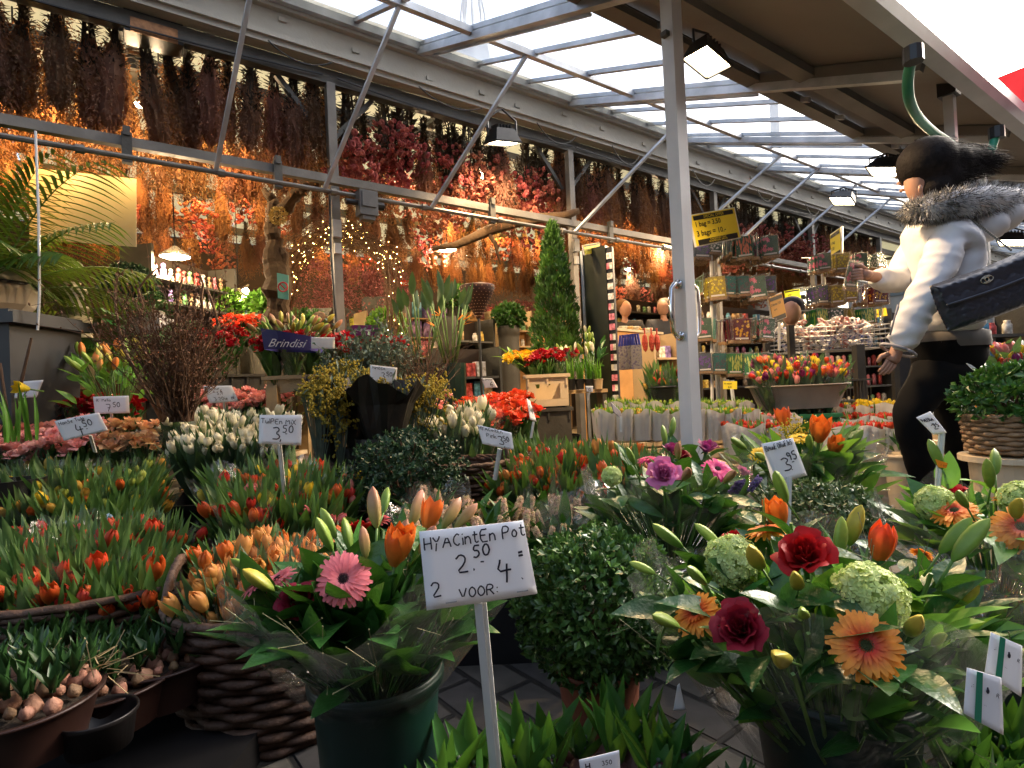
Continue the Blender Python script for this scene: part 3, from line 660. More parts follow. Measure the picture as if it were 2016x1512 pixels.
def tulip_bloom(mp, open_=0, sc=1, seed=1, stem=.05):
    random.seed(seed); b = MB()
    for k in range(6):
        a0 = k * math.pi / 3 + U(-.08, .08); inn = k % 2; H = (.050 + U(-.003, .003)) * sc; nu, nv = 4, 7; vs = []; tw = U(-.1, .1); op = open_ + U(-.08, .12)
        for j in range(nv + 1):
            v = j / nv; r = (.0155 * math.sin(math.pi * min(.97, .16 + v * .66)) ** .85 + op * .016 * v * v - .0045 * max(0, v - .72) / .28 * (1 - op * 2)) * sc * (.90 if inn else 1.0); w = (math.sin(math.pi * (.22 + .60 * v)) ** .7) * (1 if v < .86 else (1 - v) * 5.2 + .27)
            for q in range(nu + 1):
                u = q / nu * 2 - 1; an = a0 + u * .72 * w + tw * v; rr = r * (1 - .04 * u * u + .03 * (1 - abs(u))); vs.append((math.cos(an) * rr, math.sin(an) * rr, H * (v - .05 * u * u * v)))
        b.add(vs, [(j * 5 + q, j * 5 + q + 1, (j + 1) * 5 + q + 1, (j + 1) * 5 + q) for j in range(nv) for q in range(nu)])
    b.tube([(0, 0, -stem), (0, 0, .003)], .0035 * sc, 6, 1)
    return b.mesh('bloom', [mp, m_stem], True)
def rose_bloom(mp, sc=1, seed=1, n=24, detail=6):
    random.seed(seed); b = MB()
    for i in range(n):
        t = i / (n - 1); a0 = i * 2.4 + U(-.25, .25); span = .95 - .25 * t + U(-.1, .1); r0 = (.0015 + .0175 * t ** .8) * sc; h = (.034 + .004 * math.sin(i) - .006 * t * t) * sc; fl = (.001 + .017 * t ** 1.8) * sc * U(.8, 1.25); nu, nv = detail, detail; vs = []; ph = U(0, 6)
        for j in range(nv + 1):
            v = j / nv; w = math.sin(math.pi * (.18 + .62 * v)) ** .8
            for k in range(nu + 1):
                u = k / nu * 2 - 1; an = a0 + u * span * w * (1.25 if t < .3 else 1)
                r = r0 * (.35 + .75 * math.sin(math.pi * .5 * min(1, v * 1.5))) + fl * max(0, v - .45) ** 1.5 * 2.6 + (.0012 * math.sin(u * 5 + ph) * v + .0016 * u * u * v) * sc
                z = h * v * (1 - .16 * u * u) - fl * .55 * max(0, v - .8) * 3; vs.append((math.cos(an) * r, math.sin(an) * r, z))
        q = nu + 1; b.add(vs, [(j * q + k, j * q + k + 1, (j + 1) * q + k + 1, (j + 1) * q + k) for j in range(nv) for k in range(nu)])
    for k in range(5): b.leaf((0, 0, .0), (math.cos(k * 1.256), math.sin(k * 1.256), .2), Z, .022 * sc, .008 * sc, .5, 3, 'ovate', .2, 1)
    b.tube([(0, 0, -.06), (0, 0, .004)], [.003 * sc, .005 * sc], 6, 1)
    return b.mesh('bloom', [mp, m_gl], True)
def rose_low(mp, seed=1):
    return rose_bloom(mp, 1, seed, 12, 3)
def gerbera(mp, mc, sc=1, seed=1):
    random.seed(seed); b = MB()
    for ring, (n, ln, z, el) in enumerate(((26, .047, 0, .10), (26, .041, .003, .28), (20, .022, .005, .5))):
        for k in range(n):
            a = 6.283 * (k + ring * .5) / n + U(-.06, .06); e = el + U(-.1, .1)
            b.leaf((math.cos(a) * .006, math.sin(a) * .006, z), (math.cos(a) * math.cos(e), math.sin(a) * math.cos(e), math.sin(e)), Z, ln * sc * U(.9, 1.05), .0105 * sc * (1 if ring < 2 else .5), .28, 4, 'petal', .15, 0)
    for k in range(60):
        a = k * 2.4; r = .0013 * math.sqrt(k) * sc * 1.1; b.ball((math.cos(a) * r, math.sin(a) * r, .006 + .002 * (1 - k / 60)), .0013 * sc, 4, 1)
    b.lathe((0, 0, -.004), [(.003, -.01), (.011 * sc, -.001), (.011 * sc, .009), (.001, .011)], 12, 1)
    b.tube([(0, 0, -.08), (0, 0, -.01)], .003, 6, 2)
    return b.mesh('bloom', [mp, mc, m_stem], True)
def lily_bud(mp, sc=1, seed=1, fat=1.0):
    random.seed(seed); b = MB(); pr = [(.002, 0), (.0065, .008), (.0105, .022), (.0125, .042), (.0115, .060), (.0075, .076), (.001, .086)]
    b.lathe((0, 0, 0), [(r * sc * fat, z * sc) for r, z in pr], 18, 0, fn=lambda i, j: 1 + .15 * math.cos(3 * 6.283 * j / 18) + .04 * math.cos(9 * 6.283 * j / 18))
    b.tube([(0, .01, -.05 * sc), (0, 0, 0)], .0025 * sc, 6, 1)
    return b.mesh('bud', [mp, m_stem], True)
def viburnum(mp, sc=1, seed=1, n=280, r=.044):
    random.seed(seed); b = MB(); b.ball((0, 0, 0), r * sc * .82, 10, 1)
    for i in range(n):
        z = 1 - 1.75 * i / n; a = i * 2.4; rr = math.sqrt(max(0, 1 - z * z)); d = Vector((math.cos(a) * rr, math.sin(a) * rr, z)); d = rdir(d, .12)
        c = d * r * sc * U(.88, 1.06); T = TM(c, rdir(d, .25), U(0, 6))
        for k in range(5):
            an = k * 1.2566; x, y = math.cos(an), math.sin(an); p = .0062 * sc
            b.add([(0, 0, 0), (x * p - y * p * .55, y * p + x * p * .55, .0012), (x * p * 1.35, y * p * 1.35, .0002), (x * p + y * p * .55, y * p - x * p * .55, .0012)], [(0, 1, 2, 3)], 0, T)
    b.tube([(0, 0, -.09), (0, 0, -.02)], .003, 5, 1)
    return b.mesh('bloom', [mp, mat('viburnum_core', (.25, .34, .08), .8, .2)])
def hyacinth_spike(mp, seed=1, h=.11, n=34):
    random.seed(seed); b = MB(); b.tube([(0, 0, -.06), (0, 0, h * .9)], .005, 6, 1)
    for i in range(n):
        t = i / n; a = i * 2.4; r = .017 * (1 - t * .35); T = TM((math.cos(a) * r * .6, math.sin(a) * r * .6, t * h), (math.cos(a), math.sin(a), .35), U(0, 6))
        for k in range(6):
            an = k * 1.047; b.leaf(T @ Vector((0, 0, .008)), T.to_3x3() @ Vector((math.cos(an), math.sin(an), .35)), T.to_3x3() @ Z, .0125, .0055, .7, 2, 'ovate', .1, 0)
        b.tube([T @ Vector((0, 0, -.004)), T @ Vector((0, 0, .009))], .0035, 5, 0)
    return b.mesh('bloom', [mp, m_stem], True)
def pm(name, base, tip, z1=.05, rough=.5, tr=.28, rnd=.12): return mat(name, grad=(0, z1, base, tip), rough=rough, var=.12, scale=60, transl=tr, rnd=rnd, spec=.3)
p_orange = pm('petal_orange', (.42, .16, .03), (.66, .13, .015)); p_red = pm('petal_red', (.40, .06, .02), (.50, .03, .012))
p_redor = pm('petal_orange_red', (.50, .16, .03), (.62, .055, .012)); p_peach = pm('petal_peach', (.52, .30, .08), (.68, .25, .06))
p_yelor = pm('petal_yellow_orange', (.40, .34, .05), (.66, .30, .03)); p_yel = pm('petal_yellow', (.55, .46, .03), (.75, .52, .02))
p_pinkt = pm('petal_pink', (.5, .30, .2), (.62, .13, .15)); p_purp = pm('petal_purple', (.2, .03, .1), (.22, .02, .12)); p_white = pm('petal_white', (.55, .60, .32), (.86, .83, .66), .025)
p_green = pm('petal_green', (.20, .32, .05), (.36, .42, .08)); p_rose = mat('rose_red', (.34, .006, .010), .55, .2, 40, transl=.18, rnd=.1, spec=.2)
p_rosed = mat('rose_crimson', (.22, .008, .022), .55, .2, 40, transl=.15, rnd=.1, spec=.2)
p_rosep = mat('rose_pink', (.86, .38, .33), .55, .12, 40, transl=.25, rnd=.12); p_rosepp = mat('rose_peach', (.85, .42, .22), .55, .2, 40, transl=.25, rnd=.12, col2=(.75, .48, .22))
p_roseo = mat('rose_orange_red', (.70, .09, .03), .55, .15, 40, transl=.25, rnd=.12); p_rosem = mat('rose_magenta', (.58, .15, .34), .5, .1, 40, transl=.25)
p_gpink = mat('gerbera_pink', (.76, .20, .23), .5, .12, 30, transl=.25, rnd=.05); p_gor = mat('gerbera_orange', grad=(.016, .036, (.62, .045, .01), (.82, .30, .03)), rough=.5, var=.15, scale=60, transl=.25, rnd=.05, radial=True)
p_gred = mat('gerbera_centre_red', (.62, .07, .02), .55, .2, 30, transl=.2); p_gyel = mat('gerbera_yellow', (.80, .55, .02), .5, .1, 30, transl=.25)
p_gmag = mat('gerbera_magenta', (.72, .04, .22), .5, .1, 30, transl=.25); m_gc = mat('gerbera_eye', (.025, .008, .012), .7, .3, 300)
m_gc2 = mat('gerbera_eye_green', (.06, .07, .02), .7, .3, 300)
p_vib = mat('viburnum_floret', (.46, .58, .17), .6, .15, 40, transl=.25, col2=(.55, .64, .28)); p_hyp = mat('hyacinth_pink', (.70, .40, .30), .5, .15, 40, transl=.2, col2=(.60, .50, .25))
p_hyb = mat('hyacinth_violet', (.13, .09, .28), .5, .2, 40, transl=.2)
b_green = pm('bud_green', (.10, .20, .03), (.26, .36, .06), .08, .4, .12, .15); b_yel = pm('bud_yellow', (.16, .26, .04), (.50, .38, .05), .08, .4, .12, .15)
b_pink = pm('bud_pink', (.22, .24, .06), (.42, .19, .11), .08, .4, .12, .15); b_or = pm('bud_orange', (.26, .30, .06), (.72, .24, .05), .05, .45, .15)
TUL = {}
def tul(m, key=None):
    k = m.name
    if k not in TUL: TUL[k] = [tulip_bloom(m, 0, .92, 3), tulip_bloom(m, .3, 1.0, 4), tulip_bloom(m, -.05, .84, 5)]
    return random.choice(TUL[k])
ROS = {}
def ros(m):
    if m.name not in ROS: ROS[m.name] = [rose_low(m, 3), rose_low(m, 4)]
    return random.choice(ROS[m.name])
# ---------------------------------------------------------------- bunch templates
def tulip_template(seed, n=9, H=.30, r=.056, nl=25, ml=m_tl, sunk=.05, wide=1.0):
    random.seed(seed); b = MB(); sl = []
    for i in range(n):
        a = i * 2.4 + U(-.3, .3); e = r * math.sqrt((i + .5) / n); x, y = math.cos(a) * e, math.sin(a) * e; z = H - sunk + U(-.035, .02) - e * .45
        d = Vector((x * 1.6, y * 1.6, .30)).normalized(); b.tube([(x * .15, y * .15, 0), (x * .5, y * .5, z * .5), (x, y, z - .04)], .0035, 4, 1)
        sl.append(TM(Vector((x, y, z)), rdir(d, .22), U(0, 6), U(.75, 1.2)))
    for i in range(nl):
        a = i * 2.4 + U(-.3, .3); e = r * 1.15 * math.sqrt((i + 1) / nl); top = H + U(-.06, .05) - e * .3; z0 = U(.02, .10)
        p = Vector((math.cos(a) * e * .35, math.sin(a) * e * .35, z0)); q = Vector((math.cos(a) * e * 1.1, math.sin(a) * e * 1.1, top)); d = q - p
        upv = Vector((math.cos(a + U(-.8, .8)), math.sin(a + U(-.8, .8)), 0)) * -1
        b.leaf(p, d, upv, d.length, U(.034, .056) * wide, U(-.12, .22), 6, 'blade', .5, 0)
    return b.mesh('leaves', [ml, m_stem], True), sl
TT = [tulip_template(s) for s in (41, 42, 43, 44)]
TW = [tulip_template(s, 11, .30, .052, 22, m_tl2, .03) for s in (51, 52, 53)]
TR = [tulip_template(s, 13, .26, .068, 10, m_gl, .01, 1.3) for s in (61, 62, 63)]
def wrap_mesh(seed, H=.27, r0=.03, r1=.075, n=28, zz=.03):
    random.seed(seed); b = MB(); ph = U(0, 6); rws = 6; vs = []
    for i in range(rws + 1):
        t = i / rws
        for j in range(n):
            a = 6.283 * j / n; w = 1 + .07 * math.sin(5 * a + ph + t * 3) * t + .05 * math.sin(11 * a + ph) * t + U(-.03, .03)
            rr = (r0 + (r1 - r0) * t ** .9) * w; z = H * t + (zz * math.sin(3 * a + ph) + U(-.3, .3) * zz if i == rws else 0); vs.append((math.cos(a) * rr, math.sin(a) * rr, z))
    b.add(vs, [(i * n + j, i * n + (j + 1) % n, (i + 1) * n + (j + 1) % n, (i + 1) * n + j) for i in range(rws) for j in range(n)])
    return b
WR = [wrap_mesh(s).mesh('wrapper', m_cello, True) for s in (71, 72, 73)]
WRS = [wrap_mesh(s, .25, .035, .085).mesh('wrapper', m_cello, True) for s in (74, 75)]
def mass(name, label, cat, group, fl, fr, bl, br, nx, ny, tmpl, bloomf, palette, sc=1.0, H=.30, conv=.35, wrap=None, wp=.6, drop=1.0, jit=.3, lean=0):
    P = [pix(*c) for c in (fl, fr, bl, br)]; cen = sum(P, Vector()) / 4
    for j in range(ny):
        for i in range(nx):
            u = (i + .5 + U(-jit, jit) * .6 + (.25 if j % 2 else -.25) * (nx > 2)) / nx; v = (j + .5 + U(-jit, jit) * .6) / ny
            T = P[0].lerp(P[1], u).lerp(P[2].lerp(P[3], u), v); T.z += U(-.012, .012)
            B = Vector((T.x + (cen.x - T.x) * conv, T.y + (cen.y - T.y) * conv, T.z - H * sc)); d = T - B
            t = thing(name, label, cat, B, group); Mx = TM(B, d, U(0, 6.28), sc * U(.94, 1.06)); fm, sl = random.choice(tmpl)
            inst('leaves', fm, t, Mx)
            for s in sl:
                if R() < drop: inst('bloom', bloomf(random.choice(palette)), t, Mx @ s)
            if wrap and R() < wp: inst('wrapper', random.choice(wrap), t, Mx)
    return cen, P
# ---------------------------------------------------------------- containers
m_wick = mat('wicker', (.085, .045, .028), .65, .4, 18, bump=.5, bscale=120)
m_wickl = mat('wicker_light', (.24, .15, .08), .65, .35, 18, bump=.5, bscale=120)
def basket(label, c, r, h, m=m_wick, sx=1, sy=1, rows=12, flare=1.15, handle=False, r_ang=0):
    t = thing('wicker_basket', label, 'basket', c); b = MB(); n = 44; pr = []
    for i in range(rows * 2 + 1):
        tt = i / (rows * 2); pr.append((r * (1 / flare + (1 - 1 / flare) * tt), h * tt))
    rows = max(8, int(h / .016))
    for i in range(rows):
        q = (i + .5) / rows; rr = r * (1 / flare + (1 - 1 / flare) * q)
        b.tube([(math.cos(6.2832 * j / 66) * (rr + .0075 * math.sin(j * 6.2832 / 6 + (i % 2) * 3.1416)) , math.sin(6.2832 * j / 66) * (rr + .0075 * math.sin(j * 6.2832 / 6 + (i % 2) * 3.1416)), h * q + U(-.001, .001)) for j in range(67)], .0088, 5, cap=False)
    b.lathe((0, 0, 0), [(r / flare * .96, .0), (r * .965, h)], 33)
    b2 = MB(); T = Matrix.Translation(c) @ RZ(r_ang) @ Matrix.Diagonal((sx, sy, 1, 1)); b2.merge(b, T); b2.build('weave', m, t, True)
    b = MB()
    for k in range(3): b.tube([T @ Vector((math.cos(a) * (r * (1.0 + .02 * math.sin(a * 9 + k * 2))), math.sin(a) * r * (1.0 + .02 * math.sin(a * 9 + k * 2)), h + .006 * math.sin(a * 9 + k * 2.1))) for a in [6.2832 * q / 72 for q in range(73)]], .009, 6)
    b.build('rim', m, t, True)
    b = MB(); b.lathe((0, 0, .01), [(.001, 0), (r / flare, 0)], 24); b2 = MB(); b2.merge(b, T); b2.build('base', m, t)
    if handle:
        for sg in (-1, 1):
            b = MB()
            for k in range(3): b.tube([T @ Vector((sg * r * .95 * math.cos(.35 * math.sin(a)) , r * .35 * math.cos(a), h + .09 * math.sin(a) + .006 * math.sin(a * 8 + k * 2))) for a in [3.1416 * q / 20 for q in range(21)]], .008, 5)
            b.build('handle', m, t, True)
    return t
def bucket(label, c, r, h, m=None, taper=.78, name='flower_bucket', cat='bucket', rim=True, sx=1, sy=1, ang=0):
    m = m or m_green_d; t = thing(name, label, cat, c); b = MB()
    b.lathe((0, 0, 0), [(r * taper, 0), (r * taper, .004), (r * (taper + (1 - taper) * .9), h * .9), (r, h * .93), (r * 1.06, h * .935), (r * 1.06, h * .995), (r * 1.03, h), (r * .97, h * .99), (r * .93, h * .9), (r * taper * .95, .01), (.001, .008)], 40)
    o = MB(); o.merge(b, Matrix.Translation(c) @ RZ(ang) @ Matrix.Diagonal((sx, sy, 1, 1))); o.build('body', m, t, True)
    if rim:
        b = MB(); b.lathe((0, 0, 0), [(r * 1.062, h * .955), (r * 1.075, h * .96), (r * 1.075, h * .975), (r * 1.062, h * .98)], 40); o = MB(); o.merge(b, Matrix.Translation(c) @ RZ(ang) @ Matrix.Diagonal((sx, sy, 1, 1))); o.build('rim', m, t, True)
    return t
def crate(label, c, w, dpt, h, m=None, ax=None, window=False, group=None, name='flower_crate', cat='crate', feet=True):
    m = m or m_cream; ax = ax or L; ay = Vector((-ax.y, ax.x, 0)); A = (ax, ay, Z); t = thing(name, label, cat, c, group); b = MB(); th = .012
    b.box(c + Z * .01, (w * .92, dpt * .92, .02), A)
    for sg in (-1, 1):
        b.box(c + ay * sg * (dpt / 2 - th / 2) * .97 + Z * h / 2 * 1.0, (w * .97, th, h), A) if not (window and sg < 0) else None
        b.box(c + ax * sg * (w / 2 - th / 2) * .97 + Z * h / 2, (th, dpt * .95 - th, h - .004), A)
    if window:
        f = c - ay * (dpt / 2 - th / 2) * .97
        b.box(f + Z * h * .12, (w * .97, th, h * .24), A); b.box(f + Z * h * .88, (w * .97, th, h * .24), A)
        for sg in (-1, 1): b.box(f + ax * sg * w * .39 + Z * h * .5, (w * .19, th, h * .52 - .002), A)
    b.build('body', m, t)
    b = MB()
    for sg in (-1, 1):
        b.box(c + ay * sg * dpt / 2 + Z * (h + .008), (w * 1.03, .03, .022), A); b.box(c + ax * sg * w / 2 + Z * (h + .0075), (.03, dpt - .032, .0215), A)
    b.build('rim', m, t)
    b = MB(); k = max(2, int(w / .12))
    for i in range(k + 1):
        for sg in (-1, 1): b.box(c + ax * (i / k - .5) * w * .9 + ay * sg * (dpt / 2 + .003) + Z * (h - .035), (.012, .012, .05), A)
    b.build('ribs', m, t)
    return t
# ---------------------------------------------------------------- price cards
def card(label, corners, d, lines, stick=None, name='price_sign', m=None, fold=False, thick=.0012, stick_w=.012, stick_px=None, ink=None, staples=True, zsh=(0, 0, 0, 0), border=None):
    """corners: tl,tr,br,bl pixels; lines: (text,u,v,h,weight) as fractions of the card"""
    P = [pix(c[0], c[1], d + zsh[i]) for i, c in enumerate(corners)]
    t = thing(name, label, 'price sign', P[3].lerp(P[2], .5)); ux = (P[2] - P[3]).normalized(); uy0 = P[0] - P[3]; nrm = ux.cross(uy0).normalized(); uy = nrm.cross(ux)
    w = (P[2] - P[3]).length; h = uy0.length
    b = MB(); n = 8; vs = []
    for j in range(n + 1):
        for i in range(n + 1):
            u, v = i / n, j / n; p = P[3].lerp(P[2], u).lerp(P[0].lerp(P[1], u), v) + nrm * (.012 * w * math.sin(u * 3.1) + .01 * w * math.sin(v * 2.5 + 1) * u); vs.append(p)
    k = len(vs); vs += [p - nrm * thick for p in vs]; q = n + 1
    fs = [(j * q + i, j * q + i + 1, (j + 1) * q + i + 1, (j + 1) * q + i) for j in range(n) for i in range(n)]
    fs += [tuple(k + x for x in reversed(f)) for f in fs]
    ed = [i for i in range(q)] + [j * q + n for j in range(1, q)] + [n * q + i for i in range(n - 1, -1, -1)] + [j * q for j in range(n - 1, 0, -1)]
    fs += [(ed[i], ed[i - 1], k + ed[i - 1], k + ed[i]) for i in range(len(ed))]
    b.add(vs, fs); b.build('card', m or m_paper, t, True)
    if fold:
        b = MB(); b.add([P[0], P[1], P[2] - nrm * .03 * 1, P[3] - nrm * .03], [(0, 1, 2, 3)]); b.build('back_flap', m or m_paper, t)
    if lines:
        b = MB()
        for tx, u, v, hh, wt in lines:
            o = P[3].lerp(P[2], u) + (P[0] - P[3]) * v + nrm * (.0017 + .013 * w); scribble(b, tx, o, ux, (P[0] - P[3]).normalized(), h * hh, wt, .10, fit=w * (.96 - u))
        b.build('lettering', ink or m_ink, t)
    if staples:
        b = MB()
        for u in (.18, .82): o = P[3].lerp(P[2], u) + (P[0] - P[3]) * .07 + nrm * (.002 + .012 * w); b.bar(o, o + ux * w * .10, .0012, .001, nrm)
        b.build('staple', m_alu, t)
    if stick:
        b = MB(); tp = pix(*stick[0]) - nrm * .004; bt = pix(*stick[1]) - nrm * .004; b.bar(tp, bt, stick_w, .004, nrm); b.bar(tp - nrm * -.003, bt - nrm * -.003, stick_w * .3, .004, nrm); b.build('stick', mat('stick_plastic', (.62, .63, .60), .4, .05, transl=.1), t)
    return t
# ================================================================ foreground
CL = [.0]
def bouquet(label, base, rim, items, nleaf=60, leafL=.11, leafW=.055, rads=(.2, .2), ml=(m_gl,), wrapr=None, wraph=None, grass=0, seed=3, top=None, cat='bouquet', group=None, leaf_el=(.05, 1.2), cello=True):
    """base: where the stems are tied; rim: centre of the flower dome; items (name, mesh, px, py, d, size, lean)"""
    items = [(a_, b_, c_, d_, e_, f_ * .66 if a_ == 'lily_bud' else f_, g_) for a_, b_, c_, d_, e_, f_, g_ in items]
    random.seed(seed); t = thing('flower_bouquet', label, cat, base, group); ax = rim - base
    for nm, me, x, y, d, sc, ln in items:
        p = pix(x, y, d); out = (p - base).normalized(); tocam = (CAM - p).normalized(); hz = Vector((out.x, out.y, 0)); out = (out + hz * .9 + rdir((0, 0, 0), 1) * .15).normalized() if nm == 'lily_bud' else out; dr = (out * (1 - ln) + tocam * ln).normalized()
        inst(nm, me, t, TM(p, dr, U(0, 6.28), sc))
    b = MB()
    for nm, me, x, y, d, sc, ln in items:
        p = pix(x, y, d); b.tube([base + Vector((U(-.01, .01), U(-.01, .01), 0)), base.lerp(p, .55) - Z * .02, p - (p - base).normalized() * .03], .0028, 4)
    b.build('stems', m_stem, t)
    for mi, m in enumerate(ml):
        b = MB()
        for i in range(nleaf // len(ml)):
            a = U(0, 6.28); e = U(*leaf_el); k = U(.72, 1.0); se = math.sin(e); ce = math.cos(e)
            p = base + Vector((math.cos(a) * ce * rads[0] * k * .85, math.sin(a) * ce * rads[1] * k * .85, ax.z * (.50 + .50 * se) * k)); out = (p - base).normalized()
            d = rdir(out + Vector((math.cos(a), math.sin(a), 0)) * .35 + Z * .25, .35)
            ln = leafL * U(.6, 1.15); b.tube([base + (p - base) * .3, p], .002, 3, 0); b.leaf(p, d, rdir(-out + Z * 1.2, .35), ln, leafW * U(.55, 1.1), U(-.1, .5), 6, 'ovate', .28)
        b.build('leaves', m, t, True)
    b = MB()
    for nm, me, x, y, d, sc, ln in items:
        p = pix(x, y, d); out = (p - base).normalized()
        for k in range(3):
            e = rdir(out, .75); q = p - out * U(.05, .08) + e * .012; b.leaf(q, (e + Vector((e.x, e.y, 0)) * .6).normalized(), rdir(Z, .5), leafL * U(.5, .95), leafW * U(.5, .9), U(.0, .5), 6, 'ovate', .3)
    b.build('collar_leaves', ml[0], t, True)
    if grass:
        b = MB()
        for i in range(grass):
            a = U(0, 6.28); e = U(.2, 1.3); dr = Vector((math.cos(a) * math.cos(e) * rads[0] * 1.1, math.sin(a) * math.cos(e) * rads[1] * 1.1, ax.z * (.5 + .7 * math.sin(e))))
            q = base + dr * .65; tip = base + dr * U(.95, 1.25)
            for k in range(8):
                s = q.lerp(tip, k / 8); en = s + rdir(dr.normalized(), .8) * U(.02, .06); b.tube([s, en], .00045, 3, cap=False); b.ball(en, .0011, 4)
            b.tube([q, tip], .0006, 3)
        b.build('grass_sprays', mat('panicum', (.16, .15, .07), .7, .2), t)
    if cello:
        wr = wrapr or rads; H = (wraph or ax.z); b = MB(); n = 64; rows = 12; vs = []
        for i in range(rows + 1):
            q = i / rows
            for j in range(n):
                an = 6.283 * j / n; zig = (.5 + .5 * math.sin(an * 4 + seed)) * .055 if i == rows else 0
                r = (.22 + .80 * q ** .8) * (1 + .035 * math.sin(an * 7 + seed + 2 * q) + .03 * math.sin(an * 17 + q * 4) * q + U(-.008, .008))
                c = base.lerp(rim, q * H / ax.z); vs.append((c.x + math.cos(an) * r * wr[0], c.y + math.sin(an) * r * wr[1], base.z + H * q + zig + .012 * math.sin(an * 9 + seed) * q))
        b.add(vs, [(i * n + j, i * n + (j + 1) % n, (i + 1) * n + (j + 1) % n, (i + 1) * n + j) for i in range(rows) for j in range(n)])
        b.build('cellophane', m_cello, t, True)
    return t
RB = [rose_bloom(p_rose, 1, 7), rose_bloom(p_rosed, 1, 8), rose_bloom(p_rosem, 1, 9)]
G_OR = gerbera(p_gor, m_gc2, 1, 2); G_PK = gerbera(p_gpink, m_gc, 1, 3); G_YE = gerbera(p_gyel, m_gc2, .8, 4); G_MG = gerbera(p_gmag, m_gc, .9, 5)
GOR2 = MB()
VB = viburnum(p_vib); HY = [hyacinth_spike(p_hyp, 1), hyacinth_spike(p_hyp, 2, .09, 26), hyacinth_spike(p_hyb, 3, .08, 24)]
BG, BY, BP, BO = lily_bud(b_green), lily_bud(b_yel, 1, 2, 1.15), lily_bud(b_pink, 1, 3, 1.1), lily_bud(b_or, 1, 4, 1.25)
T_OR = tulip_bloom(p_orange, .5, 1.1, 9); T_RO = tulip_bloom(p_redor, .1, 1.2, 8)
# ---- the big bouquet at lower right
Bs = pix(1650, 1560, .84); Rm = pix(1640, 1150, .86); Rm.x = Bs.x; Rm.y = Bs.y
it = [('rose', RB[0], 1585, 1105, .70, .95, .35), ('rose', RB[1], 1462, 1245, .68, .92, .45), ('viburnum_head', VB, 1712, 1178, .68, .88, .3), ('viburnum_head', VB, 1442, 1105, .80, .80, .3),
      ('gerbera', G_OR, 1705, 1272, .62, .74, .62), ('gerbera', G_OR, 1372, 1208, .74, .66, .1), ('gerbera', G_OR, 1510, 1045, .86, .60, .0), ('gerbera', G_OR, 1875, 1130, .86, .42, .0), ('gerbera', G_OR, 1815, 1090, .95, .35, .0),
      ('tulip', T_RO, 1730, 1100, .80, .9, .1), ('rose', RB[0], 1450, 1070, .92, .6, .2), ('tulip', T_OR, 1535, 1040, .90, .9, .1)]
for x, y, d, s, me, ln in ((1500, 1120, .72, 1.0, BY, 0), (1552, 1302, .62, .95, BY, .1), (1585, 1215, .64, .72, BG, .3), (1785, 1250, .64, .85, BY, -.1), (1345, 1078, .84, 1.0, BG, -.2), (1420, 1078, .84, .9, BG, -.1),
                       (1390, 1150, .72, .8, BG, 0), (1338, 1235, .70, .9, BG, -.1), (1290, 1130, .78, .7, BG, -.2), (1650, 1100, .84, 1.1, BG, 0), (1672, 1075, .86, 1.15, BY, 0), (1875, 1105, .74, 1.25, BG, -.2), (1850, 1090, .76, 1.1, BG, -.2),
                       (1835, 1270, .66, .6, BG, .1), (1572, 1160, .68, .8, BY, .2), (1860, 1195, .74, .9, BY, 0), (1550, 990, .82, 1.0, BG, .1)):
    it.append(('lily_bud', me, x, y, d, s, ln))
bouquet('large cellophane bouquet with red roses, orange gerberas and two green viburnum heads, in front', Bs, Rm, it, 210, .11, .048, (.245, .20), (m_gl, m_yl), (.275, .22), Rm.z - Bs.z - .0, 26, 3, leaf_el=(.25, 1.2))
bk = gnd(1660, 1700, 0); bk = Vector((Bs.x, Bs.y, 0)); bucket('dark green bucket under the large rose and gerbera bouquet', bk, .115, .24)
# long blades rising out of that bouquet
# ---- bouquet at lower centre left
Bs2 = pix(745, 1420, .80); Rm2 = pix(735, 1120, .84); Rm2.x = Bs2.x; Rm2.y = Bs2.y
it = [('gerbera', G_PK, 676, 1140, .70, .66, .78), ('gerbera', G_PK, 548, 1140, .78, .50, .15), ('gerbera', G_PK, 505, 1152, .76, .46, -.1), ('gerbera', G_PK, 745, 1022, .98, .42, .1), ('rose', RB[1], 596, 1195, .74, .82, .4), ('rose', RB[0], 706, 1055, .92, .7, .2),
      ('tulip', T_OR, 786, 1100, .78, .9, .05), ('tulip', T_OR, 842, 1040, .88, .85, 0), ('tulip', T_OR, 778, 1112, .78, .9, 0)]
for x, y, d, s, me, ln in ((662, 1060, .84, .9, BG, 0), (655, 1085, .80, .95, BG, 0), (690, 1085, .84, .9, BG, 0), (742, 1040, .84, 1.1, BP, 0), (810, 1035, .90, 1.1, BP, 0), (870, 1040, .86, 1.0, BP, -.1), (895, 1040, .86, .9, BP, -.1), (826, 1090, .78, .85, BP, 0), (720, 1100, .80, .8, BP, 0),
                       (540, 1165, .74, .9, BY, -.05), (505, 1125, .80, .7, BG, 0), (755, 1010, .95, .9, BG, 0), (780, 1090, .82, .9, BP, 0)):
    it.append(('lily_bud', me, x, y, d, s, ln))
bouquet('cellophane bouquet with pink gerberas, orange tulips and lily buds, left of the hyacinth pot card', Bs2, Rm2, it, 140, .10, .055, (.165, .17), (m_gl,), (.185, .18), Rm2.z - Bs2.z - .02, 8, 5, leaf_el=(.25, 1.2))
bucket('dark green bucket under the pink gerbera bouquet', Vector((Bs2.x, Bs2.y, 0)), .088, .30)
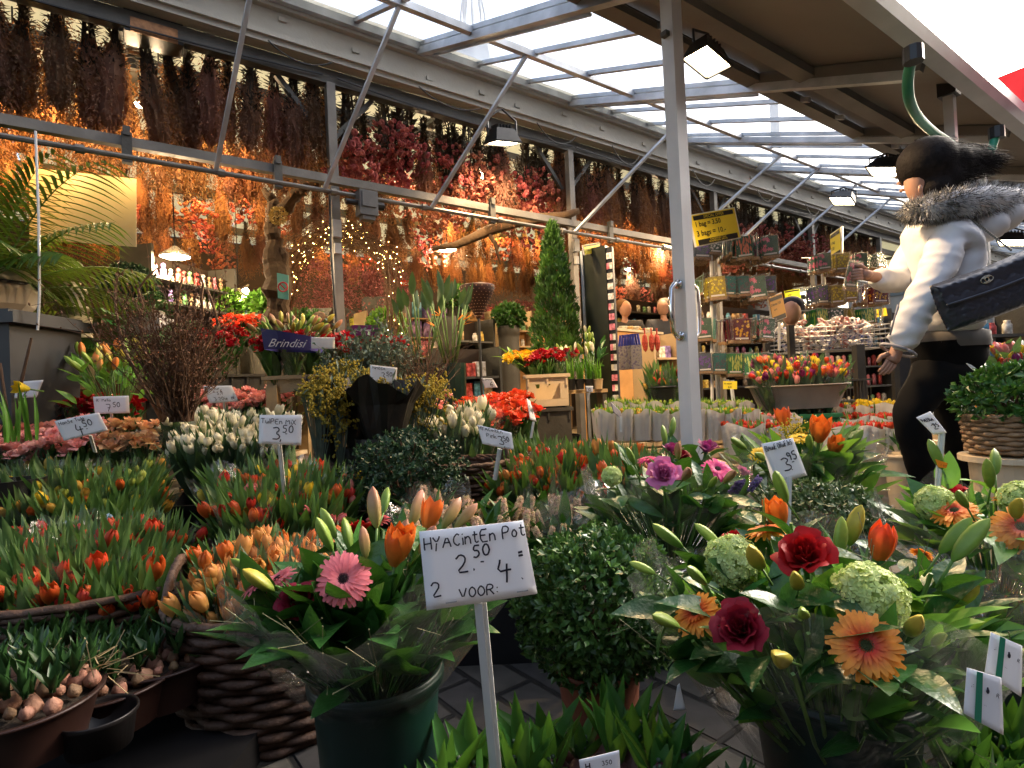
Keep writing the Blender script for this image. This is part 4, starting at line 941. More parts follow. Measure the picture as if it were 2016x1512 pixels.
# ---- bouquet with the pink rose, middle
Bs3 = pix(1320, 1150, 1.42); Rm3 = pix(1325, 945, 1.45); Rm3.x = Bs3.x; Rm3.y = Bs3.y
it = [('rose', RB[2], 1306, 938, 1.22, 1.0, .45), ('gerbera', G_MG, 1412, 925, 1.28, .75, .3), ('gerbera', G_MG, 1275, 905, 1.45, .6, .1), ('viburnum_head', VB, 1204, 938, 1.28, .5, .4), ('rose', RB[1], 1340, 905, 1.4, .7, .1), ('rose', ROS.setdefault('petal_purple', [rose_low(p_purp, 3)])[0], 1390, 890, 1.4, .9, .1),
      ('rose', ROS['petal_purple'][0], 1322, 892, 1.42, .8, .1), ('hyacinth', HY[2], 1440, 975, 1.3, .6, .1), ('rose', RB[2], 1460, 935, 1.45, .6, 0), ('hyacinth', HY[2], 1475, 965, 1.35, .5, 0)]
for x, y, d, s, me, ln in ((1335, 905, 1.32, .9, BP, .1), (1345, 945, 1.2, 1.0, BP, .1), (1425, 950, 1.22, .9, BP, 0), (1250, 915, 1.35, .9, BG, 0), (1310, 875, 1.45, .9, BG, 0), (1320, 860, 1.5, 1.0, BG, 0), (1395, 960, 1.2, .8, BG, 0), (1230, 900, 1.5, .9, BG, 0)): it.append(('lily_bud', me, x, y, d, s, ln))
bouquet('bouquet with one large pink rose, magenta gerberas and purple flowers', Bs3, Rm3, it, 110, .10, .05, (.19, .17), (m_gl,), (.20, .18), Rm3.z - Bs3.z, 4, 8, leaf_el=(0, 1.2))
bucket('dark green bucket under the pink rose bouquet', Vector((Bs3.x, Bs3.y, 0)), .10, .25)
# ---- yellow bouquet
Bs4 = pix(1590, 1060, 1.85); Rm4 = pix(1590, 885, 1.88); Rm4.x = Bs4.x; Rm4.y = Bs4.y
it = [('gerbera', G_YE, 1575, 862, 1.8, .8, .1), ('gerbera', G_YE, 1492, 895, 1.75, .8, .1), ('tulip', T_OR, 1612, 868, 1.75, 1.5, .1), ('tulip', T_OR, 1640, 890, 1.72, 1.1, .3), ('tulip', T_OR, 1545, 840, 1.9, 1.2, 0)]
for x, y, d, s, me, ln in ((1470, 885, 1.7, 1.3, BG, 0), (1505, 905, 1.65, 1.2, BG, .1), (1595, 885, 1.7, 1.2, BG, 0), (1670, 885, 1.75, 1.3, BG, -.2), (1655, 915, 1.7, 1.1, BG, -.2), (1600, 845, 1.95, 1.0, BG, 0)): it.append(('lily_bud', me, x, y, d, s, ln))
t4 = bouquet('leafy bouquet with yellow gerberas and orange tulips behind the grape hyacinth card', Bs4, Rm4, it, 110, .14, .062, (.26, .20), (m_gl, m_yl), (.25, .2), Rm4.z - Bs4.z, 0, 12, leaf_el=(0, 1.2))
b = MB(); c = pix(1565, 850, 1.86)
for i in range(260): b.ball(c + Vector((random.gauss(0, .03), random.gauss(0, .03), random.gauss(0, .02))), .0035, 4)
b.build('blossoms', mat('mimosa_yellow', (.55, .42, .04), .8, .2, 40, transl=.2), t4)
bucket('dark green bucket under the yellow gerbera bouquet', Vector((Bs4.x, Bs4.y, 0)), .11, .26)
# ---- bouquet at the right edge
Bs5 = pix(1960, 1230, 1.15); Rm5 = pix(1945, 1020, 1.15); Rm5.x = Bs5.x; Rm5.y = Bs5.y
it = [('viburnum_head', VB, 1842, 992, 1.15, .78, .4), ('viburnum_head', VB, 2010, 985, 1.1, .8, .3), ('gerbera', G_OR, 1880, 1008, 1.1, .8, .0), ('gerbera', G_OR, 1995, 985, 1.2, .7, 0), ('gerbera', G_OR, 2010, 1040, 1.0, .9, .3), ('rose', RB[0], 1878, 985, 1.2, .9, .1)]
for x, y, d, s, me, ln in ((1855, 925, 1.2, 1.2, BG, .0), (1950, 960, 1.1, 1.2, BG, 0), (1998, 1020, 1.0, 1.1, BY, .0), (1960, 935, 1.25, 1.2, BG, 0), (1905, 1000, 1.05, 1.0, BG, 0)): it.append(('lily_bud', me, x, y, d, s, ln))
bouquet('bouquet with viburnum and orange gerberas beside the small orange tag', Bs5, Rm5, it, 90, .12, .055, (.19, .19), (m_yl, m_gl), (.20, .2), Rm5.z - Bs5.z, 6, 15, leaf_el=(0, 1.2))
bucket('dark green bucket under the bouquet beside the orange tag', Vector((Bs5.x, Bs5.y, 0)), .10, .26)
# orange tag and leaf
t = thing('orange_tag', 'small orange price tag stuck on a long leaf near the woman\'s legs', 'price tag', pix(1855, 910, 1.05))
P = [pix(1842, 904, 1.05), pix(1866, 912, 1.05), pix(1863, 922, 1.05), pix(1848, 920, 1.05)]; b = MB(); b.add(P + [p + Vector((0, .0015, 0)) for p in P], [(3, 2, 1, 0), (4, 5, 6, 7), (0, 1, 5, 4), (1, 2, 6, 5), (2, 3, 7, 6), (3, 0, 4, 7)]); b.build('tag', mat('tag_orange', (.85, .28, .01), .6, .05), t)
b = MB(); ux = (P[1] - P[0]).normalized(); scribble(b, '1.95', pix(1850, 917, 1.047), ux, ux.cross((P[0] - CAM).normalized()) * 1, .0055, .14); b.build('lettering', mat('tag_ink', (.45, .12, .02), .6, 0), t)
# ---- box ball and other shrubs
def shrub(name, label, c, r, n, m, lf=.016, squash=.95, cat='shrub', pot=None, inner=True, group=None, kind='ovate', lw=.6, fuzz=.12):
    random.seed(int(r * 1e4)); t = thing(name, label, cat, c, group); b = MB(); rr = Vector((r, r, r * squash))
    for i in range(n):
        d = rdir((0, 0, 0), 1); bump = 1 + fuzz * noise.noise(d * 3.1 + c) * 1.6; k = bump * (1 - .45 * R() ** 2.2) ; p = c + Vector((d.x * rr.x, d.y * rr.y, d.z * rr.z)) * k
        q = rdir(d + Vector((0, 0, .3)), .55); s = lf * U(.7, 1.25)
        for kk in range(3): b.leaf(p, rdir(q, .6), rdir(d, .5), s, s * lw, U(-.1, .3), 2, kind, .2)
    b.build('foliage', m, t)
    b = MB()
    for i in range(26): d = rdir((0, 0, .2), .8); b.tube([c - Z * r * .9, c + d * r * .35 - Z * r * .2, c + Vector((d.x * rr.x, d.y * rr.y, d.z * rr.z)) * .85], [.004, .003, .0015], 4)
    b.build('branches', m_twig, t); return t
cb = pix(1172, 1190, 1.06)
t = shrub('box_ball', 'clipped round box ball standing between the hyacinth card and the big bouquet', cb, .143, 3000, m_box, .017, cat='box ball')
terra = mat('terracotta', (.20, .06, .03), .7, .2, 12, bump=.2)
bucket('terracotta pot under the clipped box ball', Vector((cb.x, cb.y, 0)), .078, .17, terra, name='terracotta_pot', cat='plant pot')
b = MB(); b.tube([Vector((cb.x, cb.y, .14)), cb - Z * .1], .008, 6); b.build('trunk', m_twig, t)
cb2 = pix(800, 935, 1.95); shrub('dark_shrub', 'dark green small-leaved shrub between the mixed tulips and the mimosa', cb2, .185, 2300, m_boxd, .018, .78, fuzz=.3)
bucket('black pot under the dark small-leaved shrub', Vector((cb2.x, cb2.y, 0)), .13, .30, m_black, cat='plant pot', name='plant_pot')
cb3 = pix(1610, 1030, 1.42); shrub('box_shrub', 'low box plant with pale green tips behind the big bouquet, under the grape hyacinth card', cb3, .155, 1700, mat('box_leaf_pale', (.05, .10, .035), .45, .4, 30, transl=.12, col2=(.10, .15, .06)), .016, .62, fuzz=.2)
bucket('black pot under the low box plant', Vector((cb3.x, cb3.y, 0)), .12, .26, m_black, cat='plant pot', name='plant_pot')
# ---- hyacinth pots on the ground
m_hl = mat('hyacinth_leaf', (.035, .115, .02), .35, .25, 10, transl=.2, rnd=.15, tcol=(.12, .3, .03)); m_bulb = mat('bulb_skin', (.10, .035, .045), .55, .4, 25, col2=(.16, .09, .06), bump=.3)
def hy_plant(seed, h=.095):
    random.seed(seed); b = MB(); n = 6
    for i in range(n):
        a = i * 2.4; e = U(.75, 1.35); d = Vector((math.cos(a) * math.cos(e), math.sin(a) * math.cos(e), math.sin(e))); b.leaf((math.cos(a) * .006, math.sin(a) * .006, .015), d, Vector((math.cos(a), math.sin(a), 0)) * -1, h * U(.75, 1.1), U(.021, .029), U(-.35, .1), 6, 'blade', .8)
    me = b.mesh('leaves', m_hl, True); c = MB(); c.lathe((0, 0, -.03), [(.003, 0), (.022, .012), (.026, .028), (.016, .045), (.006, .055)], 14); c.tube([(0, 0, .02), (0, 0, .05)], .008, 8); 
    for i in range(14): a = i * 2.4; c.ball((math.cos(a) * .009, math.sin(a) * .008, .03 + i * .002), .0035, 5, 1)
    return me, c.mesh('bulb', [m_bulb, mat('hyacinth_buds', (.05, .08, .05), .6, .3, 40)], True)
HP = [hy_plant(s) for s in (81, 82, 83)]
def hyacinth_pot(label, g, r=.05, n=3, h=.09, sc=1.0, group=None):
    t = bucket(label, g, r, h, mat('pot_terracotta_dark', (.14, .05, .03), .6, .2, 12), .75, 'hyacinth_pot', 'potted hyacinth', rim=False)
    if group: t['group'] = group
    b = MB(); b.lathe(g + Z * h * .88, [(r * .93, 0), (.001, .004)], 16); b.build('soil', m_soil, t)
    for i in range(n):
        a = i * 6.283 / n + U(-.3, .3); e = 0 if n == 1 else r * .5; p = g + Vector((math.cos(a) * e, math.sin(a) * e, h)); me, bl = random.choice(HP); Mx = TM(p, rdir(Z, .12), U(0, 6), sc * U(.85, 1.15)); inst('leaves', me, t, Mx); inst('bulb', bl, t, Mx)
    return t
random.seed(12)
for x, y, d, n, lab, sc in ((905, 1440, .74, 2, 'left of the card stick', 1.0), (1040, 1430, .78, 3, 'just right of the card stick', 1.0), (1110, 1400, .86, 2, 'below the terracotta box pot', 1.05), (1215, 1385, .80, 3, 'with large bare bulbs in front of the box ball', 1.15), (1300, 1420, .72, 3, 'beside the bulbs at the green bucket', 1.0), (890, 1530, .62, 2, 'at the bottom edge near the green bucket', .9), (1450, 1480, .70, 1, 'dark one in the shade of the big bouquet', .8)):
    g0 = pix(x, y, d); g = Vector((g0.x, g0.y, max(0, g0.z - .11))); hyacinth_pot('potted sprouting hyacinth ' + lab, Vector((g.x, g.y, 0)), .045, n, max(.05, g.z + .02), sc)
for i, (x, y, d, lab) in enumerate(((1880, 1420, .80, 'nearest to the green striped cards'), (1960, 1400, .86, 'behind the green striped cards'), (1940, 1500, .74, 'at the lower right corner'), (1870, 1500, .72, 'right of the big bouquet bucket'), (2010, 1470, .8, 'outermost in the corner'))):
    g0 = pix(x, y, d); hyacinth_pot('dark potted hyacinth ' + lab, Vector((g0.x, g0.y, 0)), .045, 3, max(.05, g0.z - .09), 1)
# ---- bulb pans at lower left
p_shell = mat('bulb_shell', (.34, .19, .11), .7, .4, 60, rnd=.4, col2=(.15, .075, .04), bump=.4, bscale=90); m_pan = mat('plastic_pan', (.025, .010, .007), .45, .2, 10)
bm = MB(); bm.lathe((0, 0, -.012), [(.002, 0), (.013, .007), (.016, .018), (.010, .028), (.003, .036)], 10); BULB = bm.mesh('bulb', p_shell, True)
def sprout(seed):
    random.seed(seed); b = MB()
    for i in range(6): a = i * 2.4; e = U(.9, 1.4); b.leaf((0, 0, .012), (math.cos(a) * math.cos(e), math.sin(a) * math.cos(e), math.sin(e)), Vector((math.cos(a), math.sin(a), 0)) * -1, U(.03, .055), .011, 0, 4, 'blade', .6)
    return b.mesh('sprout', mat('sprout_dark', (.022, .065, .015), .4, .3, 10, transl=.15), True)
SPR = [sprout(s) for s in (1, 2, 3)]
def bulb_pan(label, g, r, h, n, seed=1):
    random.seed(seed); t = bucket(label, g, r, h, m_pan, .8, 'bulb_pan', 'bulb pan', rim=False)
    b = MB(); b.lathe(g + Z * h * .8, [(r * .92, 0), (.001, .01)], 24); b.build('soil', m_soil, t)
    for i in range(n):
        e = r * .88 * math.sqrt((i + .5) / n); a = i * 2.4; p = g + Vector((math.cos(a) * e, math.sin(a) * e, h * .9 + U(0, .01))); Mx = TM(p, rdir(Z, .3), U(0, 6), U(.5, 1.0)); inst('bulb', BULB, t, Mx)
        if R() < .9: inst('sprout', random.choice(SPR), t, TM(p + Z * .01, rdir(Z, .2), U(0, 6), U(.9, 1.4)))
for x, y, d, r, h, n, lab in ((45, 1375, .88, .10, .075, 30, 'shallow pan of sprouting bulbs, lowest one at the left'), (215, 1335, 1.02, .10, .075, 26, 'shallow pan of sprouting bulbs behind the empty pan'), (320, 1290, 1.10, .10, .08, 26, 'shallow pan of sprouting bulbs touching the large wicker basket'), (60, 1290, 1.12, .13, .08, 30, 'shallow pan of green shoots in the shade of the red tulips'), (190, 1265, 1.22, .12, .08, 26, 'shallow pan of green shoots under the red tulip basket')):
    g0 = pix(x, y, d); bulb_pan(lab, Vector((g0.x, g0.y, max(.0, g0.z - h - .0))), r, h, n, int(x))
g0 = pix(194, 1400, .9); t = thing('empty_pan', 'empty black plastic pan with a shiny rim, lying low at the left', 'pan', g0); b = MB(); r = .052
b.lathe(g0 - Z * .055, [(.001, .004), (r * .85, .004), (r * .97, .05), (r * 1.03, .055), (r * 1.05, .053), (r * 1.05, .048), (r * .98, .045), (r * .86, 0), (.001, 0)], 40); b.build('body', mat('pan_black', (.012, .010, .010), .38, .1), t, True)
# low black stand that carries the pans
t = thing('display_board', 'low black board under the bulb pans', 'board', (-.62, .95, 0)); b = MB(); zz = .20
p = [pix(-60, 1500, .78), pix(300, 1480, .80), pix(420, 1270, 1.3), pix(-60, 1270, 1.3)]; cc_ = sum(p, Vector()) / 4
b.box((cc_.x, cc_.y + .05, .03), (.62, .65, .06)); b.build('board', m_matt, t)
for i in range(7):  # unseen crate stacks, added to keep daylight off the low foreground
    for k in range(3): crate('unseen black crate added to shade the foreground, in the stack wall behind the photographer', Vector((-1.75 + i * .5, -.50 - .05 * (i % 2), k * .27)), .46, .36, .25, m_matt, Vector((1, 0, 0)), group='unseen shading crates behind the photographer')
for k in range(3): crate('unseen black crate added to shade the foreground, left of the photographer, %s one' % ('bottom', 'middle', 'top')[k], Vector((-1.05, .15, k * .23)), .5, .36, .21, m_matt, Vector((.3, 1, 0)).normalized())  # side stack, also unseen, added to darken the lower left
# tuft of dry straw
t = thing('dry_straw', 'tuft of dry straw lying on the bulb pans', 'straw', pix(180, 1310, .95)); b = MB(); random.seed(4)
for i in range(40): p = pix(U(60, 230), U(1295, 1335), U(.9, 1.0)); b.tube([p, p + rdir((1, 0, .2), .5) * U(.02, .07)], .0008, 3)
b.build('straws', mat('straw', (.5, .38, .2), .8, .2), t)
# ================================================================ tulip masses
random.seed(21)
_, P = mass('tulip_bunch', 'bunch of half hidden orange-red tulips in the wicker basket at the left edge', 'tulips', 'orange-red tulip bunches in the left wicker basket', (-60, 1150, 1.15), (360, 1130, 1.2), (-30, 985, 1.7), (390, 985, 1.72), 7, 5, TT, tul, [p_red, p_redor, p_redor, p_red], .98, .30, .45, WR, .4, .5)
basket('dark wicker basket holding the orange-red tulips at the left edge', Vector((-1.10, 1.46, 0)), .31, .27, sx=1.25, sy=1.0)
_, P = mass('tulip_bunch', 'bunch of peach orange tulips in the tall wicker basket behind the pink gerberas', 'tulips', 'peach tulip bunches in the tall wicker basket', (345, 1150, 1.05), (640, 1150, 1.05), (430, 1025, 1.5), (740, 1020, 1.55), 5, 5, TW + TT[:1], tul, [p_peach, p_peach, p_orange], .92, .30, .5, WR, .5, .9)
basket('tall dark wicker basket with side handles, under the peach tulips', Vector((-.54, 1.28, 0)), .22, .26, handle=True, r_ang=.3)
mass('tulip_bunch', 'bunch of yellow-orange tulips behind the orange-red ones at the left', 'tulips', 'yellow-orange tulip bunches at the left', (-40, 985, 1.8), (330, 975, 1.8), (-20, 880, 2.4), (345, 880, 2.4), 6, 4, TT, tul, [p_yelor, p_yelor, p_yel, p_orange, p_green], 1, .30, .4, WR, .4, .52)
crate('black crate under the yellow-orange tulips at the left', Vector((-1.65, 2.1, 0)), 1.1, .6, .24, m_black, Vector((1, 0, 0)))
mass('tulip_bunch', 'bunch of mixed colour tulips under the mixed tulip card', 'tulips', 'mixed tulip bunches under the tulip card', (400, 990, 1.5), (690, 985, 1.55), (390, 880, 2.1), (720, 885, 2.15), 5, 4, TT, tul, [p_yel, p_redor, p_red, p_pinkt, p_yelor, p_orange], 1, .30, .45, WR, .45, .6)
crate('black crate under the mixed colour tulips', Vector((-.72, 1.85, 0)), .62, .55, .24, m_black, Vector((1, 0, 0)))
mass('tulip_bunch', 'bunch of white tulips in the wide row behind the yellow-orange ones', 'tulips', 'white tulip bunches in the wide row', (335, 862, 2.35), (560, 862, 2.4), (330, 800, 2.9), (585, 800, 2.95), 6, 4, TW, tul, [p_white], 1.15, .30, .4, WR, .3)
crate('black crate under the wide row of white tulips', Vector((-1.33, 2.65, 0)), .75, .6, .25, m_black, Vector((1, 0, 0)))
mass('tulip_bunch', 'bunch of upright white tulips right of the mimosa', 'tulips', 'white tulip bunches right of the mimosa', (835, 835, 2.45), (955, 835, 2.45), (830, 795, 2.75), (965, 790, 2.75), 3, 2, TW, tul, [p_white], 1.25, .30, .2, WR, .6)
basket('wicker basket with a tall handle behind the pink hyacinth card', gnd(905, 1020) if False else Vector((-.20, 2.3, 0)), .17, .40, handle=True, r_ang=.2)
mass('tulip_bunch', 'bunch of small orange and red tulips behind the pink hyacinth card', 'tulips', 'orange and red tulip bunches behind the pink hyacinth card', (950, 930, 1.95), (1270, 925, 2.0), (985, 850, 2.7), (1160, 850, 2.7), 6, 5, TT, tul, [p_orange, p_redor, p_red, p_peach, p_orange], .9, .30, .4, WR, .3, .6)
crate('black crate under the orange and red tulips in the middle', Vector((.12, 2.35, 0)), .6, .75, .26, m_black, Vector((1, 0, 0)))
mass('tulip_bunch', 'bunch of faded orange tulips right behind the pink rose bouquet', 'tulips', 'orange tulip bunches behind the pink rose bouquet', (1190, 925, 1.7), (1280, 925, 1.75), (1170, 860, 2.3), (1330, 865, 2.3), 3, 3, TT, tul, [p_orange, p_peach, p_redor], .95, .30, .4, None, 0, .8)
# pink cut hyacinths with broad leaves
random.seed(31)
hyT = []
for sd_ in (1, 2, 3):
    random.seed(90 + sd_); b = MB(); sl = []
    for i in range(3): a = i * 2.4; e = .05 * math.sqrt((i + .5) / 3); p = Vector((math.cos(a) * e, math.sin(a) * e, .17 + U(-.02, .01))); sl.append(TM(p, rdir(Z, .25), U(0, 6), U(.55, .75))); b.tube([(0, 0, 0), p], .004, 4, 1)
    for i in range(17): a = i * 2.4; e = U(.5, 1.35); b.leaf((math.cos(a) * .01, math.sin(a) * .01, U(.06, .12)), (math.cos(a) * math.cos(e), math.sin(a) * math.cos(e), math.sin(e)), (-math.cos(a), -math.sin(a), .2), U(.12, .17), U(.035, .055), U(0, .4), 6, 'ovate', .4)
    hyT.append((b.mesh('leaves', [m_gl, m_stem], True), sl))
mass('hyacinth_bunch', 'bunch of pale pink cut hyacinths with broad leaves under the pink hyacinth card', 'hyacinths', 'pink cut hyacinth bunches in the middle', (770, 1010, 1.45), (1150, 1000, 1.5), (760, 950, 1.8), (1160, 940, 1.85), 7, 3, hyT, lambda k: random.choice(HY[:2]) if R() < .92 else HY[2], [0], .95, .27, .3, WR, .2)
crate('black crate under the pink cut hyacinths', Vector((-.07, 1.62, 0)), .62, .40, .2, m_black, Vector((1, 0, 0)))
# roses
def rosemass(label, group, fl, fr, bl, br, nx, ny, pal, sc=1.05, H=.26, wp=.5): mass('rose_bunch', label, 'roses', group, fl, fr, bl, br, nx, ny, TR, ros, pal, sc, H, .1, WRS, wp, 1, .25)
random.seed(33)
rosemass('bunch of pink roses at the left edge under the 4.50 card', 'pink rose bunches at the left edge', (-30, 880, 2.3), (200, 870, 2.35), (-20, 830, 2.8), (230, 825, 2.8), 4, 3, [p_rosep])
rosemass('bunch of peach coloured roses right of the 4.50 card', 'peach rose bunches right of the 4.50 card', (215, 858, 2.35), (290, 856, 2.35), (210, 828, 2.7), (300, 826, 2.7), 2, 2, [p_rosepp])
rosemass('bunch of dark red roses in the long row behind the pink roses', 'red rose bunches behind the pink roses', (55, 800, 2.9), (270, 795, 3.0), (50, 775, 3.3), (260, 772, 3.4), 5, 2, [p_rose])
rosemass('bunch of pale pink roses behind the wide row of white tulips', 'pale pink rose bunches behind the white tulips', (360, 790, 3.1), (550, 786, 3.2), (365, 765, 3.4), (550, 762, 3.5), 5, 2, [p_rosep])
rosemass('bunch of bright orange-red roses right of the mimosa', 'orange-red rose bunches right of the mimosa', (925, 820, 2.75), (1055, 815, 2.85), (900, 775, 3.4), (1030, 775, 3.5), 4, 4, [p_roseo])
rosemass('bunch of pale pink roses behind the mimosa', 'pale pink rose bunches behind the mimosa', (770, 790, 3.2), (870, 785, 3.2), (770, 765, 3.5), (860, 763, 3.5), 3, 2, [p_rosep])
rosemass('bunch of deep red roses on the pale wooden table', 'red rose bunches on the pale wooden table', (525, 712, 2.95), (700, 712, 3.2), (530, 690, 3.3), (720, 690, 3.5), 5, 2, [p_rose], 1.1, .16)
rosemass('bunch of red roses behind the eucalyptus', 'red rose bunches behind the eucalyptus', (690, 678, 3.7), (800, 672, 4.0), (700, 660, 4.0), (790, 660, 4.2), 3, 2, [p_rose], 1, .26)
rosemass('bunch of red roses far back left of the cork trunk', 'red rose bunches left of the cork trunk', (320, 672, 3.6), (470, 668, 3.8), (330, 648, 4.0), (470, 645, 4.2), 4, 2, [p_rose])
rosemass('bunch of red roses on the cream crate with a window', 'red rose bunches on the windowed cream crate', (1045, 735, 3.9), (1120, 733, 4.1), (1050, 722, 4.1), (1120, 720, 4.3), 3, 2, [p_rose], .9, .12)
rosemass('bunch of orange-red flowers far back left of the cork trunk', 'orange-red bunches far left of the cork trunk', (430, 632, 4.6), (520, 632, 4.9), (435, 620, 4.8), (520, 620, 5.0), 3, 2, [p_roseo])
for x, y, d, lab, w, dp, h in ((110, 870, 2.6, 'cream crate under the pink roses at the left edge', .85, .5, .3), (150, 800, 3.15, 'cream crate under the long row of dark red roses', .8, .4, .38), (455, 790, 3.3, 'cream crate under the pale pink roses', .7, .4, .36), (985, 810, 3.1, 'cream crate under the bright orange-red roses', .45, .55, .33), (815, 790, 3.35, 'cream crate under the roses behind the mimosa', .4, .3, .34), (395, 670, 3.9, 'dark crate under the far red roses', .7, .4, .75), (745, 670, 3.9, 'dark crate under the roses behind the eucalyptus', .5, .3, .75), (475, 632, 4.8, 'dark crate under the far orange-red flowers', .5, .3, .9)):
    p = pix(x, y, d); crate(lab, Vector((p.x, p.y, 0)), w, dp, h, m_cream if lab[0] == 'c' else m_dark, Vector((1, 0, 0)) if d < 3.4 else L)
# ================================================================ price cards
card('white card on a white stick, hand lettered hyacinten pot 2.50, 2 voor 4', [(825, 1047), (1030, 1025), (1058, 1168), (840, 1202)], .62,
     [('HyACintEn Pot', .04, .76, .155, .12), ('2.', .30, .42, .23, .10), ('50', .46, .58, .15, .15), ('-', .52, .47, .12, .16), ('4', .66, .24, .27, .09), ('.', .87, .22, .14, .2), ('=', .86, .48, .14, .2), ('2', .06, .16, .19, .11), ('VOOR:', .31, .09, .13, .14)],
     ((945, 1186, .62), (985, 1620, .66)), stick_w=.0135)
card('small white card hand lettered tulpen mix 3.50 on a white stick', [(511, 817), (594, 817), (593, 877), (509, 873)], 1.7, [('TulPEn Mix', .05, .72, .17, .13), ('3', .32, .16, .45, .09), (',', .50, .15, .3, .12), ('50', .56, .42, .26, .13), ('-', .62, .3, .2, .14)], ((549, 875, 1.7), (560, 980, 1.75)))
card('small white card hand lettered 4.50 tilted among the pink roses', [(107, 829), (194, 812), (213, 847), (126, 868)], 2.0, [('Hanse Tulp', .08, .74, .16, .14), ('4', .36, .12, .5, .09), ('50', .55, .40, .30, .13), ('-', .58, .22, .2, .14)], ((176, 857, 2.0), (186, 890, 2.05)))
card('small white card hand lettered 7.50 just above the peach roses', [(183, 781), (253, 779), (256, 813), (187, 815)], 2.7, [('R  Mella', .1, .70, .16, .13), ('7', .36, .12, .42, .09), ('50', .55, .36, .28, .13)], ((218, 812, 2.7), (220, 840, 2.75)))
card('white card half hidden by a daffodil at the left edge', [(33, 752), (85, 748), (72, 782), (28, 784)], 2.6, [('2', .35, .1, .5, .1)], None)
card('white card with faint writing standing in the pale pink roses', [(398, 760), (456, 759), (470, 790), (413, 794)], 2.95, [('R. eur', .2, .74, .14, .12), ('3,4', .38, .45, .18, .12), ('3 20ie  N.', .22, .12, .20, .12)], ((440, 790, 2.95), (442, 815, 2.97)))
card('white card hand lettered mimosa 3.50', [(729, 718), (782, 724), (780, 756), (728, 750)], 2.45, [('MiMOSA', .08, .76, .16, .14), ('3', .42, .18, .42, .09), (',', .57, .18, .3, .12), ('50', .62, .42, .25, .14), ('-', .68, .3, .2, .14)], ((755, 752, 2.45), (757, 790, 2.47)))
card('white card hand lettered hyacinten pink 3.50 on a white stick', [(939, 836), (1007, 852), (1012, 886), (950, 874)], 1.5, [('HyACintEn', .03, .78, .17, .14), ('Pink', .22, .45, .20, .12), ('3', .56, .16, .45, .10), ('50', .74, .40, .26, .14), (',', .70, .08, .3, .12), ('-', .78, .26, .2, .14)], ((984, 884, 1.5), (974, 945, 1.52)))
card('folded white card hand lettered blauwe druifjes 3.95', [(1499, 874), (1561, 862), (1589, 936), (1532, 952)], 1.3, [('BlAuuE DRuifjes', .03, .80, .13, .10), ('3', .34, .24, .32, .09), ('95', .60, .45, .20, .14), ('.', .58, .22, .2, .12), ('-', .68, .34, .15, .14)], ((1555, 940, 1.29), (1552, 1060, 1.27)), fold=True)
card('pointed white tag on a white stick in front of the woman\'s legs', [(1804, 822), (1832, 810), (1864, 852), (1838, 856)], 1.2, [('VALERiA', .08, .72, .17, .15), ('2', .38, .28, .26, .13), ('75', .56, .38, .20, .16)], ((1857, 852, 1.2), (1849, 965, 1.2)), name='price_tag', staples=False)
card('white card hand lettered 6 among the bright orange-red roses', [(947, 744), (970, 745), (980, 763), (955, 764)], 2.9, [('E.JAnuA', .02, .74, .2, .14), ('6', .5, .14, .45, .12)], None, staples=False)
card('blank white card standing in the deep red roses', [(613, 664), (659, 664), (659, 687), (613, 686)], 2.8, [], None, staples=False)
card('tiny white plug tag near the cream crate with a window', [(1153, 760), (1168, 760), (1167, 772), (1155, 771)], 2.9, [('10.', .2, .2, .5, .14)], ((1161, 771, 2.9), (1158, 788, 2.9)), name='price_tag', staples=False, stick_w=.008)
card('white card seen edge on in the orange and red tulips', [(1037, 784), (1044, 790), (1056, 830), (1044, 826)], 2.1, [('11 AprEl', .1, .4, .3, .14)], ((1052, 830, 2.1), (1047, 862, 2.1)), zsh=(0, .06, .06, 0))
card('dark backed card seen edge on before the paper wrapped buds', [(1202, 791), (1222, 810), (1224, 826), (1208, 812)], 2.2, [], ((1224, 820, 2.2), (1224, 850, 2.2)), zsh=(0, .06, .06, 0), m=mat('grey_card', (.16, .16, .2), .6, .1))
card('small white card corner at the bottom edge with a printed mark', [(1140, 1497), (1219, 1478), (1222, 1530), (1146, 1545)], .62, [('H.', .15, .62, .24, .2), ('350', .56, .66, .18, .16)], None, name='plant_label', staples=False)
card('pale pointed stick label between the hyacinths and the big bouquet', [(1334, 1350), (1338, 1346), (1350, 1398), (1326, 1400)], .8, [], None, name='plant_label', staples=False)
m_gr = mat('card_green', (.02, .22, .12), .5, .1)
for i, (cn, lab) in enumerate(((((1952, 1245), (2013, 1272), (2010, 1372), (1940, 1325)), 'white plant card with green stripe, upper one of the pair at the right edge'), (((1905, 1315), (1972, 1335), (1975, 1447), (1898, 1405)), 'white plant card with green stripe, lower one of the pair at the right edge'))):
    d = .60 - i * .02; t = card(lab, cn, d, [('.:', .08, .66, .1, .2), ('._._', .42, .42, .04, .14), ('R', .72, .72, .08, .16)], None, name='plant_label', staples=False)
    P = [pix(c[0], c[1], d) for c in cn]; u = .22; b = MB(); n = ((P[1] - P[0]).cross(P[0] - P[3])).normalized(); n = n if n.dot(CAM - P[0]) > 0 else -n
    q = [P[3].lerp(P[2], u), P[3].lerp(P[2], u + .18), P[0].lerp(P[1], u + .18), P[0].lerp(P[1], u)]; q = [x + n * .0022 for x in q]; b.add(q, [(0, 1, 2, 3)]); b.build('green_stripe', m_gr, t)
    b = MB(); o = P[3].lerp(P[2], .55).lerp(P[0].lerp(P[1], .55), .68) + n * .0022; b.ball(o, (.0018, .0006, .0028), 8); b.ball(o + Z * .003, (.0012, .0006, .0012), 6); b.build('printed_mark', m_ink, t)
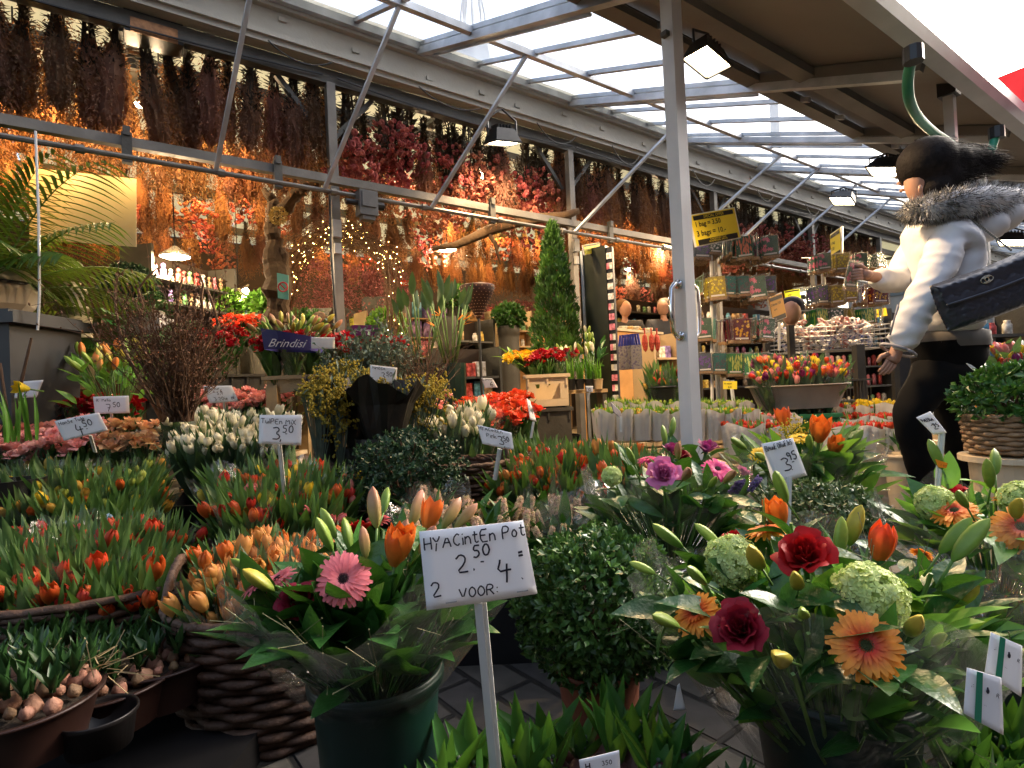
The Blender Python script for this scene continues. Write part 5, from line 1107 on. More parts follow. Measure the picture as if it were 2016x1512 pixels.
# ================================================================ yellow printed signs
m_ysign = mat('sign_yellow', (.88, .70, .05), .5, .04, 5); m_bsign = mat('sign_black', (.015, .015, .012), .5, 0); m_wsign = mat('sign_frame_white', (.75, .75, .74), .5, .03)
def ysign(label, cn, d, d2, rows, top='', bot='', m=None, frame_=True, stick=None):
    P = [pix(cn[0][0], cn[0][1], d), pix(cn[1][0], cn[1][1], d2), pix(cn[2][0], cn[2][1], d2), pix(cn[3][0], cn[3][1], d)]
    t = thing('offer_sign', label, 'sign', P[3].lerp(P[2], .5)); ux = (P[2] - P[3]).normalized(); n = ux.cross(P[0] - P[3]).normalized(); uy = n.cross(ux); w = (P[2] - P[3]).length; h = (P[0] - P[3]).length; c = sum(P, Vector()) / 4
    if frame_: b = MB(); b.box(c - n * .006, (w * 1.03, h * 1.03, .008), (ux, uy, n)); b.build('frame', m_wsign, t)
    b = MB(); b.box(c - n * .0, (w * .97, h * .97, .003), (ux, uy, n)); b.build('panel', m or m_ysign, t)
    o = c - ux * w / 2 - uy * h / 2 + n * .0025
    b = MB()
    if top is not None: b.box(o + ux * w * .5 + uy * h * .88, (w * .88, h * .14, .0012), (ux, uy, n))
    if bot is not None: b.box(o + ux * w * .5 + uy * h * .10, (w * .88, h * .17, .0012), (ux, uy, n))
    if b.v: b.build('band', m_bsign, t)
    for tx, u, v, hh in rows: print_text('lettering', tx, h * hh, m_bsign, t, o + ux * w * u + uy * h * v + n * .001, ux, uy, bold=h * hh * .02)
    if top: print_text('lettering', top, h * .13, m_ysign, t, o + ux * w * .5 + uy * h * .84 + n * .001, ux, uy, 'CENTER', shear=.1)
    if bot:
        for k, ln in enumerate(bot.split('|')): print_text('lettering', ln, h * .07, m_ysign, t, o + ux * w * .5 + uy * h * (.12 - .065 * k) + n * .001, ux, uy, 'CENTER')
    if stick: a, e = pix(*stick[0]), pix(*stick[1]); b = MB(); b.bar(a, e, .02, .01, N); b.build('stick', m_wsign, t)
    return t
ysign('yellow special offer sign, 1 bag 3.50, 3 bags 10, over the seed packets', [(1362, 424), (1450, 408), (1454, 468), (1366, 486)], 3.6, 3.75, [('1 bag = 3.50', .06, .60, .22), ('3 bags = 10.-', .06, .30, .24)], 'SPECIAL OFFER', 'PLANTENTUIN - TUIN|BLOEMBOLLEN - SPECIAL', stick=((1400, 478, 3.8), (1402, 800, 3.85)))
ysign('narrow yellow sign high over the second seed rack', [(1634, 462), (1655, 448), (1656, 500), (1636, 512)], 4.9, 4.7, [('1 bag', .1, .55, .16), ('3.50', .1, .32, .16)], '', '', stick=((1658, 446, 4.68), (1658, 520, 4.68)))
ysign('orange sign in a white frame on a stick between the seed racks', [(1515, 586), (1543, 574), (1546, 625), (1519, 636)], 4.0, 4.1, [('2 klonen 7.50', .06, .62, .13), ('uni 4.', .2, .42, .1)], '', '', m=mat('sign_orange', (.75, .38, .05), .5, .05), stick=((1534, 634, 4.1), (1534, 690, 4.1)))
ysign('bright yellow-green sign behind the head in the dark cap', [(1544, 573), (1576, 568), (1576, 588), (1545, 593)], 5.2, 5.2, [('tulips', .2, .5, .2), ('1 bag', .2, .22, .18)], '', None, m=mat('sign_lime', (.75, .85, .03), .5, .05), frame_=False)
ysign('tiny yellow sign on a stick in the paper wrapped green buds', [(1421, 751), (1446, 750), (1455, 766), (1427, 766)], 3.3, 3.3, [('50 tulpen', .06, .62, .25), ('8.00', .35, .18, .25)], None, None, frame_=False, stick=((1441, 766, 3.3), (1444, 790, 3.3)))
ysign('yellow sign on top of the tall dark card display', [(1149, 483), (1181, 477), (1182, 496), (1150, 502)], 4.6, 4.75, [('5 stuks 2.00', .12, .35, .22)], '', None)
ysign('small yellow sign on the post near the purple sign', [(688, 624), (696, 624), (696, 640), (688, 641)], 4.0, 4.0, [('2.-', .1, .3, .4)], '', None, frame_=False)
ysign('small yellow sign by the woman\'s jacket on the far rack', [(1712, 612), (1746, 604), (1746, 622), (1712, 628)], 5.0, 5.0, [('bulbs', .1, .3, .4)], None, None, frame_=False)
def flatsign(name, label, cn, d, m, text=None, tm=None, size=.5, shear=0, tx=.08, ty=.3, bend=0):
    P = [pix(c[0], c[1], d) for c in cn]; t = thing(name, label, 'sign', P[3].lerp(P[2], .5)); ux = (P[2] - P[3]).normalized(); n = ux.cross(P[0] - P[3]).normalized(); uy = n.cross(ux)
    b = MB(); k = [p - n * .004 for p in P]; b.add(P + k, [(3, 2, 1, 0), (4, 5, 6, 7), (0, 1, 5, 4), (1, 2, 6, 5), (2, 3, 7, 6), (3, 0, 4, 7)]); b.build('panel', m, t)
    if text: print_text('lettering', text, (P[0] - P[3]).length * size, tm, t, P[3].lerp(P[2], tx) + (P[0] - P[3]) * ty + n * .002, ux, uy, shear=shear)
    return t
m_wt = mat('print_white', (.85, .85, .85), .6, 0)
flatsign('variety_sign', 'purple sign with white capitals above the far red roses', [(693, 640), (744, 640), (744, 662), (693, 660)], 3.0, mat('sign_purple', (.16, .015, .12), .5, .1), 'RUBJERBANDS', m_wt, .30, 0, .1, .45)
flatsign('hol_sign', 'small red sign with white letters HOL inside the shop', [(789, 552), (806, 552), (806, 563), (789, 563)], 5.5, mat('sign_red', (.6, .03, .01), .5, .1), 'HOL', m_wt, .75, 0, .05, .2)
t = flatsign('garden_sign', 'teal sign with a red ring hanging on the cork trunk', [(545, 537), (568, 542), (568, 590), (547, 587)], 4.2, mat('sign_teal', (.14, .42, .34), .5, .1))
c = pix(557, 565, 4.18); b = MB(); b.tube([c + (RT * math.cos(a) + UP * math.sin(a)) * .034 for a in [i * .524 for i in range(13)]], .006, 5); b.tube([c - RT * .02 + UP * .02, c + RT * .02 - UP * .02], .005, 5); b.build('ring', mat('ring_red', (.4, .03, .04), .5, 0), t)
t = flatsign('cream_panel', 'large plain cream yellow panel behind the palm fronds', [(58, 330), (268, 352), (268, 486), (58, 470)], 3.9, mat('cream_panel_m', (.62, .54, .36), .6, .06, 1.5))
for x, e in ((110, 1.3), (230, 1.3)): light(t, pix(x, 320, 3.75), e, (1, .62, .22), .06)
# dark box with printed bloom name
t = thing('lily_carton', 'navy carton lettered Brindisi holding pink lily buds behind the deep red roses', 'flower carton', pix(565, 685, 3.2)); dd = 2.86
P = [pix(513, 646, dd), pix(612, 662, dd), pix(612, 690, dd), pix(520, 688, dd)]; b = MB(); vs = []
for j in range(2):
    for i in range(9): u = i / 8; vs.append(P[3].lerp(P[2], u).lerp(P[0].lerp(P[1], u), j) + Vector((0, .035 * math.sin(u * 3.14) * -1, 0)))
k = [Vector(v) + Vector((0, .2, 0)) for v in vs]; b.add(vs, [(i, i + 1, i + 10, i + 9) for i in range(8)]); b.add(k, [(i + 9, i + 10, i + 1, i) for i in range(8)]); b.add([vs[0], vs[9], k[9], k[0], vs[8], vs[17], k[17], k[8]], [(0, 1, 2, 3), (4, 5, 6, 7)])
b.build('carton', mat('navy', (.02, .02, .12), .45, .1), t); ux = (P[2] - P[3]).normalized(); n = ux.cross(P[0] - P[3]).normalized()
print_text('lettering', 'Brindisi', .058, m_wt, t, P[3].lerp(P[2], .16) + UP * .012 + n * .05, ux, (UP + RT * .05).normalized(), shear=.45, sx=1.05)
def budset(name, label, cn, pal, n, sc, cat, leafm=m_yl, seed=1, up=.25, nl=60, nm='bud', ll=.1, lw=.035, h=.25, spread=.35):
    """cut stems standing together; cn: front-left, front-right, back-left, back-right"""
    random.seed(seed); P = [pix(*c) for c in cn]; cen = sum(P, Vector()) / 4; base = cen - Z * h; t = thing(name, label, cat, base); b = MB()
    for i in range(n):
        p = P[0].lerp(P[1], R()).lerp(P[2].lerp(P[3], R()), R()); o = (p - base).normalized()
        inst(nm, random.choice(pal), t, TM(p, rdir(o, up), U(0, 6), sc * U(.8, 1.15))); b.tube([base.lerp(p, .1), base.lerp(p, .9)], .003, 4, 1)
    for i in range(nl):
        p = P[0].lerp(P[1], R()).lerp(P[2].lerp(P[3], R()), R()) - Z * U(.0, h * .5); o = (p - base).normalized(); b.leaf(p, rdir(o, spread), rdir(), ll * U(.7, 1.2), lw * U(.7, 1.2), U(0, .4), 4, 'ovate', .3)
    b.build('leaves', [leafm, m_stem], t, True); return t
LBP = [BP, BP, BG, BY]; LBY = [BY, BY, BO, BG]
budset('lily_bunch', 'pink lily buds standing in the navy carton', [(490, 662, 3.1), (660, 662, 3.15), (500, 636, 3.4), (660, 636, 3.4)], LBP, 34, .9, 'lilies', m_gl, 5, nl=30, h=.22)
budset('lily_bunch', 'yellow and green lilies beside the grey bin at the left', [(125, 735, 2.7), (320, 735, 2.8), (135, 690, 3.1), (330, 685, 3.1)], LBY, 36, .95, 'lilies', m_yl, 6, nl=80, h=.35)
budset('lily_bunch', 'white lily buds in clear wrap on the crate left of the tall card display', [(1100, 712, 4.3), (1140, 712, 4.3), (1100, 690, 4.5), (1140, 690, 4.5)], [BG, lily_bud(p_white, 1, 4)], 16, 1.0, 'lilies', m_gl, 7, nl=20, h=.3)
budset('lily_bunch', 'tall white tulip buds right beside the tall card display', [(1145, 700, 4.3), (1185, 700, 4.3), (1145, 655, 4.5), (1185, 655, 4.5)], [BG, lily_bud(p_white, 1, 5)], 16, 1.0, 'lilies', m_gl, 8, nl=26, h=.35)
budset('marigold_bunch', 'long heap of yellow-orange flowers left of the conical cypress', [(985, 712, 4.0), (1095, 706, 4.2), (995, 698, 4.3), (1085, 696, 4.4)], [rose_low(p_gyel, 4), rose_low(mat('petal_amber', (.7, .33, .01), .5, .1, 20, transl=.2), 5)], 60, .9, 'yellow flowers', m_yl, 9, nl=20, nm='bloom', h=.15)
# ---- mimosa in black paper
random.seed(44)
m_mim = mat('mimosa_blossom', (.42, .32, .03), .85, .3, 30, transl=.2, col2=(.28, .25, .05)); m_bp = mat('black_paper', (.012, .011, .010), .45, .2, 10, bump=.4, bscale=25)
def mimosa(name, label, cat, c, n, rx, ry, rz, m=m_mim, s=.006):
    t = thing(name, label, cat, c - Z * .1); b = MB()
    for i in range(n):
        q = c + Vector((random.gauss(0, rx), random.gauss(0, ry), random.gauss(0, rz))); d = rdir((0, 0, .6), .8)
        for k in range(9): b.ball(q + d * k * .008 + rdir((0, 0, 0), 1) * .006, s * U(.6, 1.1), 4)
    b.build('blossoms', m, t); b = MB()
    for i in range(40): p = c + Vector((random.gauss(0, rx), random.gauss(0, ry), random.gauss(0, rz))); b.tube([c - Z * .3, p], .002, 3); b.leaf(p, rdir(Z, .6), rdir(), .05, .012, .2, 2)
    b.build('stems', m_grey, t); return t
for x, y, d, n, rx, rz, lab in ((625, 790, 2.2, 90, .022, .035, 'yellow mimosa at the left of the dark shrub, lower spray'), (665, 800, 2.25, 90, .02, .06, 'yellow mimosa between two black paper sleeves'), (705, 770, 2.5, 110, .05, .025, 'yellow mimosa over the large black paper sleeve'), (800, 790, 2.45, 170, .08, .03, 'yellow mimosa spilling right of its price card'), (690, 740, 2.6, 60, .04, .03, 'yellow mimosa behind the black sleeves'), (830, 770, 2.6, 90, .06, .02, 'yellow mimosa next to the upright white tulips')):
    mimosa('mimosa_bunch', lab, 'mimosa', pix(x, y, d), n, rx, .03, rz)
for x, y, d, r, h, ln, lab in ((755, 815, 2.3, .13, .26, .25, 'big black paper sleeve around the mimosa under its card'), (640, 815, 2.3, .055, .26, -.1, 'slim black paper sleeve left of the big one'), (705, 830, 2.35, .08, .28, .1, 'torn black paper sleeve left of the mimosa card')):
    t = thing('paper_sleeve', lab, 'paper wrap', pix(x, y, d) - Z * h * .6); b = MB(); c = pix(x, y, d) - Z * h * .55; n = 26
    b.lathe(c, [(r * .45, 0), (r * .7, h * .35), (r * .9, h * .7), (r * 1.25, h)], n, fn=lambda i, j: 1 + (.10 * math.sin(j * 1.9) + U(-.05, .05)) * i / 3)
    b.v = [(v[0], v[1], v[2] + ((.035 * math.sin(k * .9 + ln * 9) + .015 * math.sin(k * 2.1)) * (1 if k // n == 3 else 0))) for k, v in enumerate(b.v)]
    b.build('paper', m_bp, t); b = MB(); b.lathe(Vector((c.x, c.y, 0)), [(.001, .01), (r * .8, .01), (r * .9, max(.1, c.z + .05))], 20); b.build('bucket', m_black, t)
# ---- branches, eucalyptus
def twigs(name, label, cat, c, n, h, spread, m, bud=None, seed=1, thick=.003, curl=.05, side=3):
    random.seed(seed); t = thing(name, label, cat, c); b = MB(); bb = MB()
    for i in range(n):
        d = rdir(Z, spread); d.z = abs(d.z); hh = h * U(.55, 1.05); pts = [c.copy()]; p = c + Vector((U(-.04, .04), U(-.04, .04), 0)); pts = [p]
        for k in range(9): p = p + (d * hh / 9) + rdir((0, 0, 0), 1) * curl * hh * .35; pts.append(p)
        b.tube(pts, [thick * (1 - .7 * k / 9) for k in range(10)], 4)
        for k in range(side):
            q = random.choice(pts[3:]); e = rdir(d, .55); ln = hh * U(.12, .3); pp = [q, q + e * ln * .5 + rdir((0, 0, 0), 1) * .008, q + e * ln]; b.tube(pp, [thick * .5, thick * .4, thick * .2], 3)
            if bud: pts.append(pp[2]); pts.append(pp[1])
        if bud:
            for q in pts[2:]:
                for z in range(2): e = rdir(d, .8); bb.leaf(q, e, rdir(), bud[1] * U(.6, 1.2), bud[2] * U(.7, 1.2), .1, 2, 'ovate', .3)
    b.build('branches', m, t)
    if bud: bb.build('leaves', bud[0], t)
    return t
c = pix(360, 830, 2.45); twigs('budding_branches', 'brown budding branches standing in a sheaf behind the white tulips', 'branches', c, 120, .60, .32, m_twig, (mat('twig_bud', (.16, .085, .05), .8, .3), .016, .009), 4, .0032, .05, 6)
c2 = pix(330, 830, 2.6); t = thing('curly_twigs', 'few long curly twigs rising above the brown budding branches', 'twigs', c2); b = MB(); random.seed(9)
for P in ([(245, 690), (235, 650), (228, 610), (226, 570), (232, 545), (248, 530)], [(275, 640), (282, 600), (272, 570), (290, 545), (310, 528)], [(400, 620), (396, 590), (400, 560), (392, 535)], [(350, 600), (352, 575), (360, 545)], [(430, 640), (420, 600), (408, 570)]):
    P = [(320, 830)] + P; b.tube([pix(x, y, 2.6 - .02 * i) for i, (x, y) in enumerate(P)], [.008, .007, .006, .005, .004, .003, .002][:len(P)], 6)
b.build('twigs', m_twig2, t, True)
twigs('bare_twigs', 'sheaf of thin bare twigs right of the eucalyptus', 'twigs', pix(835, 800, 2.9), 60, .42, .35, m_twig, None, 6, .0025, .06, 5)
twigs('eucalyptus_bunch', 'grey-green eucalyptus in front of the pale wooden table', 'eucalyptus', pix(715, 800, 2.8), 60, .36, .4, m_twig, (m_grey, .028, .018), 7, .002, .05, 5)
twigs('eucalyptus_bunch', 'grey-green eucalyptus right above the mimosa card', 'eucalyptus', pix(765, 790, 2.95), 50, .34, .35, m_twig, (m_grey, .026, .017), 8, .002, .05, 5)
for x, a_, b_ in ((40, 690, 760), (12, 740, 800)):
    t = thing('bare_stick', 'short bare stick at the left edge, %s' % ('upper one before the grey bin' if x == 40 else 'lower one at the frame side'), 'stick', pix(x, b_, 2.3)); b = MB(); b.tube([pix(x - 12 if x == 12 else x + 22, a_ - 25, 2.3), pix(x, b_, 2.3), pix(x - 4, b_ + 60, 2.35)], [.005, .007, .008], 6); b.build('stick', m_twig, t)
t = thing('daffodil_pot', 'daffodil shoots with one yellow flower at the left edge', 'daffodils', pix(25, 870, 2.0)); b = MB(); random.seed(2)
for i in range(16): b.leaf(pix(25, 870, 2.0) + Vector((U(-.05, .05), U(-.05, .05), 0)), rdir(Z, .1), rdir((1, 0, 0), .4), U(.12, .22), .016, .1, 4, 'blade', .5)
b.build('leaves', m_yl, t, True); inst('bloom', tulip_bloom(p_yel, .9, .9, 12), t, TM(pix(57, 766, 2.05), (-.3, -1, .2), 0, 1)); b = MB(); b.lathe(Vector((pix(25, 870, 2.0).x, 1.99, 0)), [(.08, 0), (.10, .45), (.09, .45), (.07, .02)], 20); b.build('pot', m_black, t)
# ---- wooden table with deep red roses
c = pix(612, 745, 3.1); t = thing('wooden_table', 'pale wooden table with a curved apron under the deep red roses', 'table', Vector((c.x, c.y, 0))); X = Vector((1, 0, 0)); Y = Vector((0, 1, 0)); zt = pix(612, 736, 3.0).z
b = MB(); b.box((c.x, c.y + .2, zt - .01), (.50, .5, .02), (X, Y, Z)); b.build('tabletop', m_wood, t)
b = MB(); vs = []
for i in range(15): u = i / 14; x = c.x + (u - .5) * .46; vs += [Vector((x, c.y - .03, zt - .022)), Vector((x, c.y - .03, zt - .05 - .05 * abs(math.cos(u * math.pi)) ** .6))]
vs += [v + Y * .02 for v in vs]; b.add(vs, [(2 * i, 2 * i + 1, 2 * i + 3, 2 * i + 2) for i in range(14)] + [(30 + 2 * i + 2, 30 + 2 * i + 3, 30 + 2 * i + 1, 30 + 2 * i) for i in range(14)] + [(2 * i + 1, 31 + 2 * i, 33 + 2 * i, 2 * i + 3) for i in range(14)]); b.build('apron', m_wood, t)
for sx in (-1, 1):
    for sy in (-.02, .42): b = MB(); b.box((c.x + sx * .20, c.y + sy, (zt - .05) / 2), (.06, .05, zt - .05), (X, Y, Z)); b.build('leg', m_wood, t)
# ---- windowed cream crate and stand
p = pix(1080, 800, 3.75); zt = pix(1080, 742, 3.75).z; zb = pix(1080, 800, 3.75).z
crate('cream plastic crate with an open window under red roses', Vector((p.x, p.y + .15, zb)), .28, .3, zt - zb, m_cream, Vector((1, 0, 0)), True)
crate('stacked crate carrying the windowed cream crate', Vector((p.x, p.y + .15, 0)), .30, .32, zb - .03, m_dark, Vector((1, 0, 0)))
# narcissus pots on shelf
c = pix(1152, 767, 4.0); t = thing('plant_shelf', 'low dark shelf carrying potted narcissi beside the windowed crate', 'shelf', Vector((c.x, c.y, 0))); b = MB(); b.box((c.x, c.y + .1, c.z - .012), (.30, .3, .024)); b.build('board', m_wood, t)
for sx in (-1, 1): b = MB(); b.box((c.x + sx * .13, c.y + .1, (c.z - .024) / 2), (.03, .28, c.z - .024)); b.build('leg', m_dark, t)
random.seed(6)
for i, x in enumerate((1124, 1142, 1160, 1178)):
    g = pix(x, 766, 3.95); lab = ('leftmost, next to the windowed crate', 'second from the windowed crate', 'third from the windowed crate', 'in a brown pot, next to the card display')[i]
    t = bucket('potted narcissus shoots on the low shelf, ' + lab, g, .034, .07, m_black if i < 3 else m_wood, .8, 'narcissus_pot', 'potted narcissus', False); b = MB()
    for k in range(16): b.leaf(g + Vector((U(-.02, .02), U(-.02, .02), .05)), rdir(Z, .14), rdir((1, 0, 0), .5), U(.12, .2), .014, .1, 4, 'blade', .4)
    b.build('leaves', m_yl, t, True)
# ================================================================ big plants inside the shop
def palm(label, c, h, n, ln, seed, m=m_gl, droop=.9, lw=.022, cat='palm', el=(.3, 1.3), trunk=True):
    random.seed(seed); t = thing('palm_tree', label, cat, c); b = MB(); st = MB()
    for i in range(n):
        a = i * 2.4 + U(-.3, .3); e = U(*el); d = Vector((math.cos(a) * math.cos(e), math.sin(a) * math.cos(e), math.sin(e))); p = c + Z * h * U(.75, 1); pts = [p]; L_ = ln * U(.75, 1.15)
        for k in range(12): p = p + (d + Vector((0, 0, -droop * (k / 12) ** 1.3))).normalized() * L_ / 12; pts.append(p)
        st.tube(pts, [.008 * (1 - k / 14) for k in range(13)], 4)
        for k in range(2, 13):
            for z in (0, .5):
                q = pts[k - 1].lerp(pts[k], z); dd = (pts[k] - pts[k - 1]).normalized(); sd = dd.cross(Z).normalized()
                for sg in (-1, 1): b.leaf(q, (dd * .75 + sd * sg + Vector((0, 0, -.25))).normalized(), Z, L_ * .42 * math.sin(k / 13 * 2.7 + .25), lw, .35, 5, 'blade', .3)
    b.build('leaves', m, t, True); st.build('fronds', m_stem, t)
    if trunk: k = MB(); k.tube([c, c + Z * h * .9], [.05, .035], 8); k.build('trunk', m_twig, t)
    return t
m_palm = mat('palm_leaf', (.035, .085, .015), .4, .3, 10, transl=.3, rnd=.1, tcol=(.14, .22, .02))
c = pix(-10, 700, 3.0); palm('tall kentia palm with arching fronds at the left edge', c, .36, 15, .85, 5, m_palm, el=(.35, 1.4))
c = pix(-60, 700, 3.2); palm('second kentia palm partly outside at the left edge', c, .35, 10, .8, 8, m_palm)
c = pix(255, 720, 3.4); palm('small fern-like palm right of the grey bin', c, .12, 14, .42, 9, mat('fern_leaf', (.05, .16, .03), .5, .3, 10, transl=.3), .8, .016, 'fern', (.3, 1.3), False)
shrub('dark_shrub', 'dark rounded shrub behind the cream urn', pix(255, 565, 3.9), .17, 1300, m_boxd, .03, .9)
t = thing('grey_bin', 'dark grey plastic bin with a lid at the left edge', 'bin', pix(30, 800, 2.75) - Z * .5); c = pix(-25, 790, 2.8); zt = pix(30, 640, 2.75).z; m_bin = mat('bin_grey', (.03, .03, .032), .5, .15, 6)
b = MB(); b.box((c.x, c.y + .1, zt / 2), (.46, .45, zt), taper=.85); b.build('body', m_bin, t); b = MB(); b.box((c.x, c.y + .1, zt + .025), (.56, .52, .05)); b.box((c.x, c.y + .08, zt + .058), (.5, .46, .016)); b.build('lid', m_bin, t)
t = thing('domed_case', 'cream domed plastic case standing on the dark grey bin', 'case', (c.x, c.y, zt + .07)); m_case = mat('case_cream', (.50, .42, .32), .5, .12, 5); b = MB(); q = Vector((c.x - .02, c.y + .05, zt + .068))
b.lathe(q, [(.14, 0), (.19, .05), (.215, .12), (.21, .15)], 6, sx=1.0, cap=True); b.build('body', m_case, t); b = MB(); b.lathe(q + Z * .155, [(.222, 0), (.215, .012), (.16, .07), (.08, .095), (.001, .10)], 24); b.build('dome', m_case, t, True)
b = MB(); b.tube([q + Vector((.2 * math.cos(a), .2 * math.sin(a), .15)) * 1 for a in [i * .35 for i in range(19)]], .008, 5); b.build('seam', m_black, t)
t = thing('hanging_rod', 'thin grey rod hanging down in front of the palm', 'rod', pix(75, 300, 2.72)); b = MB(); b.tube([pix(70, 258, 2.72), pix(76, 420, 2.72), pix(78, 580, 2.72), pix(74, 650, 2.72)], .006, 6); b.build('rod', m_alu, t)
t = thing('garden_urn', 'cream stone garden urn among the ferns', 'urn', pix(143, 600, 3.6)); q = pix(143, 610, 3.6); b = MB(); b.lathe(q, [(.001, -.5), (.10, -.5), (.10, -.05), (.05, -.03), (.10, 0), (.10, .015), (.05, .02), (.055, .05), (.085, .12), (.075, .135), (.04, .15), (.05, .17), (.001, .18)], 20); b.build('body', mat('urn_stone', (.46, .40, .28), .7, .2, 12), t, True)
# cork trunk tree
random.seed(15); t = thing('cork_trunk_tree', 'thick knobbly cork trunk with branches reaching into the dried flowers', 'tree', pix(540, 800, 4.4)); m_bark = mat('cork_bark', (.10, .06, .028), .9, .5, 14, bump=1, bscale=30, col2=(.045, .026, .014)); b = MB()
for pts, rr in (([(545, 760), (540, 660), (548, 560), (538, 480), (532, 430)], [.10, .08, .10, .07, .05]), ([(560, 700), (556, 600), (560, 540), (550, 460)], [.05, .05, .045, .03]), ([(534, 430), (570, 400), (600, 370), (640, 345)], [.05, .05, .045, .04]), ([(536, 440), (540, 400), (520, 370)], [.05, .04, .02])):
    P = [pix(x, y, 4.4) for x, y in pts]; Q = []; 
    for i in range(len(P) - 1):
        for k in range(6): Q.append((P[i].lerp(P[i + 1], k / 6), rr[i] + (rr[i + 1] - rr[i]) * k / 6))
    b.tube([q + rdir((0, 0, 0), 1) * .014 for q, _ in Q], [r * U(.7, 1.25) for _, r in Q], 10)
b.build('trunk', m_bark, t)
t = thing('dried_hydrangea_ball', 'pale dried hydrangea ball on the branch of the cork trunk', 'dried flower', pix(548, 425, 4.2)); b = MB(); q = pix(548, 425, 4.2)
for i in range(260): d = rdir((0, 0, 0), 1); b.leaf(q + d * .055, rdir(d, .6), rdir(), .02, .018, .1, 1, 'x')
b.build('blossoms', mat('hydrangea_dry', (.45, .34, .12), .8, .2), t)
# driftwood branch across
t = thing('driftwood_branch', 'twisted driftwood branch hanging between the dried bundles', 'branch', pix(1000, 440, 5.2)); b = MB(); P = [pix(x, y, 5.2) for x, y in ((850, 490), (900, 482), (960, 455), (1010, 440), (1060, 430), (1110, 425), (1140, 415))]; b.tube(P, [.02, .035, .05, .045, .05, .04, .03], 8); b.tube([P[2], pix(975, 480, 5.2), pix(985, 520, 5.2)], [.03, .02, .01], 6); b.build('branch', m_bark, t, True)
# arch of fairy lights
random.seed(18); t = thing('fairy_light_arch', 'twiggy arch strung with tiny warm fairy lights', 'light arch', pix(665, 700, 5.4)); b = MB(); l_ = MB(); m_fl = mat('fairy_bulb', (1, .62, .15), .4, 0, emit=18)
for k in range(46):
    off = Vector((random.gauss(0, .05), random.gauss(0, .08), random.gauss(0, .05))); P = []
    for i in range(15): a = math.pi * i / 14; P.append(pix(668 - 108 * math.cos(a) * (1 + .05 * math.sin(k)), 650 - 190 * math.sin(a) ** .55, 5.4) + off + rdir((0, 0, 0), 1) * .035)
    b.tube(P, .004, 3); 
    for p in P:
        for z in range(2): q = p + rdir((0, 0, 0), 1) * U(.01, .09); b.tube([p, q], .0018, 3)
        if R() < .3: l_.ball(p + rdir((0, 0, 0), 1) * .07, .0036, 4)
b.build('branches', m_twig, t); l_.build('bulbs', m_fl, t)
# heap of dusty pink dried flowers behind
random.seed(19)
for x, y, d, w, h, lab in ((620, 570, 7.2, .5, .35, 'high heap of dusty rose dried flowers behind the fairy light arch'), (700, 590, 7.2, .5, .40, 'right part of the dusty rose dried heap behind the post'), (1010, 620, 8.5, .5, .2, 'low dusty rose heap left of the conical cypress'), (760, 560, 7.6, .3, .25, 'small dusty rose heap at the end of the arch')):
    t = thing('dried_flower_heap', lab, 'dried flowers', pix(x, y, d) - Z * .4); b = MB(); c = pix(x, y, d)
    for i in range(2200): q = rdir((0, 0, 0), 1); p = c + Vector((q.x * w, q.y * .3, q.z * h)) * U(.75, 1.08); b.leaf(p, rdir(q, .7), rdir(), .035, .02, .1, 1, 'x')
    b.build('blossoms', mat('dusty_rose', (.26, .09, .09), .85, .35, 8, transl=.2), t); b = MB(); b.box(Vector((c.x, c.y, (c.z - h * .8) / 2)), (w * 1.8, .5, c.z - h * .8)); b.build('stand', m_dark, t)
# conical cypress
random.seed(20); q0 = pix(1098, 700, 4.7); q1 = pix(1092, 440, 4.7); t = thing('conical_cypress', 'tall narrow bright green conical cypress before the wooden counter', 'conifer', Vector((q0.x, q0.y, 0))); H = q1.z - q0.z; b = MB()
for i in range(5200):
    z = R() ** 1.15; a = U(0, 6.28); r = .205 * (1 - z) ** .72 * (1 + .16 * math.sin(a * 5 + z * 21)) + .012; rr = r * (1 - .4 * R() ** 2); p = Vector((q0.x + math.cos(a) * rr, q0.y + math.sin(a) * rr, q0.z + z * H)); b.leaf(p, rdir((math.cos(a) * .5, math.sin(a) * .5, 1), .35), rdir((math.cos(a), math.sin(a), 0), .6), U(.03, .06), U(.012, .022), .1, 2, 'blade', .2)
b.build('foliage', mat('cypress_green', (.035, .095, .012), .6, .4, 9, transl=.2, col2=(.06, .15, .02)), t); b = MB(); b.tube([(q0.x, q0.y, .25), (q0.x, q0.y, q1.z - .05)], [.03, .008], 8); b.build('trunk', m_twig, t); b = MB(); b.lathe((q0.x, q0.y, 0), [(.001, 0), (.13, 0), (.16, .3), (.15, .3), (.12, .02)], 24); b.build('pot', m_black, t)
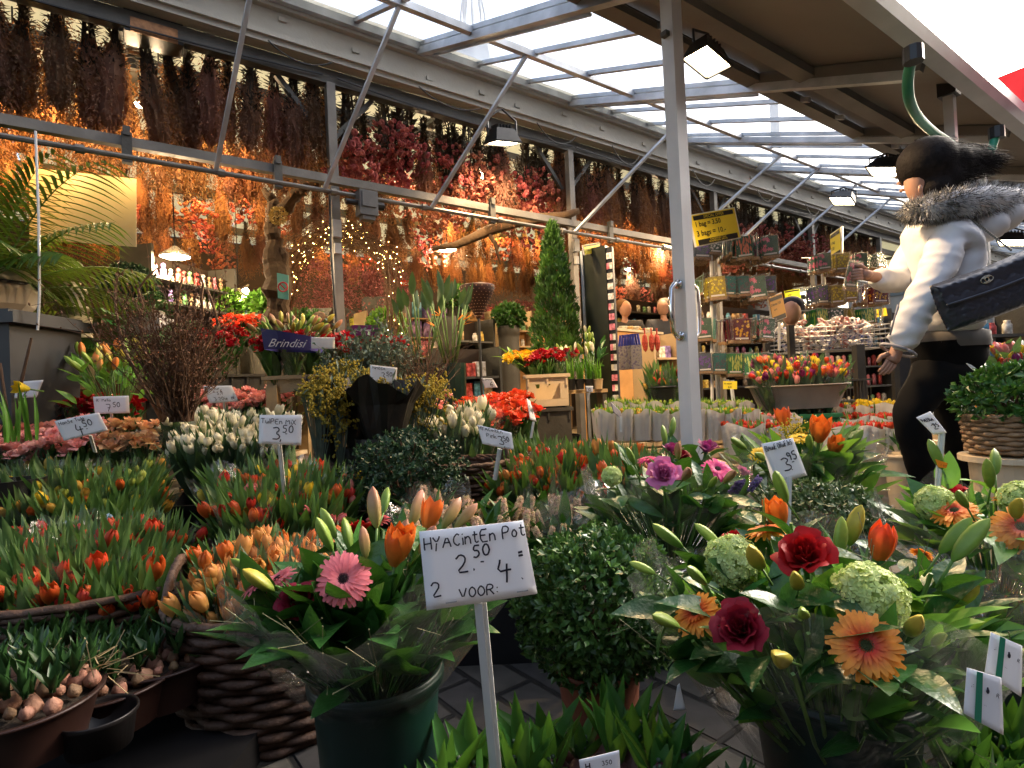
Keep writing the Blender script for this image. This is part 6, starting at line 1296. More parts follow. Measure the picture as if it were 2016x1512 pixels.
# birds of paradise
random.seed(22)
for x, y, d, n, lab in ((830, 690, 4.3, 10, 'left'), (885, 690, 4.3, 12, 'right')):
    c = pix(x, y, d) - Z * .12; t = thing('bird_of_paradise', 'bird of paradise plant with paddle leaves, %s one of the two by the studded cone' % lab, 'plant', c); b = MB(); f = MB()
    for i in range(n):
        a = i * 2.4; e = rdir(Vector((math.cos(a) * .28, math.sin(a) * .2, 1)), .06); hh = U(.38, .55); p = c + Vector((math.cos(a) * .04, math.sin(a) * .04, 0)); q = p + e * hh; b.tube([p, q], .006, 5, 1); b.leaf(q, rdir(e, .15), rdir((0, 1, 0), .4), U(.14, .21), U(.042, .062), U(-.1, .2), 6, 'ovate', .4)
        if i % 5 == 0: 
            for z in range(3): f.leaf(p + e * hh * .75, rdir((1 if x > 850 else -1, 0, .7), .35), rdir(), .09, .014, 0, 3, 'blade', .3)
    b.build('leaves', [mat('paddle_leaf', (.055, .11, .035), .4, .2, 12, transl=.2), m_stem], t, True); f.build('bloom', p_gor, t); b = MB(); b.lathe((c.x, c.y, 0), [(.001, 0), (.10, 0), (.12, c.z + .02), (.10, c.z)], 16); b.build('vase', m_green_d, t)
c = pix(940, 575, 4.7); t = thing('studded_cone', 'dark brown cone basket covered with pale studs', 'cone basket', c - Z * .2); b = MB(); b.lathe(c, [(.015, -.22), (.06, -.14), (.12, -.03), (.15, .04), (.14, .055), (.001, .05)], 20); b.build('body', mat('cone_brown', (.06, .022, .015), .5, .2), t, True); b = MB()
for i in range(11):
    for j in range(20): z = -.2 + i * .023; r = .025 + (z + .22) * .50; a = 6.283 * (j + .5 * (i % 2)) / 20; b.ball(c + Vector((math.cos(a) * r, math.sin(a) * r, z)), .0042, 4)
b.build('studs', mat('stud_pale', (.45, .25, .15), .5, .1), t); b = MB(); b.tube([(c.x, c.y, 0), c - Z * .21], .012, 6); b.build('stand', m_dark, t)
# ---- back shelves filled with goods
COLS = [(.5, .05, .04), (.6, .35, .05), (.1, .25, .1), (.55, .5, .4), (.15, .1, .3), (.6, .15, .2), (.3, .2, .1), (.65, .6, .5), (.05, .2, .3), (.5, .3, .12)]
GM = [mat('goods_%s' % n_, c_, .4, .35, 30, col2=tuple(min(.8, q * 1.6 + .08) for q in c_)) for n_, c_ in zip(('red', 'amber', 'green', 'cream', 'violet', 'pink', 'brown', 'white', 'blue', 'ochre'), COLS)]
def goods_mesh(kind, k):
    b = MB()
    if kind == 'jar': b.lathe((0, 0, 0), [(.001, 0), (.028, 0), (.03, .01), (.03, .07), (.02, .085), (.021, .10), (.001, .102)], 10); 
    elif kind == 'box': b.box((0, 0, .055), (.08, .06, .11)); b.box((0, -.0305, .06), (.06, .001, .06))
    elif kind == 'pack': b.box((0, 0, .06), (.075, .018, .12)); b.box((0, 0, .125), (.05, .006, .012))
    elif kind == 'doll': b.lathe((0, 0, 0), [(.001, 0), (.035, 0), (.02, .06), (.022, .08), (.012, .095), (.001, .096)], 10); b.ball((0, 0, .112), .02, 8)
    return b.mesh('body', GM[k], kind != 'box')
GD = {(k, i): goods_mesh(k, i) for k in ('jar', 'box', 'pack', 'doll') for i in range(10)}
def shelf(label, a, bx, d_, zs, dep=.3, kinds=('jar', 'box', 'pack'), item='gift_item', top=None, desc='small packaged good', m=None, gap=.09, cat='shelf', fill=.92, seed=1, back=True, isc=1.0):
    """shelf unit whose front runs from pixel-point a to b (world), levels zs"""
    random.seed(seed); m = m or m_dark; ux = Vector((bx.x - a.x, bx.y - a.y, 0)); w = ux.length; ux.normalize(); uy = Vector((-ux.y, ux.x, 0)); o = Vector((a.x, a.y, 0)); t = thing('display_shelf', label, cat, o + ux * w / 2); tp = top or (zs[-1] + .25)
    for z in zs: b = MB(); b.box(o + ux * w / 2 + uy * dep / 2 + Z * (z - .0125), (w - .052, dep, .02), (ux, uy, Z)); b.build('board', m, t)
    for u in (0, w): b = MB(); b.box(o + ux * u + uy * dep / 2 + Z * tp / 2, (.025, dep, tp), (ux, uy, Z)); b.build('side', m, t)
    if back: b = MB(); b.box(o + ux * w / 2 + uy * (dep + .008) + Z * tp / 2, (w, .012, tp), (ux, uy, Z)); b.build('back', m_back, t)
    for li, z in enumerate(zs):
        u = .05; kd = random.choice(kinds)
        while u < w - .06:
            if R() < .2: kd = random.choice(kinds)
            k = random.randrange(10)
            if R() < fill:
                g = thing({'jar': 'glass_jar', 'box': 'gift_box', 'pack': 'gift_pack'}.get(kd, item), '%s on the %s' % (desc, label), 'goods', o + ux * u + uy * dep * .35 + Z * z, '%s on the %s' % (desc, label)); inst('body', GD[(kd, k)], g, Matrix.Translation(o + ux * u + uy * dep * .35 + Z * z) @ Matrix.Rotation(math.atan2(ux.y, ux.x) + U(-.15, .15), 4, 'Z') @ Matrix.Scale(U(.85, 1.15) * isc, 4))
            u += gap * U(.85, 1.2)
    return t
def P2(x, d): p = pix(x, 700, d); return Vector((p.x, p.y, 0))
def zz(y, d, x=1008): return pix(x, y, d).z
d = 5.2; shelf('dark shelf with dolls under the left lamp', P2(308, 4.6), P2(470, 5.6), d, [zz(600, 5, 390), zz(556, 5, 390)], .3, ('doll',), 'souvenir_doll', desc='small costumed doll', seed=2, gap=.075)
shelf('shop shelf behind the cork trunk', P2(500, 5.8), P2(570, 6.1), d, [.6, .85, 1.1, 1.35], seed=3, desc='colourful packaged good')
shelf('glittering shop shelf right of the fairy light arch', P2(725, 6.2), P2(800, 6.5), d, [.5, .72, .94, 1.16, 1.38], seed=4, kinds=('jar', 'pack'), desc='pale jar or pack', m=m_wood)
shelf('shop shelf with red and pink packs behind the studded cone', P2(900, 5.9), P2(975, 6.3), d, [.55, .8, 1.02, 1.24], seed=5, kinds=('pack', 'jar'), desc='bright packet')
shelf('low shelf of boxed bulbs right of the paddle plants', P2(880, 4.6), P2(985, 4.9), d, [.25, .45, .65, .82], seed=6, kinds=('box',), desc='boxed bulb set', m=m_dark, gap=.1)
shelf('back shelf with jars left of the conical cypress', P2(985, 7.0), P2(1050, 7.3), d, [1.05, 1.25, 1.45], seed=7, kinds=('jar',), desc='glass jar', m=m_wood, gap=.075)
shelf('tall far shelf behind the clerks', P2(1215, 9.0), P2(1330, 10.0), d, [.9, 1.15, 1.4, 1.65, 1.9], seed=8, desc='shelved trinket', gap=.14, fill=.8)
shelf('tall far shelf behind the seed packets', P2(1380, 8.0), P2(1560, 9.5), d, [.6, .85, 1.1, 1.35, 1.6], seed=9, desc='shelved bulb pack', gap=.16, fill=.8)
shelf('small shelf with nets beside the counter', P2(1290, 5.6), P2(1338, 5.8), d, [.62, .78, .95], seed=10, kinds=('jar', 'box'), desc='small souvenir', m=m_wood, gap=.07)
shelf('shelf of small packs behind the clog basket', P2(1585, 6.3), P2(1760, 7.5), d, [.3, .55, .8, 1.05, 1.3], seed=11, kinds=('pack',), desc='hanging bulb pack', gap=.14)
shelf('wide wall shelf under the dried flowers left of the cork trunk', P2(375, 6.8), P2(520, 7.6), d, [.75, 1.0, 1.25, 1.5, 1.75], seed=21, desc='boxed gift', m=m_wood, gap=.13, isc=1.5)
shelf('wide wall shelf seen through the fairy light arch', P2(575, 8.3), P2(740, 9.0), d, [.7, 1.0, 1.3], seed=22, desc='stacked gift', m=m_dark, gap=.16, isc=1.8)
shelf('tall wall shelf left of the conical cypress', P2(800, 8.8), P2(1045, 10.0), d, [.7, 1.0, 1.3, 1.6, 1.9], seed=23, desc='bright gift', m=m_wood, gap=.17, isc=1.9)
shelf('tall wall shelf right of the conical cypress', P2(1120, 9.5), P2(1160, 9.8), d, [.9, 1.3, 1.6], seed=24, desc='round gift', m=m_wood, gap=.17, isc=1.8)
for k, (x, y, d_, w_) in enumerate(((440, 600, 5.6, .25), (600, 645, 6.4, .35), (760, 640, 5.6, .25), (1000, 625, 6.4, .25), (520, 600, 5.4, .2), (900, 590, 7.0, .3))):
    c = pix(x, y, d_); shrub('potted_foliage_plant', 'leafy pot plant in the shop interior, %s' % ('under the bright lamp with dolls', 'inside the fairy light arch', 'at the right foot of the arch', 'left of the conical cypress', 'leaning on the cork trunk', 'behind the paddle leaves')[k], c, w_ * .7, 350, (m_yl, m_gl)[k % 2], .06, .8, 'pot plant'); bucket('dark pot of the leafy plant %s' % ('under the bright lamp with dolls', 'inside the fairy light arch', 'at the right foot of the arch', 'left of the conical cypress', 'leaning on the cork trunk', 'behind the paddle leaves')[k], Vector((c.x, c.y, 0)), .12, max(.2, c.z - .1), m_dark, name='plant_stand', cat='plant stand')
# counter
a = P2(1213, 6.6); b_ = P2(1302, 7.4); ux = (b_ - a).normalized(); uy = Vector((-ux.y, ux.x, 0)); w = (b_ - a).length; t = thing('shop_counter', 'orange wooden shop counter with the clerks behind it', 'counter', a.lerp(b_, .5)); zt = zz(655, 7, 1255)
b = MB(); b.box(a.lerp(b_, .5) + uy * .3 + Z * zt / 2, (w, .6, zt), (ux, uy, Z)); b.build('front', m_orangewood, t); b = MB(); b.box(a.lerp(b_, .5) + uy * .3 + Z * (zt + .015), (w + .06, .66, .03), (ux, uy, Z)); b.build('top', mat('counter_top', (.6, .5, .35), .4, .1), t)
random.seed(31)
for i in range(12): g0 = a.lerp(b_, (i + .5) / 12) + uy * U(.1, .4) + Z * (zt + .03); g = thing('counter_item', 'small wrapped item lying on the orange counter', 'goods', g0, 'wrapped items on the counter'); inst('body', GD[('pack', random.choice((3, 7, 9)))], g, Matrix.Translation(g0 + Z * .01) @ Matrix.Rotation(1.4, 4, 'X') @ Matrix.Scale(1.3, 4))
a = P2(960, 7.6); b_ = P2(1056, 7.8); t = thing('draped_table', 'far table with an orange cloth left of the conical cypress', 'table', a.lerp(b_, .5)); zt = zz(657, 7.7); b = MB(); b.box(a.lerp(b_, .5) + Z * zt / 2, ((b_ - a).length, .7, zt), ((b_ - a).normalized(), Vector((-(b_ - a).normalized().y, (b_ - a).normalized().x, 0)), Z)); b.build('cloth', m_orangewood, t)
# tall dark card display
a = P2(1152, 4.75); b_ = P2(1204, 4.6); t = thing('card_display', 'tall dark display panel with a column of pale cards down its side', 'display', a); z1 = zz(492, 4.7, 1180); ux = (b_ - a).normalized(); uy = Vector((-ux.y, ux.x, 0)); w = (b_ - a).length
b = MB(); b.box(a.lerp(b_, .5) + Z * (z1 / 2 + .01), (w, .05, z1), (ux, uy, Z)); b.build('panel', mat('display_green_black', (.02, .022, .012), .3, .4, 6), t)
b = MB(); b.box(a + Z * (z1 / 2) - uy * .03 + ux * .03, (.02, .02, z1), (ux, uy, Z)); b.build('frame_bar', m_gal, t)
b = MB(); b.box(b_ + ux * .028 + Z * (z1 / 2), (.055, .03, z1 - .02), (ux, uy, Z)); b.build('edge_rail', m_black, t)
random.seed(8); k = 0; z = z1 - .05
while z > .25:
    for s in (-1, 1): g = MB(); g.box(b_ + ux * (.028 + s * .013) - uy * .018 + Z * (z - .03), (.022, .006, .05), (ux, uy, Z)); g.build('card', random.choice([GM[3], GM[7], m_paper, GM[5]]), t)
    z -= .082 + (.0)
# tote bags
c = pix(1243, 700, 5.3); t = thing('tote_bags', 'stack of striped tote bags with blue handles hanging on the counter', 'tote bags', c); b = MB()
for i in range(6): b.box(c + Vector((-.075 + i * .02, -.02 * i, -.02)), (.10, .012, .22)); 
b.build('bags', mat('tote_stripe', (.55, .50, .45), .8, .6, 45, col2=(.12, .10, .16)), t); b = MB()
for i in range(6): q = c + Vector((-.075 + i * .02, -.02 * i, .09)); b.tube([q + Vector((-.035, 0, 0)), q + Vector((-.02, 0, .10)), q + Vector((.02, 0, .10)), q + Vector((.035, 0, 0))], .012, 5)
b.build('handles', mat('handle_blue', (.02, .03, .25), .7, .1), t)
for i, (x, lab) in enumerate(((1270, 'left'), (1283, 'middle'), (1294, 'right'))): c = pix(x, 675, 5.4); t = thing('net_bag', 'red net bag hanging beside the tote bags, %s one' % lab, 'net bag', c); b = MB(); b.ball(c, (.03, .03, .09), 8, jit=.12); b.tube([c + Z * .08, c + Z * .14], .008, 5); b.build('net', mat('net_red', (.35, .04, .02), .7, .4, 60), t)
# plush monkey and hanging canes
c = pix(629, 627, 3.9); t = thing('plush_monkey', 'small plush monkey sitting behind the lily buds', 'plush toy', c - Z * .1); m_pl = mat('plush', (.20, .12, .06), .95, .3, 80, bump=.8); b = MB(); b.ball(c, .05, 12); b.ball(c - Z * .085, (.05, .045, .06), 10); b.ball(c + Vector((-.05, 0, 0)), .017, 8); b.ball(c + Vector((.05, 0, 0)), .017, 8)
for s in (-1, 1): b.tube([c + Vector((s * .04, 0, -.06)), c + Vector((s * .08, -.03, -.1)), c + Vector((s * .03, -.06, -.11))], .015, 7)
b.build('body', m_pl, t, True); b = MB(); b.ball(c + Vector((0, -.04, -.012)), (.03, .018, .028), 8); b.build('face', mat('plush_face', (.45, .25, .13), .8, .1), t, True)
b = MB(); [b.ball(c + Vector((s * .013, -.05, .01)), .004, 6) for s in (-1, 1)]; b.build('eyes', m_black, t)
t = thing('cane_bundle', 'bent brown canes hanging beside the galvanised post', 'canes', pix(660, 620, 4.1)); b = MB(); random.seed(3)
for i in range(14): x = 648 + i * 1.8; b.tube([pix(x - 4, 665, 4.1), pix(x - 4, 630, 4.1), pix(655 + i * .8, 606, 4.1), pix(x + 8, 630, 4.1), pix(x + 9, 665, 4.1)], .007, 5)
b.build('canes', m_twig, t, True)
t = thing('white_box_seat', 'upturned pale plastic tub among the far red roses', 'tub', pix(300, 640, 3.4)); c = pix(300, 642, 3.4); b = MB(); b.box(c, (.17, .15, .09), taper=1.1); b.lathe(c + Z * .045 + RT * .03, [(.05, 0), (.045, .035), (.02, .05), (.001, .052)], 14); b.build('body', mat('tub_pale', (.5, .46, .42), .6, .1), t)
# ================================================================ seed racks
m_clear = film('clear_bag', (.96, .95, .94), .2, .1, .03, bump=.9, bscale=40, hcol=(.6, .5, .42)); m_card_b = mat('kraft', (.30, .19, .10), .8, .2, 30)
def pk(name, bgc, fgc, kind):
    """seed packet: printed card with simple flower picture, kraft foot with bulbs in clear bag"""
    random.seed(hash(kind) % 97 + int(bgc[0] * 100)); b = MB(); b.box((0, 0, -.075), (.10, .003, .13), mi=0); y = -.0022
    for i in range(26 if kind != 'big' else 9):
        x = U(-.04, .04); z = -.07 + U(-.045, .045); s = .0085 if kind != 'big' else .015
        if kind == 'spike': b.leaf((x, y, z - .015), (U(-.1, .1), 0, 1), (0, -1, 0), .035, .010, 0, 3, 'ovate', 0, 1)
        else:
            for k in range(5): a = k * 1.256 + x * 90; b.leaf((x, y - .0004 * (i % 3), z), (math.cos(a), 0, math.sin(a)), (0, -1, 0), s, s * .6, 0, 2, 'ovate', 0, 1)
    b.box((0, -.0022, -.128), (.08, .0008, .010), mi=2); b.box((0, 0, -.148), (.10, .02, .018), mi=3)
    for i in range(5): b.ball((-.036 + i * .018, -.004, -.152), .011, 6, 3)
    b2 = MB(); b2.box((0, -.004, -.082), (.106, .016, .158), taper=1.15)
    mm = [mat(name + '_ground', bgc, .3, .25, 30), mat(name + '_print', fgc, .3, .15, 40), m_paper, m_card_b]
    return b.mesh('packet_card', mm), b2.mesh('clear_bag', m_clear)
PK = [pk('packet_white', (.04, .09, .07), (.75, .75, .78), 'dot'), pk('packet_coral', (.02, .10, .06), (.80, .22, .12), 'spike'), pk('packet_violet', (.05, .08, .12), (.14, .05, .40), 'dot'), pk('packet_peach', (.15, .30, .15), (.8, .42, .10), 'big'), pk('packet_blue', (.01, .14, .16), (.08, .07, .12), 'dot'),
      pk('packet_snow', (.03, .28, .22), (.78, .80, .72), 'spike'), pk('packet_maroon', (.10, .012, .03), (.75, .42, .03), 'dot'), pk('packet_lime', (.02, .20, .06), (.55, .68, .16), 'spike'), pk('packet_yellow', (.35, .28, .04), (.85, .72, .04), 'dot'), pk('packet_rose', (.05, .12, .08), (.75, .18, .30), 'big')]
def rack(label, dl, x0, x1, d, rows, seed, kinds, gl='seed packets'):
    random.seed(seed); cx_ = (x0 + x1) / 2; p0 = pix(cx_, 760, d); t = thing('seed_rack', label, 'rack', Vector((p0.x, p0.y, 0))); zt = pix(cx_, rows[0][0] - 10, d).z
    b = MB(); b.tube([Vector((p0.x, p0.y + .12, 0)), Vector((p0.x, p0.y + .12, zt))], .018, 8); b.tube([Vector((p0.x - .22, p0.y + .12, .02)), Vector((p0.x + .22, p0.y + .12, .02))], .018, 6); b.tube([Vector((p0.x, p0.y - .08, .02)), Vector((p0.x, p0.y + .34, .02))], .018, 6); b.build('stand', m_alu, t)
    for ri, (y, kk) in enumerate(rows):
        b = MB(); a = pix(x0, y, d + .1); c = pix(x1, y, d + .1); b.tube([a, c], .005, 6); n = len(kk)
        for i, k in enumerate(kk):
            u = (i + .5) / n; q = a.lerp(c, u); hk = q + Vector((0, -.22, 0)); b.tube([q, hk, hk + Z * .012], .003, 5)
            m_ = random.randrange(4, 7); yaw = U(-.4, .4) + (0 if R() < .8 else 1.1); vs_ = U(.85, 1.12)
            for j in range(m_):
                p = q.lerp(hk, (j + 1) / (m_ + .3)); nm = ('front', 'second')[0]
                g = thing('seed_packet', '%s packet hanging in the %s row of the %s' % (dl[k], ('top', 'second', 'third', 'fourth')[ri], label), 'seed packet', p, '%s packets, %s row, %s' % (dl[k], ('top', 'second', 'third', 'fourth')[ri], label)); Mx = Matrix.Translation(p) @ Matrix.Rotation(yaw + U(-.08, .08), 4, 'Z') @ Matrix.Rotation(U(-.08, .12), 4, 'X') @ Matrix.Rotation(U(-.09, .09), 4, 'Y') @ Matrix.Scale(vs_, 4)
                inst('packet_card', PK[k][0], g, Mx)
                if j == m_ - 1 or R() < .3: inst('clear_bag', PK[k][1], g, Mx)
        b.build('hook_bar', m_alu, t)
    return t
DL = ['white flowered', 'coral flowered', 'violet flowered', 'peach flowered', 'dark blue', 'snow white', 'maroon and gold', 'lime green', 'bright yellow', 'rose pink']
rack('rack beside the aluminium post', DL, 1352, 1500, 3.9, [(478, [2, 0, 1, 1, 9, 9]), (553, [3, 8, 4, 4, 9, 2]), (632, [9, 5, 6, 6, 1, 9]), (697, [2, 4, 7, 7, 9])], 3, DL)
rack('rack by the reaching hand', DL, 1578, 1718, 4.7, [(508, [9, 8, 9, 0]), (568, [2, 8, 8, 6, 6]), (612, [7, 0, 8, 7, 3])], 4, DL)
# brown rag-like bag shape & small lamp behind rack covered by goods
# ================================================================ clog basket table
c0 = pix(1628, 660, 4.4); t = thing('wire_bin', 'large wire bin heaped with painted clogs behind the tulip tub', 'wire bin', Vector((c0.x, c0.y, 0))); w, dp = .72, .4; zt = pix(1628, 645, 4.3).z; zb = pix(1628, 690, 4.3).z; b = MB()
for z in [zb + (zt - zb) * i / 5 for i in range(6)]:
    for s in (-1, 1): b.tube([(c0.x - w / 2, c0.y + s * dp / 2, z), (c0.x + w / 2, c0.y + s * dp / 2, z)], .003, 4); b.tube([(c0.x + s * w / 2, c0.y - dp / 2, z), (c0.x + s * w / 2, c0.y + dp / 2, z)], .003, 4)
for i in range(19): x = c0.x - w / 2 + w * i / 18; b.tube([(x, c0.y + dp / 2, zt), (x, c0.y + dp / 2, zb), (x, c0.y - dp / 2, zb), (x, c0.y - dp / 2, zt)], .0022, 4)
b.build('wire_mesh', m_alu, t)
for sx in (-1, 1):
    for sy in (-1, 1): b = MB(); b.box((c0.x + sx * (w / 2 + .02), c0.y + sy * dp / 2, (zt + .02) / 2), (.04, .04, zt + .02)); b.build('leg', m_dark, t)
random.seed(12); cm = []
for k, cc in enumerate(((.62, .58, .55), (.55, .12, .08), (.12, .18, .45), (.7, .66, .6))):
    b = MB(); b.lathe((0, 0, 0), [(.001, -.052), (.014, -.048), (.022, -.02), (.021, .015), (.017, .035), (.006, .05), (.001, .058)], 10, ax=Vector((1, 0, 0)), sy=.8); b.ball((.03, 0, .012), (.022, .016, .014), 6); b.ball((-.02, 0, .016), (.016, .012, .008), 6, 1); cm.append(b.mesh('body', [mat('clog_%d' % k, cc, .25, .5, 45, col2=(.65, .6, .55)), m_dark], True))
for i in range(110):
    p = Vector((c0.x + U(-.34, .34), c0.y + U(-.18, .12), zb + .03 + (zt - zb) * (i / 110) * 1.12)); g = thing('painted_clog', 'small painted clog in the large wire bin', 'clog', p, 'painted clogs in the wire bin'); inst('body', random.choice(cm), g, TM(p, rdir((0, 0, 0), 1), U(0, 6), U(.8, 1.1)))
t = thing('dark_post_rack', 'dark slatted rack post beside the clog bin near the woman', 'rack', pix(1700, 800, 4.2)); p = pix(1695, 790, 4.1); b = MB(); b.box((p.x, p.y, .45), (.06, .06, .9)); b.box((p.x - .28, p.y + .05, .38), (.05, .05, .75)); b.build('post', m_dark, t); b = MB()
for z in (.2, .35, .5, .65): b.box((p.x - .14, p.y + .02, z), (.3, .3, .012))
for i in range(12): b.tube([(p.x - .27 + i * .024, p.y - .13, .5), (p.x - .27 + i * .024, p.y - .13, .64)], .002, 4)
b.build('shelves', m_dark, t)
# ================================================================ tulip tub on green crates
random.seed(52); d = 3.35; c = pix(1572, 805, d); zt = pix(1572, 757, d).z; zb = pix(1572, 803, d).z; m_tub = mat('zinc_tub', (.20, .17, .14), .6, .15, 8, bump=.1)
bucket('oval grey tub full of red and yellow tulips standing on green crates', Vector((c.x, c.y, zb)), .235, zt - zb, m_tub, .80, 'oval_tub', 'tub', True, 1.2, .75)
t = thing('handle_loops', 'bent metal loop handle on the front of the oval tub', 'handle', c)
bpy.data.objects.remove(t)
for k, (z0, z1) in enumerate(((0, zb / 2 - .005), (zb / 2 + .0, zb - .03))): crate('green slatted crate under the oval tub, %s one of the stack' % ('lower', 'upper')[k], Vector((c.x + .01, c.y, z0)), .30, .3, max(.1, z1 - z0 - .02), mat('crate_green', (.015, .12, .05), .5, .15), Vector((1, 0, 0)))
mass('tulip_bunch', 'bunch of red, yellow and purple tulips in the oval grey tub', 'tulips', 'tulip bunches in the oval tub', (1485, 745, 3.2), (1660, 740, 3.2), (1490, 705, 3.6), (1665, 705, 3.6), 6, 3, TW, tul, [p_red, p_yel, p_redor, p_purp, p_yel, p_pinkt], 1.0, .27, .35, WR, .8)
c = pix(1305, 800, 3.4); zt = pix(1305, 760, 3.4).z; zb = zt - .2; bucket('black bucket with red tipped tulips left of the aluminium post', Vector((c.x, c.y, zb)), .085, .2, m_black)
bucket('upturned dark bucket used as a foot under the black tulip bucket', Vector((c.x, c.y, 0)), .10, zb, m_dark, 1.1)
mass('tulip_bunch', 'bunch of red tipped tulips in the black bucket left of the aluminium post', 'tulips', 'tulip bunches in the black bucket', (1275, 735, 3.35), (1335, 735, 3.35), (1275, 712, 3.5), (1335, 712, 3.5), 3, 2, TT[:2], tul, [p_red, p_yelor, p_pinkt], 1.05, .30, .6, WR, .8, .7)
# ================================================================ paper wrapped bunches in cream crates
m_wrapp = mat('wrapping_paper', (.55, .53, .50), .7, .08, 8, transl=.25, bump=.5, bscale=12)
def papers(label, group, x0, x1, y, d, n, bloom, zh=.16, w=.17, lo=None, pal=None, depth=.26, leafy=.5, bs=.8):
    for i in range(n):
        x = x0 + (x1 - x0) * (i + .5) / n; c = pix(x, y, d) ; c.z -= zh; t = thing('paper_wrapped_bunch', label, 'wrapped flowers', c, group); b = MB(); k = 28; ph = U(0, 6)
        vs = []
        for r_ in range(5):
            q = r_ / 4
            for j in range(k):
                a = 6.283 * j / k; sq = 1 / max(abs(math.cos(a)), abs(math.sin(a))) ** .75; vs.append((c.x + math.cos(a) * sq * w / 2 * (.86 + .14 * q) * (1 + .05 * math.sin(a * 7 + ph)), c.y + math.sin(a) * sq * depth / 2 * (.86 + .14 * q) * (1 + .04 * math.sin(a * 9 + ph)), c.z + zh * q + (.012 * math.sin(a * 3 + ph) + U(-.003, .003) if r_ == 4 else 0)))
        b.add(vs, [(r_ * k + j, r_ * k + (j + 1) % k, (r_ + 1) * k + (j + 1) % k, (r_ + 1) * k + j) for r_ in range(4) for j in range(k)]); b.build('paper', m_wrapp, t, True)
        b = MB()
        for j in range(42): p = c + Vector((U(-w, w) * .42, U(-depth, depth) * .42, zh * .5)); b.leaf(p, rdir(Z, .15), rdir((1, 0, 0), .6), zh * .5 + U(.0, .045), .018, .1, 3, 'blade', .4)
        b.build('leaves', bloom == 'bud' and m_yl or m_tl, t, True)
        for j in range(26): p = c + Vector((U(-w, w) * .42, U(-depth, depth) * .44, zh - .02 + U(-.01, .012))); inst('bloom' if bloom != 'bud' else 'bud', tul(random.choice(pal)), t, TM(p, rdir(Z, .12), U(0, 6), bs))
papers('white paper bunch of green budded tulips in the long row at the aluminium post', 'paper wrapped green buds by the aluminium post', 1170, 1480, 808, 3.0, 9, 'bud', .15, .105, pal=[p_green, p_green, p_yelor], bs=.6)
papers('white paper bunch of green budded tulips in the rear row by the post', 'paper wrapped green buds, rear row', 1195, 1470, 792, 3.35, 8, 'bud', .14, .115, pal=[p_green], bs=.6)
papers('white paper bunch of red tulips left of the green crates, front', 'paper wrapped red tulips left of the green crates', 1435, 1545, 835, 2.75, 2, 't', .17, .15, pal=[p_red], bs=.65)
papers('white paper bunch of pink and red tulips left of the green crates, rear', 'paper wrapped tulips left of the green crates, rear', 1450, 1560, 818, 3.1, 2, 't', .16, .17, pal=[p_red, p_pinkt], bs=.65)
papers('white paper bunch of red tulips right of the green crates', 'paper wrapped red tulips right of the green crates', 1620, 1760, 838, 2.9, 3, 't', .2, .15, pal=[p_red], bs=.75)
papers('white paper bunch of bright red tulips behind the front red ones', 'paper wrapped red tulips, second row right', 1640, 1780, 820, 3.3, 3, 't', .15, .18, pal=[p_red], bs=.8)
papers('white paper bunch of yellow tulips by the woman\'s knee', 'paper wrapped yellow tulips by the knee', 1690, 1760, 795, 3.7, 1, 't', .15, .2, pal=[p_yel], bs=1)
papers('white paper bunch of pale yellow and red tulips behind the green crates', 'paper wrapped tulips behind the green crates', 1620, 1700, 800, 3.7, 2, 't', .15, .15, pal=[p_yel, p_red], bs=.7)
papers('white paper bunch of dark purple tulips behind the woman\'s legs', 'paper wrapped purple tulips behind the legs', 1895, 1960, 845, 3.0, 2, 't', .18, .12, pal=[p_purp], bs=.7)
papers('white paper bunch of pale tulips under the slim post', 'paper wrapped pale tulips right of the legs', 1890, 1960, 800, 3.6, 2, 't', .18, .14, pal=[p_yelor], bs=.7)
X = Vector((1, 0, 0))
for x, y, d, w, dp, h, lab in ((1325, 850, 3.05, .95, .3, .30, 'long cream crate under the paper wrapped green buds'), (1335, 815, 3.42, .95, .28, .33, 'long cream crate under the rear row of green buds'), (1490, 880, 2.80, .36, .3, .27, 'cream crate with ribbed side left of the green crates'), (1505, 850, 3.15, .36, .3, .32, 'cream crate in the rear left of the green crates'), (1690, 880, 2.95, .42, .34, .27, 'cream crate with ribbed side right of the green crates'), (1710, 850, 3.35, .5, .3, .33, 'cream crate in the rear right of the green crates'), (1930, 900, 3.05, .3, .3, .28, 'cream crate behind the woman\'s legs'), (1925, 850, 3.65, .4, .3, .33, 'cream crate right of the legs under the slim post'), (1690, 810, 3.75, .5, .3, .36, 'far cream crate by the woman\'s knee')):
    p = pix(x, y, d); crate(lab, Vector((p.x, p.y, 0)), w, dp, h, m_cream, X)
p = pix(1782, 900, 2.7); bucket('cream ribbed bucket directly before the woman\'s front leg', Vector((p.x - .02, p.y, 0)), .07, .30, m_cream, .75)
budset('tulip_bunch_pale', 'pale tulips standing in the cream ribbed bucket', [(1757, 865, 2.7), (1795, 865, 2.7), (1757, 855, 2.8), (1795, 855, 2.8)], [tul(p_white)], 5, .7, 'tulips', m_tl, 3, nl=10, nm='bloom', h=.15)
